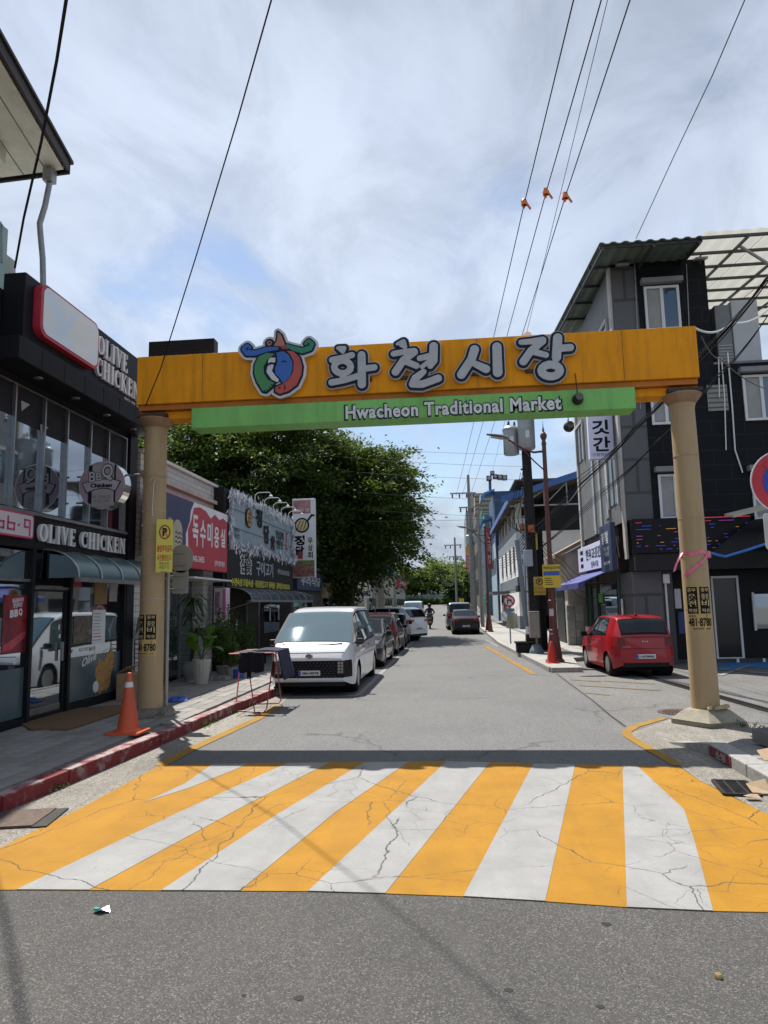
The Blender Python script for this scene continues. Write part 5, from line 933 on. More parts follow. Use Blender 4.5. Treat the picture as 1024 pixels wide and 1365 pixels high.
bx('wall', M('shop_brown', (.05, .04, .033), .8, var=.3), sb_, BX+.05, 21.42, .0, 5.9, 26.8, 3.97); bx('shop_window', DGL, sb_, BX+.02, 22.0, .8, BX+.048, 24.6, 2.3); bx('door', DGL, sb_, BX+.02, 24.9, .15, BX+.048, 25.9, 2.2)
for y in (21.5, 24.75, 26.0, 26.7): bx('green_post', M('post_green', (.03, .09, .07), .5), sb_, BX-.04, y-.06, .1, BX+.06, y+.06, 2.7)
bx('counter', M('counter_white', (.4, .42, .42), .5), sb_, BX-.25, 25.0, .12, BX-.02, 26.0, .85, .01); bx('menu_green', M('menu_green', (.12, .4, .08), .5), sb_, BX-.02, 23.9, 1.7, BX+.015, 24.5, 2.0); bx('paper', SIGNW, sb_, BX-.06, 21.0, 1.2, BX-.045, 21.18, 1.8)
# hanging sign
hsY = 20.75; a, b_ = PY(781, 520, hsY), PY(820, 611, hsY)
hs = root('hanging_board', (a.x, hsY, b_.z), 'white vertical board reading gitgan hung high off the grey wall', 'sign'); hb = bx('board', M('sign_bluish_white'), hs, a.x, hsY, b_.z, b_.x, hsY+.2, a.z, .012); cx_ = (a.x+b_.x)/2
for ch, yq in (('고', 545), ('깃', 574), ('간', 593)): pass
for ch, yq in (('고', 542), ('깃', 569.5), ('간', 592)): text(hb, ch, (cx_, hsY, PY(800, yq, hsY).z), U, .5, .44, INK, .006, .03)
text(hb, "'구워먹는집'", (cx_, hsY, PY(800, 606, hsY).z), U, .62, .1, INK, .005)
for z in (a.z-.3, b_.z+.5): MB().tube([(b_.x, hsY+.1, z), (BX+.1, hsY+.1, z)], .025, 6).build('bracket', STEEL, hs)
# little lean-to canopy with blue tarpaulin at the right edge
lt = root('tarpaulin_canopy', (7, 18.2, 0), 'black mesh canopy with bright blue tarpaulin edge beside the gate', 'canopy'); Yt = 18.4
A_, B_, C_, D_ = PY(948, 737, Yt), PY(967, 742, Yt-.3), PY(1030, 722, Yt-.6), PY(1120, 700, Yt-.9); TE, TF, TG = PY(1002, 693, 19.6), PY(1040, 688, 19.6), PY(1130, 680, 19.6)
MB().add([A_, B_, C_, D_, TG, TF, TE], [(0, 1, 6), (1, 2, 5, 6), (2, 3, 4, 5)]).build('mesh', M('black_mesh', (.02, .02, .023), .8, var=.5, vs=20), lt)
for p, q in ((A_, B_), (B_, C_), (C_, D_)): MB().tube([p, (p+q)/2-ZV*.01, q], .035, 6).build('blue_edge', M('blue_tarp', (.03, .2, .62), .5, var=.2), lt)
MB().obox(PY(978, 690, 18.6), PY(1100, 660, 18.6)-PY(978, 690, 18.6), (0, .6, .12), (0, 0, .05)).build('board_roof', M('board_cream', (.42, .39, .32), .7, var=.2), lt)
for p in (D_, TG): MB().tube([(p.x, p.y, 0), p], .025, 6).build('post', GALV, lt)
# round no-parking sign at the right edge
NY = 7.05; c = PY(1046, 642, NY); ns = root('no_parking_sign', (c.x, NY+.1, .12), 'round red and blue no parking sign with white plate at the kerb corner', 'sign')
def disc2(name, mat, cc, r, y0, parent, d=.004, n=40): return MB().prism([(cc.x+r*math.cos(2*math.pi*k/n), y0, cc.z+r*math.sin(2*math.pi*k/n)) for k in range(n)], (0, d, 0)).build(name, mat, parent)
pl_ = disc2('disc', SIGNW, c, .318, NY, ns, .006); disc2('red_ring', M('sign_redring', (.48, .02, .035), .4), c, .305, NY-.003, pl_, .003); disc2('blue_field', M('sign_bluefield', (.02, .05, .36), .4), c, .205, NY-.006, pl_, .003); MB().obox(c+Vector((-.19, -.009, .17)), (.36, 0, -.36), (.035, 0, .035), (0, .003, 0)).build('slash', M('sign_redring'), pl_)
a = PY(1017, 684, NY); pp = MB().prism([(a.x+q[0], NY, a.z+q[1]) for q in rrect(0, -.36, .52, 0, .04)], (0, .006, 0)).build('plate', M('plate_white', (.5, .5, .48), .5, dirt=.3), ns); text(pp, '주차금지\n07:00', (a.x+.26, NY, a.z-.15), U, .4, .2, INK, .002, .01); MB().tube([(c.x+.02, NY+.035, .1), (c.x+.02, NY+.035, c.z+.25)], .03, 10).build('post', GALV, ns)
# rubbish on the corner pavement
CB = M('cardboard', (.38, .27, .17), .9, var=.2, vs=8); p = G(1040, 998, .13)
cr = root('plastic_crate', p, 'grey plastic crate lying on the corner pavement by the kerb', 'crate'); GC = M('crate_grey', (.16, .16, .165), .6, var=.2)
MB().obox(p+Vector((-.13, -.05, .02)), (.5, .06, .02), (-.04, .34, 0), (0, 0, .03)).build('base', GC, cr)
for o_, u_ in ((Vector((-.13, -.05, .05)), (.5, .06, .02)), (Vector((-.17, .27, .05)), (.5, .06, .02))): MB().obox(p+o_, u_, (0, .02, 0), (0, 0, .12)).build('side', GC, cr)
MB().obox(p+Vector((-.13, -.03, .05)), (.02, 0, 0), (-.04, .3, 0), (0, 0, .12)).build('side', GC, cr)
for k, (xq, yq, s, tl) in enumerate(((1030, 1012, .22, .3), (1012, 985, .16, .1), (1013, 1058, .17, .3), (1004, 1066, .12, .1))):
    p = G(xq, yq, .13 if k < 2 else .01); tag(MB().add([p+Vector((-s*.5, -s*.3, .0+.012*k)), p+Vector((s*.5, -s*.35, .02)), p+Vector((s*.45, s*.3, tl*.4)), p+Vector((-s*.55, s*.35, tl*.25)), p+Vector((-s*.05, 0, .05))], [(0, 1, 4), (1, 2, 4), (2, 3, 4), (3, 0, 4)]).build('cardboard_scrap', CB, None, p), ['torn cardboard flap leaning on the grey crate', 'small cardboard scrap behind the grey crate', 'crumpled cardboard lying against the kerb face by the drain grate', 'flat cardboard scrap beside the drain grate'][k], 'cardboard')

# ------------------------------------------------ street furniture on the right pavement
DBR = M('lamp_brown', (.10, .028, .022), .5, var=.15, dirt=.2, dcol=(.05, .02, .015))
def brown_lamp(name, x, y, label, arm=True, h=6.45):
    r_ = root(name, (x, y, .12), label, 'street lamp', 'brown street lamps on the right pavement')
    MB().lathe([(.26, 0), (.26, .04), (.21, .08), (.15, .62), (.12, .8), (.135, .82), (.135, .86), (.105, .9), (.10, 1.6), (.115, 1.62), (.115, 1.68), (.095, 1.7), (.085, 2.1), (.09, 2.12), (.07, 2.2), (.06, h-.35)], (x, y, .12), 20).build('post', DBR, r_, smooth=35)
    MB().lathe([(.06, h-.36), (.075, h-.3), (.06, h-.25), (.05, h-.2), (.09, h-.12), (.10, h-.05), (.06, h+.02), (.03, h+.05), (.035, h+.08), (.012, h+.2), (.0, h+.42)], (x, y, .12), 14).build('finial', DBR, r_, smooth=50)
    MB().tube([(x-.03, y, h-.4), (x-.3, y, h-.42), (x-.6, y, h-.3), (x-1.0, y, h-.02)], [.035, .033, .03, .028], 8).build('arm', DBR, r_); MB().tube([(x-.03, y, h-.95), (x-.28, y, h-.7), (x-.6, y, h-.32)], .02, 6).build('brace', DBR, r_)
    V = []
    hd = MB().grid([[(x-1.0-.62*t, y+.14*math.sin(math.pi*min(1, (1-t)*.5+.18))*math.cos(a), h+.03+.14*t**.7+.055*math.sin(a)*(1-.5*t)) for a in np.linspace(0, 2*math.pi, 11)] for t in np.linspace(0, 1, 6)]).build('lamp_head', M('lamp_head_grey', (.20, .20, .21), .4, .3), r_, smooth=50)
    MB().prism([(x-1.15, y-.08, h+.0), (x-1.5, y-.07, h+.07), (x-1.5, y+.07, h+.07), (x-1.15, y+.08, h)], (0, 0, .03)).build('lens', M('lamp_lens_pale', (.4, .4, .38), .3), hd); return r_
b1 = brown_lamp('street_lamp', 2.75, 20., 'brown ornamental street lamp with arm beside the yellow signs and red car')
brown_lamp('street_lamp', 1.97, 40.2, 'brown ornamental street lamp in front of the white building with grey band', h=6.0)
for z, w_, h_ in ((1.25, .1, .2), (.75, .09, .03), (2.5, .08, .03)): MB().box(2.66-w_*.1, 19.88, z+.12, 2.66+w_, 19.895, z+h_+.12).build('sticker', M('plate_white'), b1)
rc = root('traffic_cone', (2.62, 19.62, .12), 'small red traffic cone tucked against the brown lamp base', 'cone'); RC = M('cone_red', (.50, .03, .02), .5, var=.2)
MB().lathe([(.12, .02), (.10, .26), (.045, .56), (.03, .58)], (2.62, 19.62, .12), 16).build('cone', RC, rc, smooth=40); MB().box(2.46, 19.46, .12, 2.78, 19.78, .15).build('base', RC, rc, bevel=.01)
# yellow notices
YLW = M('sign_yellow', (.60, .46, .03), .5, var=.08)
p, q = PY(723, 753, 19.85), PY(748, 783, 19.85); ys_ = root('notice_sign', (2.75, 19.85, 2.3), 'yellow and blue notice board strapped to the brown lamp post', 'sign'); bd = bx('board', YLW, ys_, p.x, 19.84, q.z, q.x, 19.86, p.z); bx('blue_band', M('notice_blue2', (.03, .10, .42), .5), bd, p.x+.02, 19.833, p.z-.3, q.x-.02, 19.839, p.z-.18); text(bd, '주정차금지구역', ((p.x+q.x)/2, 19.84, p.z-.09), U, .45, .09, SB, .003, .02)
for k in range(4): bx('print_line', SB, bd, p.x+.05, 19.834, q.z+.08+.055*k, p.x+.2+.08*random.random(), 19.839, q.z+.095+.055*k)
p, q = PY(711, 769, 23.6), PY(728, 793, 23.6); y2 = root('no_stopping_sign', (2.75, 23.6, 2.2), 'smaller yellow no parking notice hung on the dark utility pole', 'sign'); bd = bx('board', M('sign_yellow_dull', (.46, .32, .03), .5, var=.15), y2, p.x, 23.59, q.z, q.x, 23.61, p.z)
put_shape(bd, 'ring', shape_geo([ring((p.x+q.x)/2, p.z-.16, .10, .10, .012)], res=.006), (0, 23.589, 0), U, ZV, SB, .003); text(bd, 'P', ((p.x+q.x)/2, 23.588, p.z-.16), U, .08, .12, SB, .003, .03); text(bd, '견인지역', ((p.x+q.x)/2, 23.588, q.z+.22), U, .34, .08, REDP, .003); text(bd, '주차금지', ((p.x+q.x)/2, 23.588, q.z+.09), U, .34, .08, SB, .003)
# utility pole with transformers
up = root('utility_pole', (2.72, 24.2, .12), 'dark utility pole carrying two grey transformers and tangled cables', 'utility pole'); PLC = M('pole_dark', (.035, .035, .037), .7, var=.3, vs=6); PLG = M('pole_concrete', (.24, .23, .22), .8, var=.2)
MB().tube([(2.75, 24.2, .1), (2.72, 24.2, 5), (2.68, 24.2, 10.4)], [.19, .17, .13], 14).build('pole', PLC, up, smooth=40)
for k, (dx, dy, z, r, h_) in enumerate(((-.48, -.05, 6.85, .27, .95), (.02, -.38, 6.95, .29, 1.15))):
    cc = (2.68+dx, 24.2+dy, z); TRM = M('transformer_grey', (.34, .37, .38), .45, .2, var=.12); t_ = MB().lathe([(.0, -.02), (r*.9, 0), (r, .05), (r, h_-.1), (r*1.06, h_-.09), (r*1.06, h_-.03), (r*.8, h_+.05), (.0, h_+.08)], cc, 22).build('transformer', TRM, up, smooth=35)
    for a in (0, 2.1, 4.2): MB().lathe([(.04, 0), (.05, .03), (.03, .06), (.05, .09), (.03, .12), (.045, .15), (.02, .2)], (cc[0]+.14*math.cos(a), cc[1]+.14*math.sin(a), z+h_+.03), 8).build('bushing', M('insulator_brown', (.12, .07, .05), .3), t_)
    bx('label', SIGNW, t_, cc[0]-.06, cc[1]-r-.008, z+.35, cc[0]+.07, cc[1]-r+.004, z+.6); bx('strap', DST, t_, cc[0]-.04, cc[1]-.05, z+.25, 2.72, cc[1]+.3, z+.32)
for z in (9.6, 8.9): bx('crossarm', GALV, up, 1.5, 24.05, z, 3.9, 24.17, z+.1)
for x in (1.6, 2.2, 3.1, 3.8):
    for z in (9.7, 9.0): MB().lathe([(.03, 0), (.06, .04), (.03, .08), (.06, .12), (.02, .18)], (x, 24.11, z), 8).build('insulator', M('insulator_pale', (.45, .44, .42), .3), up)
for k in range(7): MB().lathe([(.025, 0), (.05, .03), (.025, .07)], (2.52, 24.1, 4.3+.33*k), 8).build('insulator', M('insulator_brown'), up)
bx('meter_box', M('box_paleblue', (.36, .42, .46), .5, var=.1), up, 2.42, 23.85, 2.95, 2.72, 23.99, 3.5, .015); bx('guard', M('guard_yellow', (.5, .36, .04), .5), up, 2.86, 23.98, 3.5, 2.92, 24.02, 4.1); bx('pole_shroud', M('shroud_black', (.012, .012, .013), .6, var=.4), up, 2.6, 24.42, .12, 3.15, 24.75, 4.6); bx('orange_tag', M('tag_orange', (.5, .14, .03), .6, var=.3), up, 2.35, 23.9, 4.15, 2.5, 23.95, 4.4); bx('orange_tag', M('tag_orange'), up, 2.62, 23.9, 4.1, 2.82, 23.95, 4.35)
MB().tube([PY(689, 720, 24), PY(696, 780, 24), PY(702, 835, 24)], .075, 8).build('conduit', M('conduit_bluegrey', (.20, .25, .29), .5), up); MB().tube([(2.44, 24, 1.4), (2.46, 23.97, 2.96)], .03, 6).build('conduit', M('conduit_bluegrey'), up)
cb = root('meter_cabinet', (2.55, 23.2, .12), 'grey brown metal cabinet on a short post before the utility pole', 'cabinet'); CBG = M('cabinet_grey', (.21, .195, .175), .6, var=.15, dirt=.3); p, q = PY(705, 815, 23.2), PY(720, 850, 23.2); bx('box', CBG, cb, p.x, 23.05, q.z, q.x, 23.4, p.z, .015); bx('door', M('cabinet_door', (.24, .225, .2), .6, var=.15), cb, p.x+.03, 23.035, q.z+.04, q.x-.03, 23.049, p.z-.05); MB().tube([((p.x+q.x)/2+.05, 23.2, .1), ((p.x+q.x)/2+.05, 23.2, q.z)], .04, 8).build('post', M('post_ochre', (.25, .19, .1), .7), cb); MB().lathe([(.24, 0), (.22, .1), (.12, .28), (.06, .3)], ((p.x+q.x)/2+.03, 23.2, .12), 12).build('foot', M('foot_bluegrey', (.12, .15, .19), .7), cb)
tr = root('black_trough', (2.2, 23.9, .12), 'black plastic trough on the pavement by the meter cabinet', 'planter'); p, q = PY(688, 852, 23.6), PY(712, 866, 23.6); BP = M('black_plastic', (.012, .012, .013), .45, var=.2)
bx('tub', BP, tr, p.x, 23.4, .12, q.x, 23.9, .42, .03); bx('rim', BP, tr, p.x-.04, 23.36, .421, q.x+.02, 23.94, .48, .015); bx('box', M('black_bag', (.02, .02, .022), .5), tr, p.x+.33, 23.5, .482, q.x, 23.85, .72, .03)
ws_ = root('banner_stand', (2.9, 28, .12), 'narrow white upright banner leaning by the pavement edge', 'sign'); p, q = PY(698, 790, 29), PY(706, 856, 29); MB().obox((2.85, 29, .13), (.27, 0, 0), (.13, .1, 2.0), (0, .03, 0)).build('panel', SIGNW, ws_); text(ws_, '막\n국\n수\n닭\n갈\n비', (3.04, 28.99, 1.05), U, .13, 1.5, REDP, .004, v=(.06, .05, 1), lift=.055); bx('top_plate', SIGNW, ws_, 2.9, 28.9, 2.2, 3.3, 28.94, 2.75)
rt = root('no_right_turn_sign', (2.15, 28.7, .12), 'round red rimmed no right turn sign on a thin pole', 'sign'); c = PY(678.5, 801, 28.7); pl_ = disc2('disc', M('sign_redring'), c, .24, 28.66, rt, .006); disc2('field', SIGNW, c, .18, 28.655, pl_, .004); put_shape(pl_, 'arrow', shape_geo([[(c.x-.06, c.z-.1, .022), (c.x-.06, c.z+.02, .022), (c.x+.05, c.z+.02, .022)]], [[(c.x+.04, c.z+.08), (c.x+.12, c.z+.02), (c.x+.04, c.z-.04)]], res=.008), (0, 28.654, 0), U, ZV, SB, .003); MB().obox(c+Vector((-.12, -.05, .14)), (.26, 0, -.26), (.03, 0, .03), (0, .003, 0)).build('slash', M('sign_redring'), pl_)
bx('plate', M('plate_grey', (.2, .2, .2), .6), rt, c.x-.2, 28.66, c.z-.42, c.x+.2, 28.67, c.z-.3); MB().tube([(c.x, 28.7, .1), (c.x, 28.7, c.z+.1)], .03, 8).build('post', GALV, rt)
# board stack against white building
st_ = root('board_stack', (3.6, 46, .12), 'pale boards and a blue bag leaning on the white building wall', 'boards'); 
for k in range(4): MB().obox((3.3+.12*k, 45.2-.25*k, .12), (.35, 0, 0), (.12, .3, 1.1-.1*k), (0, .05, 0)).build('board', M('board_pale', (.42, .4, .28), .7, rnd=.2), st_)
lump((3.5, 45.0, 1.05), .25, .2, .3, 8, 'blue_bag', M('bag_blue', (.05, .25, .6), .5), st_, .2)

# ------------------------------------------------ buildings further along the right
th2 = root('tan_house', (5.5, 29, 0), 'small cream house with a brown tiled gable behind the yellow signs', 'building'); WT = M('cream_render', (.50, .44, .36), .8, var=.12)
bx('wall', WT, th2, 4.4, 27.6, 0, 9, 33, 3.6); MB().prism([(3.95, 27.3, 3.55), (6.7, 27.3, 4.95), (9.4, 27.3, 3.55), (9.4, 27.3, 3.4), (6.7, 27.3, 4.8), (3.95, 27.3, 3.4)], (0, 6, 0)).build('roof', M('roof_tan', (.22, .16, .11), .8, var=.3, vs=6), th2); MB().prism([(4.4, 27.62, 3.58), (9, 27.62, 3.58), (6.7, 27.62, 4.75)], (0, .2, 0)).build('gable', WT, th2)
bx('gate', M('gate_dark', (.03, .035, .035), .5), th2, 4.36, 28.4, .1, 4.398, 30.4, 2.3); bx('shutter', M('shutter_grey', (.12, .13, .14), .6, .3), th2, 4.36, 30.8, .1, 4.398, 32.6, 2.6)
gwl = root('block_wall', (4.5, 26.9, 0), 'short wall of grey concrete blocks beside the butcher shop', 'wall')
for k in range(5):
    for j in range(2): MB().box(4.25+.31*j, 27.05, .12+.3*k, 4.25+.31*j+.295, 27.3, .12+.3*k+.285).build('block', M('block_grey', (.33, .33, .32), .85, var=.2, vs=7, rnd=.15), gwl, bevel=.012)
wb = root('white_building', (6, 50, 0), 'white two storey building with a grey band and blue edged roof terrace', 'building'); WHT = M('white_render', (.78, .77, .74), .8, var=.08, vs=1.2, dirt=.2); BND = M('band_grey', (.16, .19, .22), .7, var=.2)
wx = 3.98; wy0, wy1 = 43., 60.
bx('wall', WHT, wb, wx, wy0, 0, 12, wy1, 6.0); bx('band', BND, wb, wx-.06, wy0-.06, 2.55, 12, wy1, 3.25); bx('plinth', BND, wb, wx-.03, wy0-.03, 0, 12, wy1, .9)
for k, y in enumerate((44.6, 47.6, 51.2, 55.0)): 
    w = bx('window', DGL, wb, wx-.02, y, 3.75, wx+.01, y+.75, 5.25); bx('frame', HOOD, w, wx-.05, y-.08, 3.68, wx-.021, y-.002, 5.32); bx('frame', HOOD, w, wx-.05, y+.752, 3.68, wx-.021, y+.83, 5.32); bx('sill', HOOD, w, wx-.07, y-.1, 3.6, wx-.002, y+.85, 3.678)
bx('front_recess', M('recess_dark', (.03, .03, .032), .7), wb, wx+.5, wy0-.03, .1, 12, wy0+.02, 2.5); bx('front_awning', M('awning_black', (.03, .03, .03), .6), wb, wx-.2, wy0-1.6, 2.35, 12, wy0-.07, 2.7); bx('vertical_sign', M('sign_paleblue', (.45, .52, .6), .5), wb, wx+.05, wy0-.6, 3.4, wx+.75, wy0-.4, 6.8); text(wb, '화\n천\n숙\n박', (wx+.4, wy0-.6, 5.1), U, .4, 2.8, M('navy_print'), .006)
bx('shopfront', DGL, wb, wx-.05, 50, .3, wx-.031, 58, 2.3); bx('shop_awning', M('awning_grey', (.12, .12, .13), .6), wb, wx-1.2, 49.5, 2.32, wx-.07, 58.5, 2.5)
for k in range(6): y = wy0+.4+3.1*k; bx('terrace_post', WHT, wb, wx+.05, y, 6.002, wx+.4, y+.35, 8.0)
bx('terrace_wall', M('terrace_dark', (.03, .032, .035), .7), wb, wx+2.2, wy0+.3, 6.002, 12, wy1-.2, 8.6); bx('terrace_rail', HOOD, wb, wx, wy0, 6.003, wx+.08, wy1, 6.5)
rt_ = MB().prism([(wx-.55, wy0-2.2, 7.75), (wx+5.5, wy0-2.2, 9.7), (12.5, wy0-2.2, 9.9), (12.5, wy0-2.2, 9.75), (wx+5.5, wy0-2.2, 9.5), (wx-.55, wy0-2.2, 7.55)], (0, wy1-wy0+3.0, 0)).build('roof', M('roof_soffit_brown', (.10, .075, .06), .7, var=.3), wb)
MB().obox((wx-.95, wy0-2.26, 7.5), (6.5, 0, 1.98), (0, .05, 0), (0, 0, .38)).build('roof_edge', M('edge_blue', (.04, .13, .36), .5, var=.15), rt_); MB().obox((wx-.60, wy0-2.2, 7.5), (0, wy1-wy0+3, 0), (.05, 0, 0), (0, 0, .35)).build('roof_edge', M('edge_blue'), rt_)
for k in range(5): MB().tube([(wx+.2+1.3*k, wy0-2.1, 7.3), (wx+.2+1.3*k, wy0-2.1, 7.85+.38*k)], .04, 6).build('truss', GALV, rt_); MB().tube([(wx+.2+1.3*k, wy0-2.1, 7.3), (wx+1.5+1.3*k, wy0-2.1, 8.2+.38*k)], .03, 6).build('truss', GALV, rt_)
MB().tube([(wx-.5, wy0-2.1, 7.3), (wx+7.5, wy0-2.1, 7.3)], .05, 6).build('truss', GALV, rt_)
b2 = root('blue_building', (7, 65, 0), 'tall building with dark blue upper wall and light blue awnings behind the white one', 'building'); BLU2 = M('blue_clad', (.03, .075, .17), .6, var=.15)
bx('wall', BLU2, b2, 3.9, 61.2, 0, 12, 70, 11.4); bx('lower_wall', M('pale_blue_wall', (.3, .4, .45), .7), b2, 3.85, 61.3, 0, 3.899, 70, 7); bx('roof', M('roof_soffit_brown'), b2, 5.6, 59.8, 12.0, 13, 70, 12.15)
for z, y in ((11.0, 61.0), (9.2, 66.0)):
    cp_ = MB().prism([(3.95, y, z+.6), (3.0, y, z+.3), (2.75, y, z-.35), (2.95, y, z-.35), (3.1, y, z+.15), (3.95, y, z+.45)], (0, 2.6, 0)).build('awning', M('awning_sky', (.06, .24, .55), .5, var=.1), b2)
    for k in range(5): MB().box(2.70, y+.1+.55*k, z-.34, 2.74, y+.35+.55*k, z+.2).build('awning_stripe', M('stripe_pale', (.5, .6, .68), .5), cp_)
for k in range(4): w = bx('window', DGL, b2, 3.84, 62+2*k, 4.2, 3.849, 63.2+2*k, 5.6); bx('window', DGL, b2, 3.89, 62+2*k, 7.6, 3.899, 63.2+2*k, 8.8)
bx('vertical_sign', M('sign_darkred', (.30, .02, .04), .5), b2, 3.1, 61.1, 4.6, 3.5, 61.3, 8.2); text(b2, '노\n래\n방', (3.3, 61.1, 6.4), U, .26, 2.8, SIGNW, .006)
fl = root('floodlight_cluster', (3.9, 60.5, 12), 'black cluster of stage lights standing on the blue building roof', 'floodlight')
MB().tube([(3.6, 61.5, 11.4), (3.6, 61.5, 12.6)], .12, 8).build('mast', BLU2, fl); p, q = PY(649, 646, 61), PY(676, 640, 61)
for k, (xx, zz_, s) in enumerate(((p.x, 0, .5), (p.x+.55, .15, .45), (p.x+.95, .05, .5), (p.x+1.35, .0, .5), (p.x+.35, .5, .4))): MB().box(xx, 60.9, 12.35+zz_, xx+s*.9, 61.4, 12.35+zz_+s*.85).build('lamp_housing', LAMPK, fl, bevel=.03); MB().lathe([(0, -.02), (s*.33, -.02), (s*.36, .02)], (xx+s*.45, 60.89, 12.35+zz_+s*.42), 12, axis='Y').build('lens', M('lens_pale', (.3, .32, .34), .2), fl)
b3 = root('green_frame_building', (6, 75, 0), 'narrow building wrapped in pale green steel scaffolding', 'building'); bx('wall', M('teal_wall', (.14, .26, .26), .7, var=.2), b3, 3.4, 70.4, 0, 12, 80, 10.6); bx('side_sign', M('sign_paleblue'), b3, 2.9, 70.3, 2.5, 3.39, 70.5, 9)
for k in range(5): MB().tube([(3.2, 70.6+2.2*k, 0), (3.2, 70.6+2.2*k, 11.2)], .06, 6).build('scaffold_pole', M('scaffold_green', (.25, .45, .36), .5), b3)
for k in range(5): MB().tube([(3.2, 70.5, 2.2+2.1*k), (3.2, 79.8, 2.2+2.1*k)], .05, 6).build('scaffold_rail', M('scaffold_green'), b3); MB().tube([(3.2, 70.5, 2.2+2.1*k), (5.0, 70.5, 2.2+2.1*k)], .05, 6).build('scaffold_rail', M('scaffold_green'), b3)
b4 = root('brown_block', (6, 88, 0), 'dark brown tall building with stepped top near the street end', 'building'); bx('wall', M('brown_clad', (.10, .085, .075), .7, var=.3), b4, 3.0, 80.5, 0, 12, 97, 13.0); bx('louvre', M('beige_louvre', (.30, .25, .18), .7), b4, 2.9, 80.4, 12.0, 5, 84, 14.2)
for k in range(4): bx('louvre_slat', M('slat_brown', (.12, .1, .07), .7), b4, 2.88, 80.35, 12.2+.5*k, 5, 80.39, 12.4+.5*k)
for k in range(3):
    for j in range(4): bx('window', DGL, b4, 2.98, 81.5+3.6*j, 2.6+3.2*k, 2.999, 83.5+3.6*j, 4.4+3.2*k)
p, q = PY(621, 727, 79), PY(628, 762, 79); bx('vertical_sign', M('sign_redlong', (.42, .04, .05), .5), b4, p.x, 80.2, q.z, q.x, 80.5, p.z-.9); bx('vertical_sign', M('sign_orange', (.6, .28, .04), .5), b4, p.x, 80.2, p.z-.89, q.x, 80.5, p.z); text(b4, '화\n천\n한\n의\n원', ((p.x+q.x)/2, 80.2, (p.z+q.z)/2-.4), U, .35, 2.2, SIGNW, .008)
b5 = root('grey_block', (6, 104, 1), 'grey far building at the right end of the street', 'building'); bx('wall', M('grey_clad', (.2, .22, .24), .7, var=.2), b5, 2.2, 97.5, .5, 12, 115, 14.5); bx('roof_tank', M('tank_grey', (.3, .31, .32), .6), b5, 2.6, 98, 14.502, 5, 100, 17)
# ------------------------------------------------ far poles
def far_pole(x, y, h, arms, label, r=.15, mat=PLG):
    r_ = root('power_pole', (x, y, rise(y)), label, 'power pole', 'power poles along the far right side'); z0 = rise(y)
    MB().tube([(x, y, z0-.1), (x, y, z0+h)], [r*1.25, r*.8], 10).build('pole', mat, r_, smooth=40)
    for zz_, xl, xr in arms:
        a = bx('crossarm', GALV, r_, x+xl, y-.08, z0+zz_, x+xr, y-.18, z0+zz_+.12)
        for k in range(4): xx = x+xl+(xr-xl)*(k+.3)/3.6; MB().lathe([(.05, -.35), (.08, -.28), (.05, -.2), (.08, -.12), (.04, 0)], (xx, y-.13, z0+zz_), 6).build('insulator', M('insulator_brown'), a)
    return r_
far_pole(1.66, 60, 12.6, ((10.95, -1.6, .6), (9.7, -.9, .9)), 'grey power pole with two crossarms rising above the far roofs')
far_pole(.45, 84, 8.4, ((7.4, -1.3, .8), (6.0, -.8, .8)), 'distant power pole with crossarms near the trees at the street end', .13)
far_pole(2.35, 76, 10, ((8.8, -.6, .6),), 'power pole with grey transformer cans before the brown building', .16)
far_pole(1.95, 48, 6.8, (), 'plain grey pole on the pavement beyond the black sedan', .11)
far_pole(2.2, 55, 9.0, (), 'taller plain grey pole beside the white building', .13)
MB().lathe([(.35, 0), (.35, .9), (.2, 1.0)], (1.9, 75.8, 8.0), 14).build('transformer', M('transformer_grey'), COL.objects['power_pole.002'])
MB().lathe([(.35, 0), (.35, .9), (.2, 1.0)], (2.7, 75.8, 8.2), 14).build('transformer', M('transformer_grey'), COL.objects['power_pole.002'])
ysg = root('far_yellow_sign', (1.6, 66, 1), 'small yellow sign on the verge near the end of the street', 'sign'); p, q = PY(612, 802, 66), PY(619, 811, 66); bx('board', YLW, ysg, p.x, 66, q.z, q.x, 66.05, p.z+.3); MB().tube([((p.x+q.x)/2, 66.03, rise(66)), ((p.x+q.x)/2, 66.03, q.z+.1)], .04, 6).build('post', GALV, ysg)
# ------------------------------------------------ overhead wires
CBL = M('cable_black', (.012, .012, .013), .5); CBG2 = M('cable_grey', (.10, .10, .10), .5)
def wire(label, pts, r, sag=0., mat=None, n=14, name='overhead_wire', group=None):
    pts = [Vector(p) for p in pts]; P_ = []
    for a, b in zip(pts[:-1], pts[1:]):
        for k in range(n): t = k/n; P_.append(a.lerp(b, t)-ZV*sag*4*t*(1-t))
    P_.append(pts[-1]); o = MB().tube(P_, r, 5, caps=False).build(name, mat or CBL, None, P_[0]); return tag(o, label, 'wire', group)
wire('thick black cable rising from the chicken shop fascia past the eaves', [PX(20, 357, -6.15), PX(32, 290, -5.6), PX(55, 190, -4.6), PX(76, 80, -3.7), PX(98, -60, -2.8)], .016)
wire('thin twisted wire tied to the left end of the gate', [PY(194, 541, 10.44), PY(214, 492, 10.2), PY(262, 340, 9.), PY(318, 155, 7.3), PY(366, -15, 6.), PY(390, -110, 5.2)], .009, .0)
TL = 'high power line with an orange marker running over the gate'
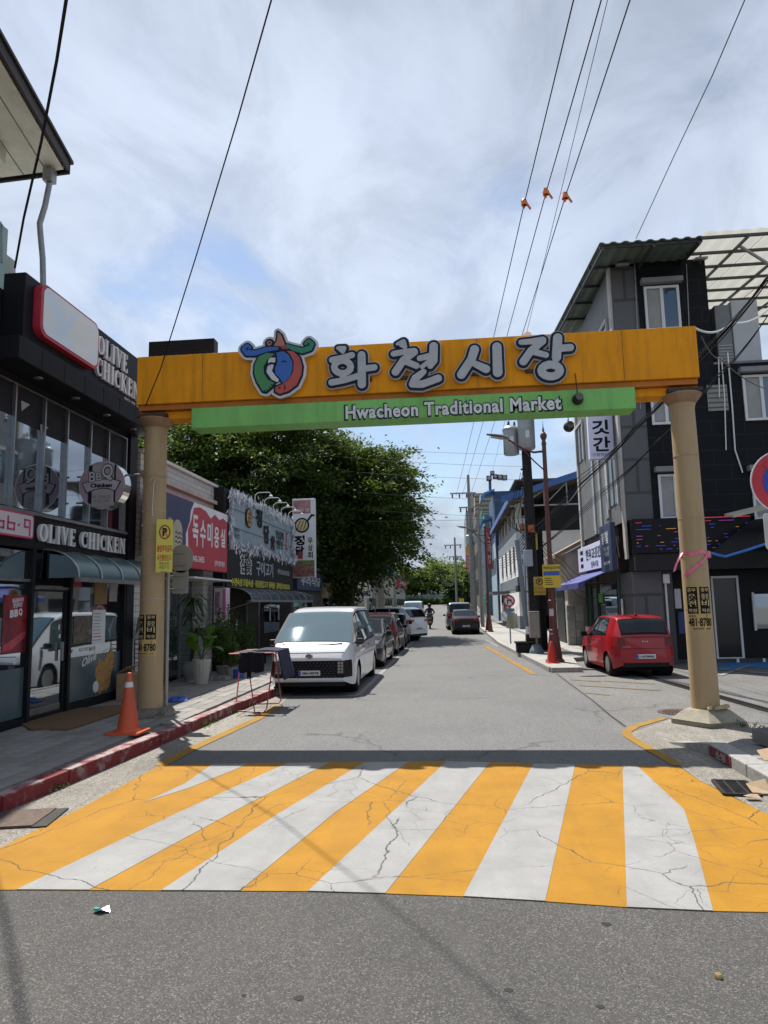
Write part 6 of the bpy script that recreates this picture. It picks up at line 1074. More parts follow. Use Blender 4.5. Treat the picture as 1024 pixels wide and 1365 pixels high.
for k, (xf, xm, ym, xt) in enumerate(((608, 700, 267, 741), (616, 729, 253, 779), (627, 755, 258, 816))):
    m_ = PY(xm, ym, 14.6); f0 = PY(xf, 661, 59.9); far_ = m_+(m_-f0)*.42
    wire(TL, [f0, m_, far_], .011, .12, group='power lines over the street')
    mk = root('line_marker', m_, 'orange plastic marker clipped on a power line', 'marker', 'orange line markers'); OM = M('marker_orange', (.62, .16, .03), .5, var=.3)
    lump(m_+Vector((-.03, 0, -.09)), .07, .05, .12, 7, 'clip', OM, mk, .3); MB().obox(m_+Vector((.0, 0, -.05)), (.1, .02, -.16), (.03, 0, .03), (0, .03, 0)).build('tag', OM, mk); MB().obox(m_+Vector((-.09, .01, -.07)), (.05, .02, -.1), (.04, 0, .02), (0, .03, 0)).build('tag', OM, mk)
wire('thinner fourth power line beside the marked lines', [PY(650, 655, 59.9), PY(703, 440, 22), PY(810, 0, 11.5), PY(822, -50, 10.9)], .007)
wire('single wire running up from the dark building roof', [PY(848, 318, 19.), PY(900, 205, 15.5), PY(950, 100, 12.8), PY(995, -5, 11), PY(1020, -80, 10)], .010)
E_ = lambda x, y, Y: PY(x, y, Y)
rg = random.Random(11); grp = 'cables strung to the utility pole'
for k in range(7):
    j = lambda s: Vector((rg.uniform(-s, s), rg.uniform(-s, s)*.5, rg.uniform(-s, s)))
    wire('black cable slung from the utility pole towards the right building', [E_(708, 712+3*k % 11, 24)+j(.12), E_(775, 640, 18)+j(.10), E_(850, 570, 14.5)+j(.07), E_(930, 478, 12)+j(.05), E_(1024, 372, 10.2)+j(.04), E_(1090, 295, 9.2)], .009, .05, group=grp)
for k in range(4):
    j = lambda s: Vector((rg.uniform(-s, s), 0, rg.uniform(-s, s)))
    wire('lower black cable crossing before the grey wall', [E_(708, 735, 24)+j(.1), E_(800, 660, 17.5)+j(.08), E_(872, 590, 14)+j(.05), E_(960, 500, 12)+j(.04), E_(1024, 420, 11), E_(1090, 330, 10)], .008, .06, group=grp+' lower')
wire('pale cable looping from the gate end to the right', [E_(926, 437, 10.9), E_(975, 430, 11.5), E_(1030, 405, 12.5)], .018, .12, SIGNW)
wire('thin pale cable hanging below the gate end cables', [E_(935, 448, 11), E_(960, 478, 11.5), E_(1030, 520, 12.5)], .010, .1, CBG2)
for k, (y0, y1) in enumerate(((590, 606), (603, 622), (622, 640), (648, 668), (700, 690), (672, 690))):
    wire('thin grey line strung across the street above the cars', [E_(300, y0-14, 33+2*k), E_(703, y1, 24.1)], .006, .25, CBL, group='lines crossing the street')
for k in range(6):
    wire('cable running along the right shop fronts from the utility pole', [E_(706, 700+5*k, 24), E_(664, 742+3*k, 40), E_(640, 752+3*k, 58), E_(628, 765+2*k, 75)], .012, .25, group='cables along the right shops')
for k in range(4): wire('cable from the utility pole down to the cream house', [E_(708, 695+4*k, 24), E_(750, 745+8*k, 25.5), E_(790, 770+10*k, 27)], .010, .25, group='cables to the cream house')
for k in range(5): wire('tangled cable loop on the utility pole', [E_(690+4*k, 640-10*k, 23.9), E_(672+6*k, 690, 23.8), E_(700, 705+3*k, 23.9)], .010, .2, group='cable loops on the pole')
# ================================================================== VEHICLES
def interp(P_, x):
    xs, ys = zip(*P_); return np.interp(x, xs, ys)
def smoothf(P_, k=.05, lo=None, hi=None):
    xs = np.linspace(P_[0][0], P_[-1][0], 700); ys = interp(P_, xs); w = max(1, int(k/(xs[1]-xs[0]))); pad = np.pad(ys, w, mode='edge'); ker = np.hanning(2*w+3)[1:-1]; ker /= ker.sum(); ys2 = np.convolve(pad, ker, 'valid')
    return lambda v: float(np.interp(v, xs, ys2))
def make_car(name, label, cat, L, Wd, top, belt, paint, wheels, wr=.30, gc=.20, tumble=.24, ws=None, rw=None, sides=(), kind='hatch', loc=(0, 0, 0), rot=0., detail=None, group=None, glassm=None, rim=None, nose=(.42, .20), wm_=.06):
    """local frame: +Y forward, origin on the ground at the middle. top/belt: (y, z) profiles; ws/rw: y-ranges of windscreen and rear window"""
    r_ = root(name, (0, 0, 0), label, cat, group); zt, zbf = smoothf(top, .07), smoothf(belt, .10); y0, y1 = -L/2, L/2; hw = Wd/2; GL = glassm or glass('car_glass', (.006, .007, .009), .03, .02, (.5, .6, .7), 0.)
    def plan(y):
        d = min(y-y0, y1-y); e = nose[0]; return hw*(1-nose[1]*max(0, 1-d/e)**2.2)
    def bottom(y):
        z = gc+.10*max(0, 1-min(y-y0, y1-y)/.35)**1.5
        for wy in wheels:
            d = abs(y-wy); rr = wr*1.20
            if d < rr: z = max(z, wr+math.sqrt(rr*rr-d*d)-.02)
        return z
    def width(y, z):                     # body half width below the belt
        t = (z-gc)/max(zbf(y)-gc, .1); return plan(y)*(1-.075*max(0, t-.62)**1.3*2-.05*max(0, .28-t)*2)
    def ring_(y):
        zb2 = min(zbf(y), zt(y)); P_ = []; bz = min(bottom(y), zb2-.03)
        for t in (0, .1, .25, .42, .56, .68, .80, .92, 1.):
            z = max(gc+(zb2-gc)*t, bz); P_.append((width(y, z), y, z))
        zr = zt(y); hc = max(zr-zb2, 0); wb = P_[-1][0]; wrf = wb-.02-tumble*hc
        for t in (.08, .3, .6, .85, .96): P_.append((wb+(wrf-wb)*(t**1.15), y, zb2+hc*t))
        for u in (.93, .75, .45, 0): P_.append((wrf*u, y, zr+.022*(1-u*u)*min(1, wrf)))
        return P_
    ys = sorted(set(list(np.linspace(y0, y1, 64))+[y0+.02, y0+.05, y0+.1, y1-.02, y1-.05, y1-.1]+[wy+s*wr*k for wy in wheels for s in (-1, 1) for k in (1.205, 1.195, 1.12, .95, .7, .4)]))
    Rg = [ring_(y) for y in ys]; full = [[(x, y, z) for x, y, z in q]+[(-x, y, z) for x, y, z in q[-2::-1]] for q in Rg]; mb = MB(); mb.grid(full)
    n = len(full[0]); mb.f += [tuple(range(n)), tuple(range((len(full)-1)*n, len(full)*n))[::-1]]; mb.m += [0, 0]
    body = mb.build('body', paint, r_, smooth=38); bm = bmesh.new(); bm.from_mesh(body.data); bmesh.ops.remove_doubles(bm, verts=bm.verts, dist=.0005); bmesh.ops.recalc_face_normals(bm, faces=bm.faces); bm.to_mesh(body.data); bm.free(); body.data.polygons.foreach_set('use_smooth', [True]*len(body.data.polygons)); body.data.set_sharp_from_angle(angle=R(38))
    MB().box(-hw*.86, y0+.2, gc-.02, hw*.86, y1-.2, gc+.25).build('underbody', M('underbody_black', (.008, .008, .008), .8), r_)
    def toppatch(nm, ya, yb, mat, m=.06, lift=.006, parent=r_):
        P_ = []
        for y in np.linspace(ya, yb, 14):
            q = ring_(y); wrf = q[-4][0]/.93; sl = (zt(y+.01)-zt(y-.01))/.02; nv = Vector((0, -sl, 1)).normalized()*lift
            P_.append([(u*(wrf-m*.7), y+nv.y, zt(y)+.022*(1-u*u)+nv.z) for u in np.linspace(-1, 1, 9)])
        return MB().grid(P_, flip=True).build(nm, mat, parent, smooth=60)
    def sidepatch(nm, ya, yb, ta, tb, mat, s, lift=.006, parent=r_, sk0=0., sk1=0.):
        P_ = []
        for k in np.linspace(0, 1, 12):
            row = []
            for t in np.linspace(ta, tb, 6):
                y = (ya+sk0*t)+((yb+sk1*t)-(ya+sk0*t))*k; zb2 = min(zbf(y), zt(y)); hc = max(zt(y)-zb2, .01); wb = width(y, zb2); wrf = wb-.02-tumble*hc; row.append((s*(wb+(wrf-wb)*t**1.15+lift), y, zb2+hc*t))
            P_.append(row)
        return MB().grid(P_, flip=(s > 0)).build(nm, mat, parent, smooth=60)
    SL = M('window_seal', (.008, .008, .009), .6)
    for nm_, rg_ in (('windscreen_seal', ws), ('rear_window_seal', rw)):
        if rg_: toppatch(nm_, rg_[0]-.02, rg_[1]+.02, SL, wm_-.05, .003)
    for sd in sides:
        for s in (-1, 1): sidepatch('side_window_seal', sd[0]-.025, sd[1]+.025, .03, .90, SL, s, .003, sk0=sd[2] if len(sd) > 2 else 0, sk1=sd[3] if len(sd) > 3 else 0)
    if ws: toppatch('windscreen', *ws, GL, wm_)
    if rw: toppatch('rear_window', *rw, GL, wm_)
    for sd in sides:
        for s in (-1, 1): sidepatch('side_window', sd[0], sd[1], .08, .86, GL, s, sk0=sd[2] if len(sd) > 2 else 0, sk1=sd[3] if len(sd) > 3 else 0)
    TY = M('tyre_rubber', (.012, .012, .012), .75, var=.2); RM_ = rim or M('alloy_grey', (.28, .28, .29), .35, .7)
    for wy in wheels:
        for s in (-1, 1):
            xo = s*(hw-.02); tw = .19; w = MB().lathe([(wr*.62, 0), (wr*.90, -.004*s), (wr*.985, -s*.03), (wr, -s*.06), (wr, -s*(tw-.04)), (wr*.95, -s*tw)], (xo, wy, wr), 28, axis='X').build('wheel', TY, r_, smooth=40)
            MB().lathe([(wr*.63, 0), (wr*.66, s*.004), (wr*.60, -s*.03), (wr*.55, -s*.05), (0, -s*.05)], (xo+s*.001, wy, wr), 28, axis='X').build('rim', RM_, w, smooth=40)
            for k in range(5):
                a = 2*math.pi*k/5+.3; d = Vector((0, math.cos(a), math.sin(a))); t_ = Vector((0, -math.sin(a), math.cos(a))); c_ = Vector((xo-s*.03, wy, wr)); MB().obox(c_+d*wr*.05-t_*wr*.09, d*wr*.55, t_*wr*.18, (s*.026, 0, 0)).build('spoke', RM_, w)
            MB().lathe([(wr*1.18, 0), (wr*1.18, -s*.3)], (xo-s*.06, wy, wr), 24, axis='X').build('wheel_arch', M('underbody_black'), r_)
    ctx = dict(r=r_, ring=ring_, width=width, zt=zt, zb=zbf, top=toppatch, side=sidepatch, y0=y0, y1=y1, hw=hw, gc=gc)
    SEAMM = M('door_seam', (.006, .006, .006), .7)
    if detail: detail(ctx)
    r_.location = loc; r_.rotation_euler = (0, 0, rot); LOC[r_.name] = Vector(loc); return r_
def body_patch(c, nm, y0, y1, z0, z1, mat, s, lift=.006, rows=4, cols=8, parent=None):
    """patch on the flank below the belt"""
    P_ = [[(s*(c['width'](y, z)+lift), y, z) for z in np.linspace(z0, z1, rows)] for y in np.linspace(y0, y1, cols)]
    return MB().grid(P_, flip=(s > 0)).build(nm, mat, parent or c['r'], smooth=60)
HLG = glass('head_lamp', (.25, .27, .28), .08, .35); TLR = M('tail_lamp_red', (.30, .012, .012), .2, coat=.5, var=.2); TLD = M('tail_lamp_dark', (.10, .008, .008), .15, coat=.5); BPL = M('trim_black', (.012, .012, .013), .5); CHR = M('chrome', (.6, .6, .6), .15, 1.); PLT = M('plate_pale', (.60, .62, .62), .5)
def mirrors(c, y, z, mat):
    for s in (-1, 1):
        w = c['width'](y, z); m_ = MB().obox((s*(w+.03), y-.06, z-.03), (s*.16, -.02, 0), (0, .11, 0), (0, 0, .13)).build('mirror', mat, c['r'], bevel=.03); MB().obox((s*(w-.02), y-.0, z-.01), (s*.06, 0, 0), (0, .05, 0), (0, 0, .03)).build('mirror_arm', BPL, m_)
def seams(c, ys, z0, handles=()):
    for s in (-1, 1):
        for y in ys: body_patch(c, 'door_seam', y, y+.008, z0, c['zb'](y)-.01, M('door_seam', (.006, .006, .006), .7), s, .003, 6, 2)
        for y, z in handles: MB().obox((s*(c['width'](y, z)+.003), y, z), (s*.02, 0, 0), (0, .14, 0), (0, 0, .022)).build('door_handle', c.get('hm', BPL), c['r'], bevel=.005)
def plate(c, s, z, txt, w=.44, h=.10, dy=.0):
    y = c['y1'] if s > 0 else c['y0']; p = MB().box(-w/2, y+s*(.004+dy), z, w/2, y+s*(.014+dy), z+h).build('number_plate', PLT, c['r']); bx('plate_band', M('plate_blue', (.03, .08, .4), .5), p, -s*(-w/2) if False else (w/2-.05 if s > 0 else -w/2), y+s*(.0145+dy), z+.004, (w/2 if s > 0 else -w/2+.05), y+s*(.017+dy), z+h-.004)
    text(p, txt, (-.02*s, y+s*(.0145+dy), z+h/2), (-s, 0, 0), w*.76, h*.62, INK, .002, .03)
# ---- white people carrier
def van_detail(c):
    r_, y1, hw = c['r'], c['y1'], c['hw']; GRL = M('van_grille', (.010, .010, .012), .35, var=.3, vs=30)
    w0 = hw*.80
    g_ = MB().prism([(-w0*1.0, y1-.02, .36), (w0*1.0, y1-.02, .36), (w0*1.04, y1-.02, .70), (-w0*1.04, y1-.02, .70)], (0, .034, 0)).build('grille', GRL, r_, bevel=.02)
    for s in (-1, 1):
        body_patch(c, 'grille_side', y1-.24, y1-.005, .37, .70, GRL, s, .007)
        lamp = bx('headlight', M('lamp_cube_dark', (.03, .03, .033), .2), r_, s*w0*.80, y1+.012, .44, s*w0*1.0, y1+.022, .69)
        for k in range(4):
            for j in range(2): bx('lamp_cube', M('lamp_cube_pale', (.30, .31, .32), .15, .4), lamp, s*(w0*.82+.06*j), y1+.022, .455+.058*k, s*(w0*.82+.06*j+.045), y1+.030, .50+.058*k)
    for k in range(6):
        for j in range(13):
            x = -w0*.74+w0*1.48*(j+.5*(k % 2))/13.5; bx('grille_stud', M('stud_grey', (.07, .07, .075), .3, .6), g_, x, y1+.0145, .39+.05*k, x+.02, y1+.02, .408+.05*k)
    bx('light_strip', M('strip_grey', (.05, .05, .055), .3), r_, -hw*.80, y1-.012, .845, hw*.80, y1+.004, .862)
    em_ = MB().lathe([(.035, 0), (.05, .004), (.05, .012), (.035, .014)], (0, y1+.0, .79), 20, axis='Y').build('badge', CHR, r_); em_.scale = (1.6, 1, 1)
    text(em_, 'H', (0, y1+.005, .79), (-1, 0, 0), .05, .05, CHR, .006, .03, shear=.3)
    plate(c, 1, .41, '286너8578', dy=.012); bx('bumper_trim', M('strip_silver', (.4, .41, .42), .3, .5), r_, -hw*.80, y1-.01, .285, hw*.80, y1+.006, .315); bx('air_dam', BPL, r_, -hw*.80, y1-.06, .20, hw*.80, y1-.012, .284)
    for s in (-1, 1): MB().tube([(s*.1, y1-.27, 1.005), (s*.35, y1-.262, 1.0), (s*.62, y1-.30, 1.02)], .012, 5).build('wiper', BPL, r_)
    mirrors(c, y1-.72, 1.0, M('mirror_black', (.02, .02, .022), .3)); seams(c, (.55, -.55), .35, ((.45, .86), (-.45, .86)))
    for s in (-1, 1): c['side']('pillar', .70, .74, .05, .9, BPL, s, .008)
WHP = M('white_paint', (.62, .64, .67), .25, coat=.7, var=.02)
Lv = 4.7
make_car('people_carrier', 'white people carrier with wide black grille parked at the kerb', 'van', Lv, 1.76, [(-2.35, 1.30), (-2.30, 1.45), (-2.1, 1.70), (-1.5, 1.735), (0, 1.75), (.6, 1.72), (1.05, 1.62), (1.5, 1.36), (2.02, 1.02), (2.16, .94), (2.28, .83), (2.33, .76), (2.35, .70)], [(-2.35, .95), (-1, .95), (.6, .92), (1.4, .90), (2.0, .90), (2.35, .72)], WHP, (-1.55, 1.45), .31, .20, .20, ws=(1.0, 1.98), rw=(-2.31, -2.1), sides=((.78, 1.42, 0, -.32), (-.5, .70), (-1.95, -.58)), loc=(-2.9, 14.02+Lv/2, 0), rot=math.pi, detail=van_detail, glassm=glass('van_glass', (.06, .09, .10), .015, .20, (.7, .9, 1.), 0.), nose=(.55, .22), wm_=.0)
# ---- red hatchback
def kia_detail(c):
    r_, y0, hw = c['r'], c['y0'], c['hw']
    for s in (-1, 1):
        body_patch(c, 'taillight', y0+.0, y0+.26, .70, .93, TLR, s, .008); bx('taillight', TLD, r_, s*hw*.60, y0-.012, .71, s*hw*.80, y0+.05, .93, .01)
        bx('reflector', M('reflector_red', (.25, .02, .02), .2), r_, s*hw*.68, y0-.012, .36, s*hw*.76, y0+.05, .50, .01); body_patch(c, 'headlight', c['y1']-.3, c['y1']-.02, .56, .74, HLG, s)
    bx('light_bar', TLD, r_, -hw*.59, y0-.006, .905, hw*.59, y0+.04, .93); plate(c, -1, .43, '116더8905'); text(r_, 'KIA', (0, y0-.004, .82), U, .14, .035, CHR, .006, .05)
    text(r_, 'morning', (-.42, y0-.004, .70), U, .16, .028, CHR, .004); bx('lower_bumper', BPL, r_, -hw*.70, y0-.008, .235, hw*.70, y0+.05, .34, .01); bx('tailgate_seam', M('door_seam'), r_, -hw*.78, y0-.004, .655, hw*.78, y0+.02, .663)
    MB().tube([(.02, y0+.055, 1.0), (.12, y0+.05, 1.01), (.34, y0+.07, 1.02)], .012, 5).build('wiper', BPL, r_); MB().obox((-.03, y0+.55, 1.375), (.06, 0, 0), (0, .14, 0), (0, -.04, .06)).build('antenna', M('kia_red'), r_, bevel=.01)
    mirrors(c, .72, .88, BPL); c['hm'] = M('kia_red'); seams(c, (-.30, .62), .32, ((-.50, .80), (.05, .80)))
    for s in (-1, 1): c['side']('pillar', -.17, -.12, .05, .9, BPL, s, .008)
KRD = M('kia_red', (.30, .005, .012), .3, coat=.5, var=.02, spec=.35)
Lk = 3.3
make_car('hatchback', 'bright red hatchback with black rear window parked beside the dark building', 'car', Lk, 1.5, [(-1.65, .90), (-1.62, 1.0), (-1.44, 1.29), (-1.30, 1.365), (-.6, 1.40), (.1, 1.39), (.35, 1.34), (.95, .92), (1.45, .80), (1.6, .66), (1.65, .55)], [(-1.65, .88), (-1.0, .92), (0, .89), (.9, .85), (1.65, .62)], KRD, (-1.08, 1.06), .275, .17, .34, ws=(.36, .94), rw=(-1.612, -1.40), sides=((-.98, -.2, .1, -.0), (-.10, .72, 0, -.3)), loc=(4.27, 18.45, 0), rot=R(3.2), detail=kia_detail, nose=(.45, .24), wm_=.03)
# ---- other cars
def rear_detail(txt, lampz=(.72, .88), full=False, col=None):
    def f_(c):
        r_, y0, y1, hw = c['r'], c['y0'], c['y1'], c['hw']
        for s in (-1, 1):
            body_patch(c, 'taillight', y0+.0, y0+.3, *lampz, TLR, s, .008); bx('taillight', TLR, r_, s*hw*.5, y0-.012, lampz[0], s*hw*.80, y0+.05, lampz[1], .01); body_patch(c, 'headlight', y1-.35, y1-.02, .56, .70, HLG, s)
        if full: bx('light_bar', TLR, r_, -hw*.5, y0-.008, lampz[1]-.05, hw*.5, y0+.03, lampz[1]-.01)
        plate(c, -1, .55 if not full else .42, txt); bx('lower_bumper', BPL, r_, -hw*.74, y0-.006, .24, hw*.74, y0+.05, .36, .01); bx('grille', BPL, r_, -hw*.5, y1-.04, .36, hw*.5, y1+.006, .56, .01)
        mirrors(c, .75, .9, col or BPL); seams(c, (-.25, .75), .34, ((-.4, .8), (.2, .8)))
    return f_
SED = ([(-2.15, .84), (-2.1, .92), (-1.6, .96), (-1.35, 1.0), (-.65, 1.32), (-.1, 1.37), (.3, 1.34), (1.05, .92), (1.9, .76), (2.1, .62), (2.15, .5)], [(-2.15, .84), (-1, .9), (0, .87), (1, .84), (2.15, .58)])
HAT = ([(-1.95, .95), (-1.92, 1.05), (-1.62, 1.36), (-1.3, 1.44), (-.3, 1.48), (.25, 1.42), (.95, .98), (1.7, .84), (1.9, .66), (1.95, .52)], [(-1.95, .92), (-1, .95), (0, .92), (1, .9), (1.95, .62)])
SUV = ([(-2.2, 1.0), (-2.16, 1.12), (-1.85, 1.5), (-1.5, 1.60), (-.3, 1.63), (.3, 1.57), (1.05, 1.08), (1.95, .95), (2.15, .8), (2.2, .6)], [(-2.2, 1.02), (-1, 1.04), (0, 1.0), (1, .98), (2.2, .74)])
GRP = M('graphite_paint', (.045, .05, .06), .25, .4, coat=.7, var=.03); MRN = M('maroon_paint', (.07, .018, .024), .25, .3, coat=.7, var=.03); BKP = M('black_paint', (.006, .006, .008), .25, coat=.25, var=.02, spec=.3); SLV = M('dark_silver_paint', (.16, .17, .18), .25, .5, coat=.6, var=.03)
sd_s = ((-.95, -.12, .2, 0), (-.04, .85, 0, -.4)); 
make_car('saloon_car', 'dark grey saloon car parked close behind the white people carrier', 'car', 4.3, 1.62, *SED, GRP, (-1.3, 1.3), .29, .18, .24, (.32, 1.03), (-1.32, -.68), sd_s, loc=(-2.82, 21.9, 0), rot=math.pi, detail=rear_detail('12가3456'))
make_car('small_hatchback', 'dark maroon hatchback parked with red tail lights towards the gate', 'car', 3.9, 1.62, *HAT, MRN, (-1.2, 1.2), .3, .2, .22, (.28, .93), (-1.90, -1.62), ((-1.1, -.15, .1, 0), (-.05, .8, 0, -.35)), loc=(-2.78, 26.6, 0), rot=R(-1), detail=rear_detail('37나1204', (.80, 1.0)))
make_car('saloon_car', 'black saloon car parked between the maroon hatchback and the white crossover', 'car', 4.2, 1.62, *SED, BKP, (-1.3, 1.3), .29, .18, .24, (.32, 1.03), (-1.32, -.68), sd_s, loc=(-2.82, 31.2, 0), rot=R(1), detail=rear_detail('68다9913'))
make_car('crossover_car', 'white crossover car parked nose in at an angle with its tail in the street', 'car', 4.4, 1.72, *SUV, WHP, (-1.35, 1.35), .34, .24, .22, (.33, 1.03), (-2.13, -1.86), ((-1.7, -1.0, .25, 0), (-.92, -.1), (-.02, .9, 0, -.42)), loc=(-3.5, 35.0, 0), rot=R(58), detail=rear_detail('25로7781', (.92, 1.04)))
make_car('saloon_car', 'black saloon car seen from behind halting beside the right pavement', 'car', 4.3, 1.62, *SED, BKP, (-1.3, 1.3), .29, .18, .24, (.32, 1.03), (-1.32, -.68), sd_s, loc=(.64, 42.0, 0), rot=R(1), detail=rear_detail('41고2267', (.78, .9), True))
make_car('minivan', 'dark minivan with pale roof glass ahead of the black saloon', 'van', 4.6, 1.75, [(-2.3, 1.0), (-2.26, 1.15), (-2.05, 1.7), (-1.7, 1.78), (0, 1.8), (.7, 1.72), (1.6, 1.08), (2.1, .9), (2.3, .6)], [(-2.3, 1.05), (0, 1.02), (1.2, 1.0), (2.3, .72)], SLV, (-1.4, 1.4), .33, .22, .2, (.74, 1.58), (-2.24, -2.05), ((-1.9, -.9), (-.8, .1), (.2, 1.0, 0, -.3)), loc=(.35, 48.6, 0), rot=R(2), detail=rear_detail('70마5530', (.9, 1.1)))
make_car('pickup_van', 'small white and blue van parked far up the left side', 'van', 4.4, 1.7, [(-2.2, 1.1), (-2.15, 1.75), (-1.7, 1.85), (1.0, 1.85), (1.4, 1.75), (2.0, 1.1), (2.2, .6)], [(-2.2, 1.0), (1, 1.0), (2.2, .8)], M('pale_blue_paint', (.45, .58, .66), .3, coat=.5), (-1.4, 1.4), .32, .22, .1, (1.42, 1.96), None, ((-1.8, -.6), (.1, 1.1)), loc=(-3.3, 60, rise(60)), rot=R(0), detail=rear_detail('91바4402', (.9, 1.1)))

# ------------------------------------------------ rider on a scooter
sc_ = root('motor_scooter', (0, 0, 0), 'dark delivery scooter ridden up the middle of the street', 'scooter'); SK = M('scooter_dark', (.03, .03, .035), .35, coat=.4)
for y in (-.6, .62): 
    w = MB().lathe([(.13, -.05), (.22, -.055), (.25, -.03), (.25, .03), (.22, .055), (.13, .05)], (0, y, .25), 20, axis='X').build('wheel', M('tyre_rubber'), sc_, smooth=40); MB().lathe([(.0, -.03), (.13, -.03), (.13, .03), (0, .03)], (0, y, .25), 14, axis='X').build('rim', M('alloy_grey'), w)
MB().prism([(-.15, -.85, .62), (-.15, -.3, .78), (-.15, .05, .72), (-.15, .1, .34), (-.15, .35, .32), (-.15, .45, .95), (-.15, .52, .95), (-.15, .5, .25), (-.15, -.2, .25), (-.15, -.75, .42)], (.3, 0, 0)).build('body', SK, sc_, bevel=.03); MB().prism([(-.13, -.8, .70), (-.13, -.2, .81), (-.13, .05, .75), (-.13, -.2, .74), (-.13, -.8, .63)], (.26, 0, 0)).build('seat', BPL, sc_, bevel=.02)
MB().tube([(-.33, .38, 1.02), (-.12, .46, 1.0), (.12, .46, 1.0), (.33, .38, 1.02)], .018, 8).build('handlebar', BPL, sc_); MB().tube([(0, .62, .25), (0, .46, .95)], .035, 8).build('fork', SK, sc_); bx('taillight', TLR, sc_, -.08, -.87, .58, .08, -.83, .66); bx('plate', M('plate_grey2', (.35, .35, .32), .6), sc_, -.1, -.88, .42, .1, -.87, .55); bx('carrier_box', SK, sc_, -.2, -1.05, .78, .2, -.68, 1.1, .03)
pr = root('rider', (0, 0, 0), 'person in dark clothes and helmet seen from behind riding a scooter', 'person')
def skin_mesh(name, verts, edges, radii, mat, parent, sub=2):
    me = bpy.data.meshes.new(name); me.from_pydata(verts, edges, []); o = link_mesh(name, me, mat, parent); sk = o.modifiers.new('skin', 'SKIN'); sk.use_smooth_shade = True
    for d, r in zip(me.skin_vertices[0].data, radii): d.radius = (r, r) if not isinstance(r, tuple) else r
    me.skin_vertices[0].data[0].use_root = True; sb = o.modifiers.new('sub', 'SUBSURF'); sb.levels = sb.render_levels = sub; return o
V_ = [(0, -.22, .86), (0, -.19, 1.08), (0, -.12, 1.30), (0, -.10, 1.40), (0, -.07, 1.50), (0, -.05, 1.60)]; E__ = [(0, 1), (1, 2), (2, 3), (3, 4), (4, 5)]; RR = [(.18, .15), (.18, .14), (.20, .14), (.11, .10), (.055, .055), (.09, .10)]
for s in (-1, 1):
    k = len(V_); V_ += [(s*.2, -.1, 1.36), (s*.33, .02, 1.14), (s*.31, .28, 1.05), (s*.30, .37, 1.03)]; E__ += [(3, k), (k, k+1), (k+1, k+2), (k+2, k+3)]; RR += [.07, .055, .042, .045]
    k = len(V_); V_ += [(s*.12, -.2, .86), (s*.20, .20, .78), (s*.17, .12, .42), (s*.16, .22, .36)]; E__ += [(0, k), (k, k+1), (k+1, k+2), (k+2, k+3)]; RR += [.10, .08, .055, .05]
skin_mesh('body', V_, E__, RR, M('rider_dark', (.03, .032, .04), .8, var=.2), pr)
MB().lathe([(.0, .14), (.07, .125), (.12, .07), (.135, 0), (.13, -.08), (.10, -.12)], (0, -.05, 1.63), 18).build('helmet', BKP, pr, smooth=60)
for s in (-1, 1):
    V2 = [(s*.30, .37, 1.03), (s*.30, .42, 1.035)]; E2 = [(0, 1)]; R2 = [.035, .03]
    for k in range(4): q = len(V2); V2 += [(s*(.33-.022*k), .45, 1.045), (s*(.33-.022*k), .44, 1.005)]; E2 += [(1, q), (q, q+1)]; R2 += [.011, .010]
    q = len(V2); V2 += [(s*.27, .39, 1.0), (s*.27, .42, .985)]; E2 += [(0, q), (q, q+1)]; R2 += [.013, .011]; skin_mesh('hand', V2, E2, R2, M('skin_tone', (.42, .27, .2), .6), pr, 1)
mp = G(573, 838.5); 
for o in (sc_, pr): o.location = (mp.x, mp.y+.6, 0); o.rotation_euler = (0, 0, R(3))

# ================================================================== SMALL THINGS ON THE LEFT PAVEMENT
c = G(166, 979, .155); tc_ = root('traffic_cone', (c.x, c.y+.1, .155), 'tall orange traffic cone with white band by the left gate pillar', 'cone'); CO = M('cone_orange', (.52, .075, .02), .5, var=.15, dirt=.3); cy = c.y+.1
MB().lathe([(.17, .03), (.155, .05), (.14, .06), (.095, .36), (.058, .60)], (c.x, cy, .155), 28).build('cone', CO, tc_, smooth=40); MB().lathe([(.0585, .602), (.047, .672)], (c.x, cy, .155), 28).build('white_band', M('reflective_white', (.6, .6, .58), .4), tc_, smooth=40); MB().lathe([(.0465, .674), (.034, .77), (.028, .79), (.018, .795)], (c.x, cy, .155), 24).build('cone_tip', CO, tc_, smooth=40)
MB().prism([(c.x+a, cy+b, .155) for a, b in rrect(-.23, -.23, .23, .23, .05)], (0, 0, .032)).build('base', CO, tc_, bevel=.008)
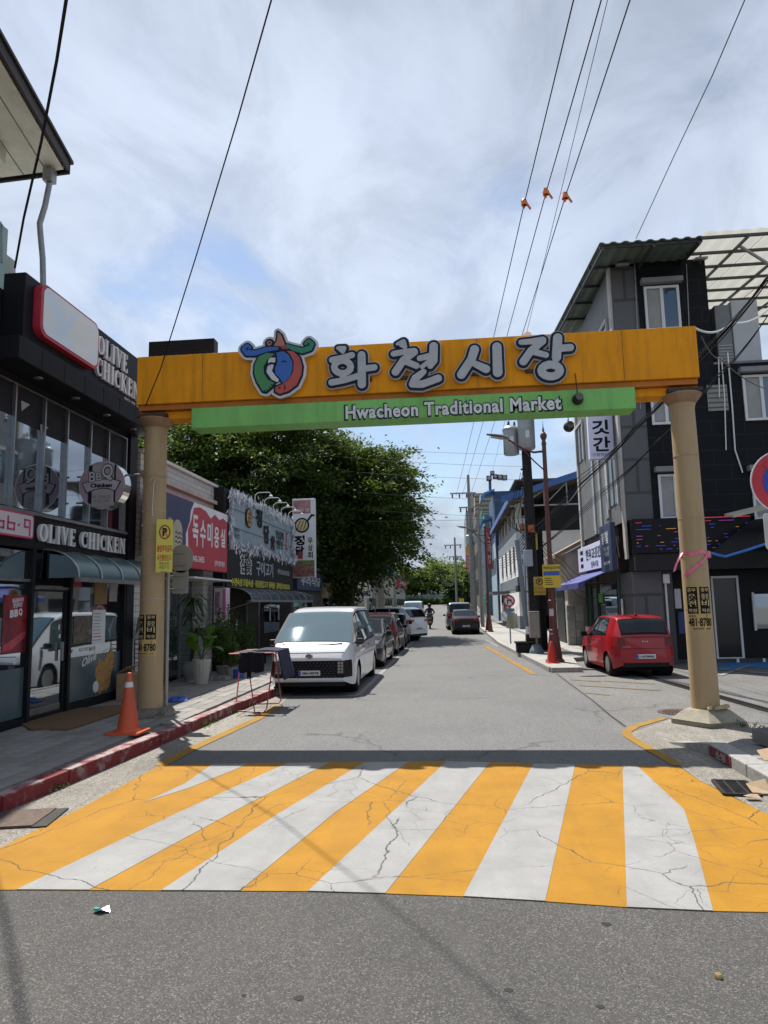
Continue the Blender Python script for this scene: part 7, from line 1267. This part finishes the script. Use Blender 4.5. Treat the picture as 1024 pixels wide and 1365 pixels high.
# sign post with yellow notice and two plates seen from behind
pb = G(221, 952, .15); sp_ = root('signpost', (pb.x, pb.y, .13), 'grey post with yellow no parking notice and two plates turned away by the left pillar', 'signpost'); tp = PY(227, 690, pb.y)
MB().tube([(pb.x, pb.y, .1), (pb.x+.0, pb.y, tp.z)], .03, 12).build('post', GALV, sp_, smooth=40)
a, b_, cc_, d_ = PY(209, 692, 10.44), PY(231, 700, 10.56), PY(228, 767, 10.56), PY(207, 763, 10.44); b_.z = a.z-.05; u_ = (b_-a); u_.z = 0; Wn = u_.length; u_.normalize(); Hn = a.z-d_.z
nb = u_.cross(ZV); brd = MB().obox(a-ZV*Hn, u_*Wn, -nb*.012, ZV*Hn).build('notice_board', M('notice_yellow', (.58, .53, .07), .5, var=.06, dirt=.12), sp_); ctr = a+u_*Wn/2
put_shape(brd, 'ring', shape_geo([ring(0, 0, .078, .105, .010)], [], res=.004), ctr-ZV*.2+nb*.002, u_, ZV, M('print_darkred', (.30, .02, .02), .5), .002); put_shape(brd, 'slash', shape_geo([[(-.05, .08, .006), (.05, -.08, .006)]], res=.003), ctr-ZV*.2+nb*.006, u_, ZV, M('print_darkred'), .002); text(brd, 'P', ctr-ZV*.2+nb*.003, u_, .07, .13, INK, .002, .06)
text(brd, '불법주차금지', ctr-ZV*.46+nb*.001, u_, Wn*.88, .11, M('print_redorange', (.48, .05, .02), .5), .002, .03); text(brd, '사진촬영신고', ctr-ZV*.60+nb*.001, u_, Wn*.88, .10, M('print_redorange'), .002, .02); text(brd, '화천군민\n바랍니다', ctr-ZV*.725+nb*.001, u_, Wn*.6, .11, M('print_darkgrey', (.12, .12, .06), .6), .002); text(brd, '화천군수', ctr-ZV*.83+nb*.001, u_, Wn*.4, .05, M('print_darkgrey'), .002)
PBK = M('plate_back', (.26, .25, .22), .6, .2, var=.12, dirt=.3); cdi = PY(243, 745, pb.y+.1); dk = MB().prism([(cdi.x+.20*math.cos(t), pb.y+.06, cdi.z+.23*math.sin(t)) for t in np.linspace(0, 2*math.pi, 33)[:-1]], (0, .008, 0)).build('round_plate', PBK, sp_)
pq, pr_ = PY(230, 761, pb.y+.06), PY(251, 791, pb.y+.06); MB().prism([(x, pb.y+.06, z) for x, z in rrect(pq.x, pr_.z, pr_.x, pq.z, .03)], (0, .008, 0)).build('square_plate', PBK, sp_)
for z in (cdi.z+.1, cdi.z-.1, pq.z-.08, pr_.z+.08): MB().tube([(pb.x-.03, pb.y+.04, z), (pb.x+.26, pb.y+.045, z)], .010, 6).build('clamp', GALV, sp_)
# blue tarpaulin scrap, cardboard boxes
p = G(240, 938, .15); tag(lump((p.x-.15, p.y+.3, .14), .2, .12, .09, 9, 'blue_sheet', M('blue_sheet', (.02, .09, .42), .5, var=.3, bump=.5), None, .3), 'crumpled bright blue plastic sheet on the pavement behind the left pillar', 'plastic sheet')
p = G(166, 932, .15); cb_ = root('cardboard_box', (-5.95, 12.9, .13), 'brown cardboard box standing against the shop corner behind the orange cone', 'box'); bx('carton', CB, cb_, -6.22, 12.6, .13, -5.75, 13.1, .62, .006); MB().obox((-6.22, 12.6, .622), (.2, 0, .12), (0, .5, 0), (0, 0, .008)).build('flap', CB, cb_); MB().obox((-5.75, 12.6, .622), (.08, 0, .18), (0, .5, 0), (0, 0, .008)).build('flap', CB, cb_)
wr_ = root('wire_rack', (-6.05, 13.55, .13), 'black wire crate rack with a white bag beside the salon wall', 'rack')
for k in range(6): MB().tube([(-6.28, 13.45, .75+.09*k), (-5.95, 13.45, .75+.09*k)], .008, 5).build('rack_wire', LAMPK, wr_)
for x in (-6.28, -6.12, -5.95): MB().tube([(x, 13.45, .13), (x, 13.45, 1.25)], .010, 5).build('rack_wire', LAMPK, wr_)
lump((-6.1, 13.4, 1.25), .15, .10, .4, 9, 'white_bag', M('bag_white', (.5, .53, .56), .6, var=.2), wr_, .2)
# clothes rack
RDM = M('rack_red', (.33, .02, .04), .4, coat=.3, var=.1); f1a, f1b = G(314, 949), G(355, 951); f2a, f2b = G(338, 939.5), G(375, 938.5); ck = root('clothes_rack', ((f1a.x+f2b.x)/2, (f1a.y+f2b.y)/2, 0), 'red folding clothes rack hung with dark towels standing at the kerb', 'clothes rack')
zt_ = PY(350, 869, 12.45).z; ym = (f1a.y+f2a.y)/2
tA = Vector((f1a.x+.02, f2a.y-.08, zt_)); tB = Vector((f1b.x+.05, f2b.y-.08, zt_)); sA = Vector((f2a.x-.16, f1a.y+.1, zt_-.02)); sB = Vector((f2b.x-.08, f1b.y+.1, zt_-.02))
tA.x = PY(322, 880, tA.y).x; tB.x = PY(366, 872, tB.y).x; sA.x = PY(329, 880, sA.y).x; sB.x = PY(368, 872, sB.y).x
def bend(p, q): return [p+ZV*.012, p+(q-p)*.12+ZV*.012, p+(q-p)*.88+ZV*.012, q+ZV*.012]
MB().tube([tA, f1a+(tA-f1a)*.05+ZV*.02, f1a+Vector((.05, 0, .014)), f1b+Vector((-.05, 0, .014)), f1b+(tB-f1b)*.05+ZV*.02, tB], .011, 8).build('leg_frame', RDM, ck, smooth=50)
MB().tube([sA, f2a+(sA-f2a)*.05+ZV*.02, f2a+Vector((.05, 0, .014)), f2b+Vector((-.05, 0, .014)), f2b+(sB-f2b)*.05+ZV*.02, sB], .011, 8).build('leg_frame', RDM, ck, smooth=50)
xa, xb = PY(317, 866, 12.5).x, PY(372, 866, 12.5).x; ya_, yb_ = f1a.y-.1, f2a.y+.12
for y in (ya_, yb_): MB().tube([(xa, y, zt_), (xb, y, zt_+.01)], .011, 8).build('rail', RDM, ck)
for x in (xa, xb): MB().tube([(x, ya_, zt_), (x, yb_, zt_)], .011, 8).build('rail', RDM, ck)
for k in range(6): y = ya_+(yb_-ya_)*(k+.5)/6; MB().tube([(xa, y, zt_+.004), (xb, y, zt_+.008)], .006, 6).build('rod', M('rod_white', (.5, .46, .46), .4), ck)
for s in (0, 1): MB().tube([(xb+.02, ya_+.1+.3*s, zt_), (xb+.03, ya_+.2+.3*s, zt_-.14), (xb-.02, ya_+.25+.3*s, zt_-.42)], .009, 6).build('strut', RDM, ck)
def towel(name, x0, x1, y, z, drop, mat, wob=.02, over=.12):
    P_ = []
    for i in range(13):
        x = x0+(x1-x0)*i/12; P_.append([(x, y+over, z-.16+.02*math.sin(i)), (x, y+over*.5, z+.012), (x, y, z+.018), (x, y-.02-wob*math.sin(i*1.3), z-drop*.3), (x, y-.025-wob*1.4*math.sin(i*1.3+.5), z-drop*.7), (x, y-.02-wob*math.sin(i*1.1), z-drop*(1+.04*math.sin(i*.9)))])
    o = MB().grid(P_).build(name, mat, None, (x0, y, z), smooth=70); md = o.modifiers.new('s', 'SOLIDIFY'); md.thickness = .008; return o
tag(towel('towel', PY(319.5, 875, ya_).x, PY(353, 875, ya_).x, ya_-.012, zt_, zt_-PY(330, 896, ya_).z, M('towel_black', (.012, .012, .016), .95, bump=.4, bs=120)), 'wide black towel hanging over the front of the red clothes rack', 'towel')
tag(towel('towel', PY(329, 895, ya_+.15).x, PY(335, 895, ya_+.15).x, ya_+.18, zt_, zt_-PY(330, 905, ya_).z, M('towel_black'), .005), 'narrow dark cloth hanging lowest on the red clothes rack', 'towel')
NVT = M('towel_navy', (.02, .022, .05), .95, bump=.4, bs=120); tw = MB().grid([[(xb-.42+.04*k*0, y, zt_+.03) if k == 0 else ((xb-.15, y, zt_+.035) if k == 1 else ((xb+.03, y, zt_+.02) if k == 2 else (xb+.06+.03*(k-3)+.012*math.sin(y*30), y, zt_-.12*(k-2)))) for k in range(7)] for y in np.linspace(ya_+.25, yb_+.05, 9)], flip=True).build('towel', NVT, None, (xb, yb_, zt_), smooth=70); tw.modifiers.new('s', 'SOLIDIFY').thickness = .01; tag(tw, 'navy towel draped over the end of the red clothes rack towards the van', 'towel')
p = G(388, 945); tag(MB().add([(p.x-.06, p.y, .006), (p.x+.05, p.y-.02, .006), (p.x+.06, p.y+.04, .02), (p.x-.03, p.y+.05, .03)], [(0, 1, 2, 3)]).build('paper_scrap', SIGNW, None, p), 'small white paper scrap on the road beside the van', 'litter')
# ------------------------------------------------ leaves
def leaf_mat(name, c0, c1, trans=.35):
    m = bpy.data.materials.new(name); MATS[name] = m; n, l, b = nodes(m); g = n.new('ShaderNodeNewGeometry'); c = mixcol(n, l, g.outputs['Random Per Island'], c0, c1); l.new(c, b.inputs['Base Color']); b.inputs['Roughness'].default_value = .6; b.inputs['Specular IOR Level'].default_value = .25
    t = n.new('ShaderNodeBsdfTranslucent'); tcm = mixcol(n, l, .5, c, (.16, .24, .02)); l.new(tcm, t.inputs[0]); x = n.new('ShaderNodeMixShader'); x.inputs[0].default_value = trans; l.new(b.outputs[0], x.inputs[1]); l.new(t.outputs[0], x.inputs[2]); l.new(x.outputs[0], n['Material Output'].inputs[0]); return m
def leaf_cloud(name, cen, axu, axn, size, mat, parent, loc, asp=.5):
    """one mesh of diamond leaves: centres (n,3), long axes, normals, sizes"""
    n = len(cen); axu = axu/np.linalg.norm(axu, axis=1, keepdims=True); axv = np.cross(axn, axu); axv /= np.linalg.norm(axv, axis=1, keepdims=True)+1e-9; sz = size[:, None]
    v = np.empty((n, 4, 3)); v[:, 0] = cen-axu*sz*.5; v[:, 1] = cen+axv*sz*asp*.5; v[:, 2] = cen+axu*sz*.5; v[:, 3] = cen-axv*sz*asp*.5; v -= np.array(loc)
    me = bpy.data.meshes.new(name); me.vertices.add(4*n); me.vertices.foreach_set('co', v.reshape(-1)); me.loops.add(4*n); me.loops.foreach_set('vertex_index', np.arange(4*n, dtype=np.int32)); me.polygons.add(n); me.polygons.foreach_set('loop_start', np.arange(0, 4*n, 4, dtype=np.int32)); me.polygons.foreach_set('loop_total', np.full(n, 4, dtype=np.int32)); me.update(calc_edges=True); me.validate()
    return link_mesh(name, me, mat, parent)
BARK = M('bark', (.085, .065, .05), .9, var=.35, vs=8, bump=.8, bs=18)
def tree(name, label, x, y, crown_z, rx, ry, h0, nspray, per, lm, leaf=.16, seed=1, group=None, spray=1.0, trunk_r=.2, z0=0., droop=.25, fill=.35):
    rg = np.random.default_rng(seed); r_ = root(name, (x, y, z0), label, 'tree', group); zc = (h0+crown_z)/2; rzz = (crown_z-h0)/2
    d = rg.normal(size=(nspray, 3)); d /= np.linalg.norm(d, axis=1, keepdims=True); rad = 1-fill*rg.random(nspray)**1.6; lump_ = 1+.16*np.sin(3.1*d[:, 0]*2+seed)+.12*np.sin(5.3*d[:, 1]+2*d[:, 2]*3+seed*2)
    cen = d*(rad*lump_)[:, None]*np.array([rx, ry, rzz])+np.array([x, y, z0+zc])
    out_ = d*np.array([1, 1, .35]); out_[:, 2] -= droop*rg.random(nspray); out_ /= np.linalg.norm(out_, axis=1, keepdims=True); sd = np.cross(out_, [0, 0, 1.]); sd /= np.linalg.norm(sd, axis=1, keepdims=True)+1e-9; nv = np.cross(sd, out_)
    k = np.repeat(np.arange(nspray), per); N_ = len(k); a = rg.normal(size=N_)*.55*spray; b = rg.normal(size=N_)*.38*spray; c_ = rg.normal(size=N_)*.13*spray-.10*np.abs(a)
    p = cen[k]+out_[k]*a[:, None]+sd[k]*b[:, None]+nv[k]*c_[:, None]; u = out_[k]+rg.normal(size=(N_, 3))*.5; nn_ = nv[k]+rg.normal(size=(N_, 3))*.55
    leaf_cloud('crown', p, u, nn_, leaf*(.7+.6*rg.random(N_)), lm, r_, (x, y, z0))
    rt = random.Random(seed); t1 = Vector((x+rt.uniform(-.2, .2), y+rt.uniform(-.2, .2), z0+h0*.9+.6)); tk = MB().tube([(x, y, z0-.1), (x+.03, y, z0+.4), Vector((x, y, z0)).lerp(t1, .5), t1], [trunk_r*1.35, trunk_r*1.05, trunk_r*.95, trunk_r*.8], 10).build('trunk', BARK, r_, smooth=50)
    for q in range(7):
        a_ = 2*math.pi*q/7+rt.random(); e = Vector((x+rx*.75*math.cos(a_), y+ry*.75*math.sin(a_), z0+zc+rzz*rt.uniform(-.1, .6))); m_ = t1.lerp(e, .5)+ZV*rt.uniform(.1, .6); MB().tube([t1-ZV*.2, t1.lerp(m_, .5)+ZV*.2, m_, e], [trunk_r*.55, trunk_r*.42, trunk_r*.3, .02], 6).build('limb', BARK, r_, smooth=50)
    return r_
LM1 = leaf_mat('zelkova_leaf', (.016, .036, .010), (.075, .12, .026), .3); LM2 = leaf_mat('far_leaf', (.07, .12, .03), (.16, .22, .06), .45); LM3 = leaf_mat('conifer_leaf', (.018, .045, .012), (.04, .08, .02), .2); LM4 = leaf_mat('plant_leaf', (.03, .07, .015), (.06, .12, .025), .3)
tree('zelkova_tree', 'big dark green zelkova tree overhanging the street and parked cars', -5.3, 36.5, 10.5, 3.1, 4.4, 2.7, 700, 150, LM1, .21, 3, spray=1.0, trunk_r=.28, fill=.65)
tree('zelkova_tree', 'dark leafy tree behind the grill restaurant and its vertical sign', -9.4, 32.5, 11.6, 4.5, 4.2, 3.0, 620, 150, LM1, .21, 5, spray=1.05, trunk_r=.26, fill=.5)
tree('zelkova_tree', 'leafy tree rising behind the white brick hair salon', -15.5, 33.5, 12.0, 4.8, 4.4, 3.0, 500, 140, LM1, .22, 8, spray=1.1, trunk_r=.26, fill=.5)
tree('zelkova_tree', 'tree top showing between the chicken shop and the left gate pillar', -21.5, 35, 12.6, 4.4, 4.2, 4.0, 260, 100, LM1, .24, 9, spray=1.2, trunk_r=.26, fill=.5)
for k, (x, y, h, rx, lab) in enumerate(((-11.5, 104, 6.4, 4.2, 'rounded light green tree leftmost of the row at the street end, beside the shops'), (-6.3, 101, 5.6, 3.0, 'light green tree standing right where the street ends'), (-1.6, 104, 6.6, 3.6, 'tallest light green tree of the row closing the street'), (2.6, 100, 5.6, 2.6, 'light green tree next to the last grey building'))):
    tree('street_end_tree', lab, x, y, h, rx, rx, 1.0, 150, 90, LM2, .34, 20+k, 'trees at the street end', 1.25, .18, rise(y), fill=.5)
tree('conifer_bush', 'small dark rounded shrub in front of the light green trees', .15, 92, 3.6, 1.25, 1.2, .5, 60, 80, LM3, .26, 31, None, .6, .1, rise(92))
hd = np.random.default_rng(4); nH = 9000; pH = np.column_stack([hd.uniform(-16, 4.5, nH), hd.uniform(96.5, 98, nH), rise(97)+hd.uniform(.0, .9, nH)]); hdo = leaf_cloud('hedge', pH, hd.normal(size=(nH, 3)), hd.normal(size=(nH, 3)), np.full(nH, .3), LM3, None, (0, 0, 0)); tag(hdo, 'low dark hedge running across the end of the street', 'hedge')
bwl = root('far_wall', (-6, 99, rise(99)), 'long pale blue wall behind the hedge at the street end', 'wall'); bx('panel', M('farwall_blue', (.25, .38, .42), .7, var=.2), bwl, -24, 99, rise(99)-.2, 2, 99.3, rise(99)+1.3); bx('coping', M('coping_white'), bwl, -24, 98.95, rise(99)+1.302, 2, 99.35, rise(99)+1.38)
# ------------------------------------------------ potted plants by the salon
def pot(name, prof, c, mat, r_, n=24): o = MB().lathe(prof, c, n).build(name, mat, r_, smooth=40); rt = max(prof[-1][0]-.02, .05); MB().lathe([(0, prof[-1][1]-.03), (rt, prof[-1][1]-.03)], c, 16).build('soil', M('soil', (.03, .022, .016), .95), o); return o
def strap_leaf(mb, base, ang, L, w, rise_, droop_, n=7):
    P_ = []; d = Vector((math.cos(ang), math.sin(ang), 0)); s = Vector((-math.sin(ang), math.cos(ang), 0))
    for k in range(n):
        t = k/(n-1); p = base+d*(L*t*.8)+ZV*(rise_*t-droop_*t*t); ww = w*math.sin(math.pi*min(.08+t*.92, 1))**.7*(1 if t < .98 else .2); P_.append([p-s*ww/2, p+ZV*-.012*ww, p+s*ww/2])
    mb.grid(P_)
PW = M('pot_white', (.46, .45, .42), .5, var=.12, dirt=.3); PG = M('pot_grey', (.30, .30, .30), .5, var=.15, dirt=.3); DLF = leaf_mat('dracaena_leaf', (.015, .04, .012), (.03, .07, .018), .2); BLF2 = leaf_mat('broad_leaf', (.05, .13, .02), (.09, .20, .03), .4)
p1 = G(247, 906, .15); r_ = root('potted_dracaena', (-5.95, 15.6, .13), 'tall potted dracaena in a grey urn outside the hair salon', 'plant'); c0 = Vector((-5.95, 15.6, .13))
pot('urn', [(.13, 0), (.15, .03), (.12, .06), (.19, .2), (.215, .36), (.2, .44), (.215, .47)], c0, PG, r_); MB().tube([c0+ZV*.4, c0+Vector((.03, 0, .9)), c0+Vector((-.02, .02, 1.5)), c0+Vector((.02, 0, 1.85))], [.035, .03, .026, .02], 8).build('cane', BARK, r_); MB().tube([c0+ZV*.4, c0+Vector((.12, -.05, .8)), c0+Vector((.2, -.06, 1.15))], [.03, .025, .02], 8).build('cane', BARK, r_)
rg = random.Random(3); mb = MB()
for hc, nn_ in ((Vector((.02, 0, 1.85)), 46), (Vector((.2, -.06, 1.15)), 40), (Vector((0, 0, 1.45)), 26)):
    for k in range(nn_): strap_leaf(mb, c0+hc+ZV*rg.uniform(-.12, .08), rg.random()*6.3, rg.uniform(.4, .65), rg.uniform(.03, .05), rg.uniform(.05, .45), rg.uniform(.25, .75))
mb.build('foliage', DLF, r_, smooth=70)['kind'] = 'stuff'
c0 = Vector((-5.52, 15.1, .13)); r_ = root('potted_broadleaf', c0, 'broad leaved plant in a tall white ribbed planter by the salon', 'plant'); V = []; pl0 = MB(); prof = [(.13, 0), (.135, .02), (.2, .52), (.205, .55)]
pot('planter', prof, c0, PW, r_, 16)
for k in range(16): a = 2*math.pi*(k+.5)/16; MB().tube([c0+Vector((.132*math.cos(a), .132*math.sin(a), .02)), c0+Vector((.199*math.cos(a), .199*math.sin(a), .52))], .008, 5).build('rib', PW, r_)
for k in range(9):
    mb = MB(); a = rg.random()*6.3; st = c0+ZV*.5; tip = st+Vector((.22*math.cos(a), .22*math.sin(a), rg.uniform(.25, .6))); MB().tube([st, st.lerp(tip, .5)+ZV*.05, tip], .008, 5).build('stalk', MATS['plant_leaf'], r_); strap_leaf(mb, tip, a, rg.uniform(.35, .5), rg.uniform(.2, .28), rg.uniform(.2, .5), rg.uniform(.1, .4)); mb.build('leaf', BLF2, r_, smooth=70)
for k, (x, y, h, w, lab) in enumerate(((-5.55, 16.6, 1.2, .42, 'bushy dark potted shrub between the broadleaf plant and the grill wall'), (-5.75, 17.6, 1.5, .5, 'tall wispy potted shrub in front of the grill restaurant pier'), (-5.2, 16.2, .6, .3, 'low potted shrub nearest the kerb by the salon'), (-5.6, 18.6, 1.0, .45, 'potted shrub beneath the smoked awning of the grill restaurant'))):
    c0 = Vector((x, y, .13)); r_ = root('potted_shrub', c0, lab, 'plant', 'potted shrubs outside the shops'); pot('pot', [(.1, 0), (.15, .25), (.16, .28)], c0, M('pot_terracotta', (.16, .09, .06), .8, var=.2) if k % 2 else PG, r_); gg = np.random.default_rng(50+k); nL = 700
    d = gg.normal(size=(nL, 3)); d /= np.linalg.norm(d, axis=1, keepdims=True); pL = np.array(c0)+np.array([0, 0, .3+h/2])+d*np.array([w*.7, w*.7, h/2])*gg.random((nL, 1))**.45; leaf_cloud('foliage', pL, gg.normal(size=(nL, 3)), gg.normal(size=(nL, 3)), .05+.06*gg.random(nL), LM4 if k != 1 else DLF, r_, tuple(c0)); MB().tube([c0+ZV*.25, c0+Vector((.03, 0, .3+h*.4)), c0+Vector((0, .03, .3+h*.8))], [.02, .015, .006], 6).build('stem', BARK, r_)
p = G(318, 906, .15); tag(MB().lathe([(.13, 0), (.16, .2), (.165, .24), (.15, .24), (.14, .2)], (p.x-.1, p.y+.3, .13), 20).build('blue_bucket', M('bucket_blue', (.03, .09, .38), .4), None, (p.x-.1, p.y+.3, .13)), 'small blue plastic bucket on the pavement among the pots', 'bucket')
for k, xq in enumerate((286, 297, 306)): p = G(xq, 910, .15); tag(lump((p.x-.25, p.y+.5, .13), .12, .08, .12, 7, 'rock', M('rock_grey', (.2, .19, .17), .9, var=.3, bump=.5), None, .25), 'small grey rock edging the potted plants', 'rock', 'rocks by the pots')
# weeds along the kerb and the pillar foot
gg = np.random.default_rng(77); cs = [(kx(y)+.02, y, .01) for y in (10.6, 10.75, 11.0, 12.0, 7.0)]+[(3.9, 10.3, .02), (4.05, 10.2, .02), (-4.45, 10.4, .2)]; kk = np.repeat(np.arange(len(cs)), 45); pW = np.array(cs)[kk]+np.column_stack([gg.normal(size=len(kk))*.04, gg.normal(size=len(kk))*.09, np.abs(gg.normal(size=len(kk)))*.035]); tag(leaf_cloud('weeds', pW, gg.normal(size=(len(kk), 3))*[.5, .5, 1], gg.normal(size=(len(kk), 3)), .03+.03*gg.random(len(kk)), LM4, None, (0, 0, 0), .3), 'tufts of green weeds growing along the red kerb and pillar foot', 'weeds', kind='stuff')
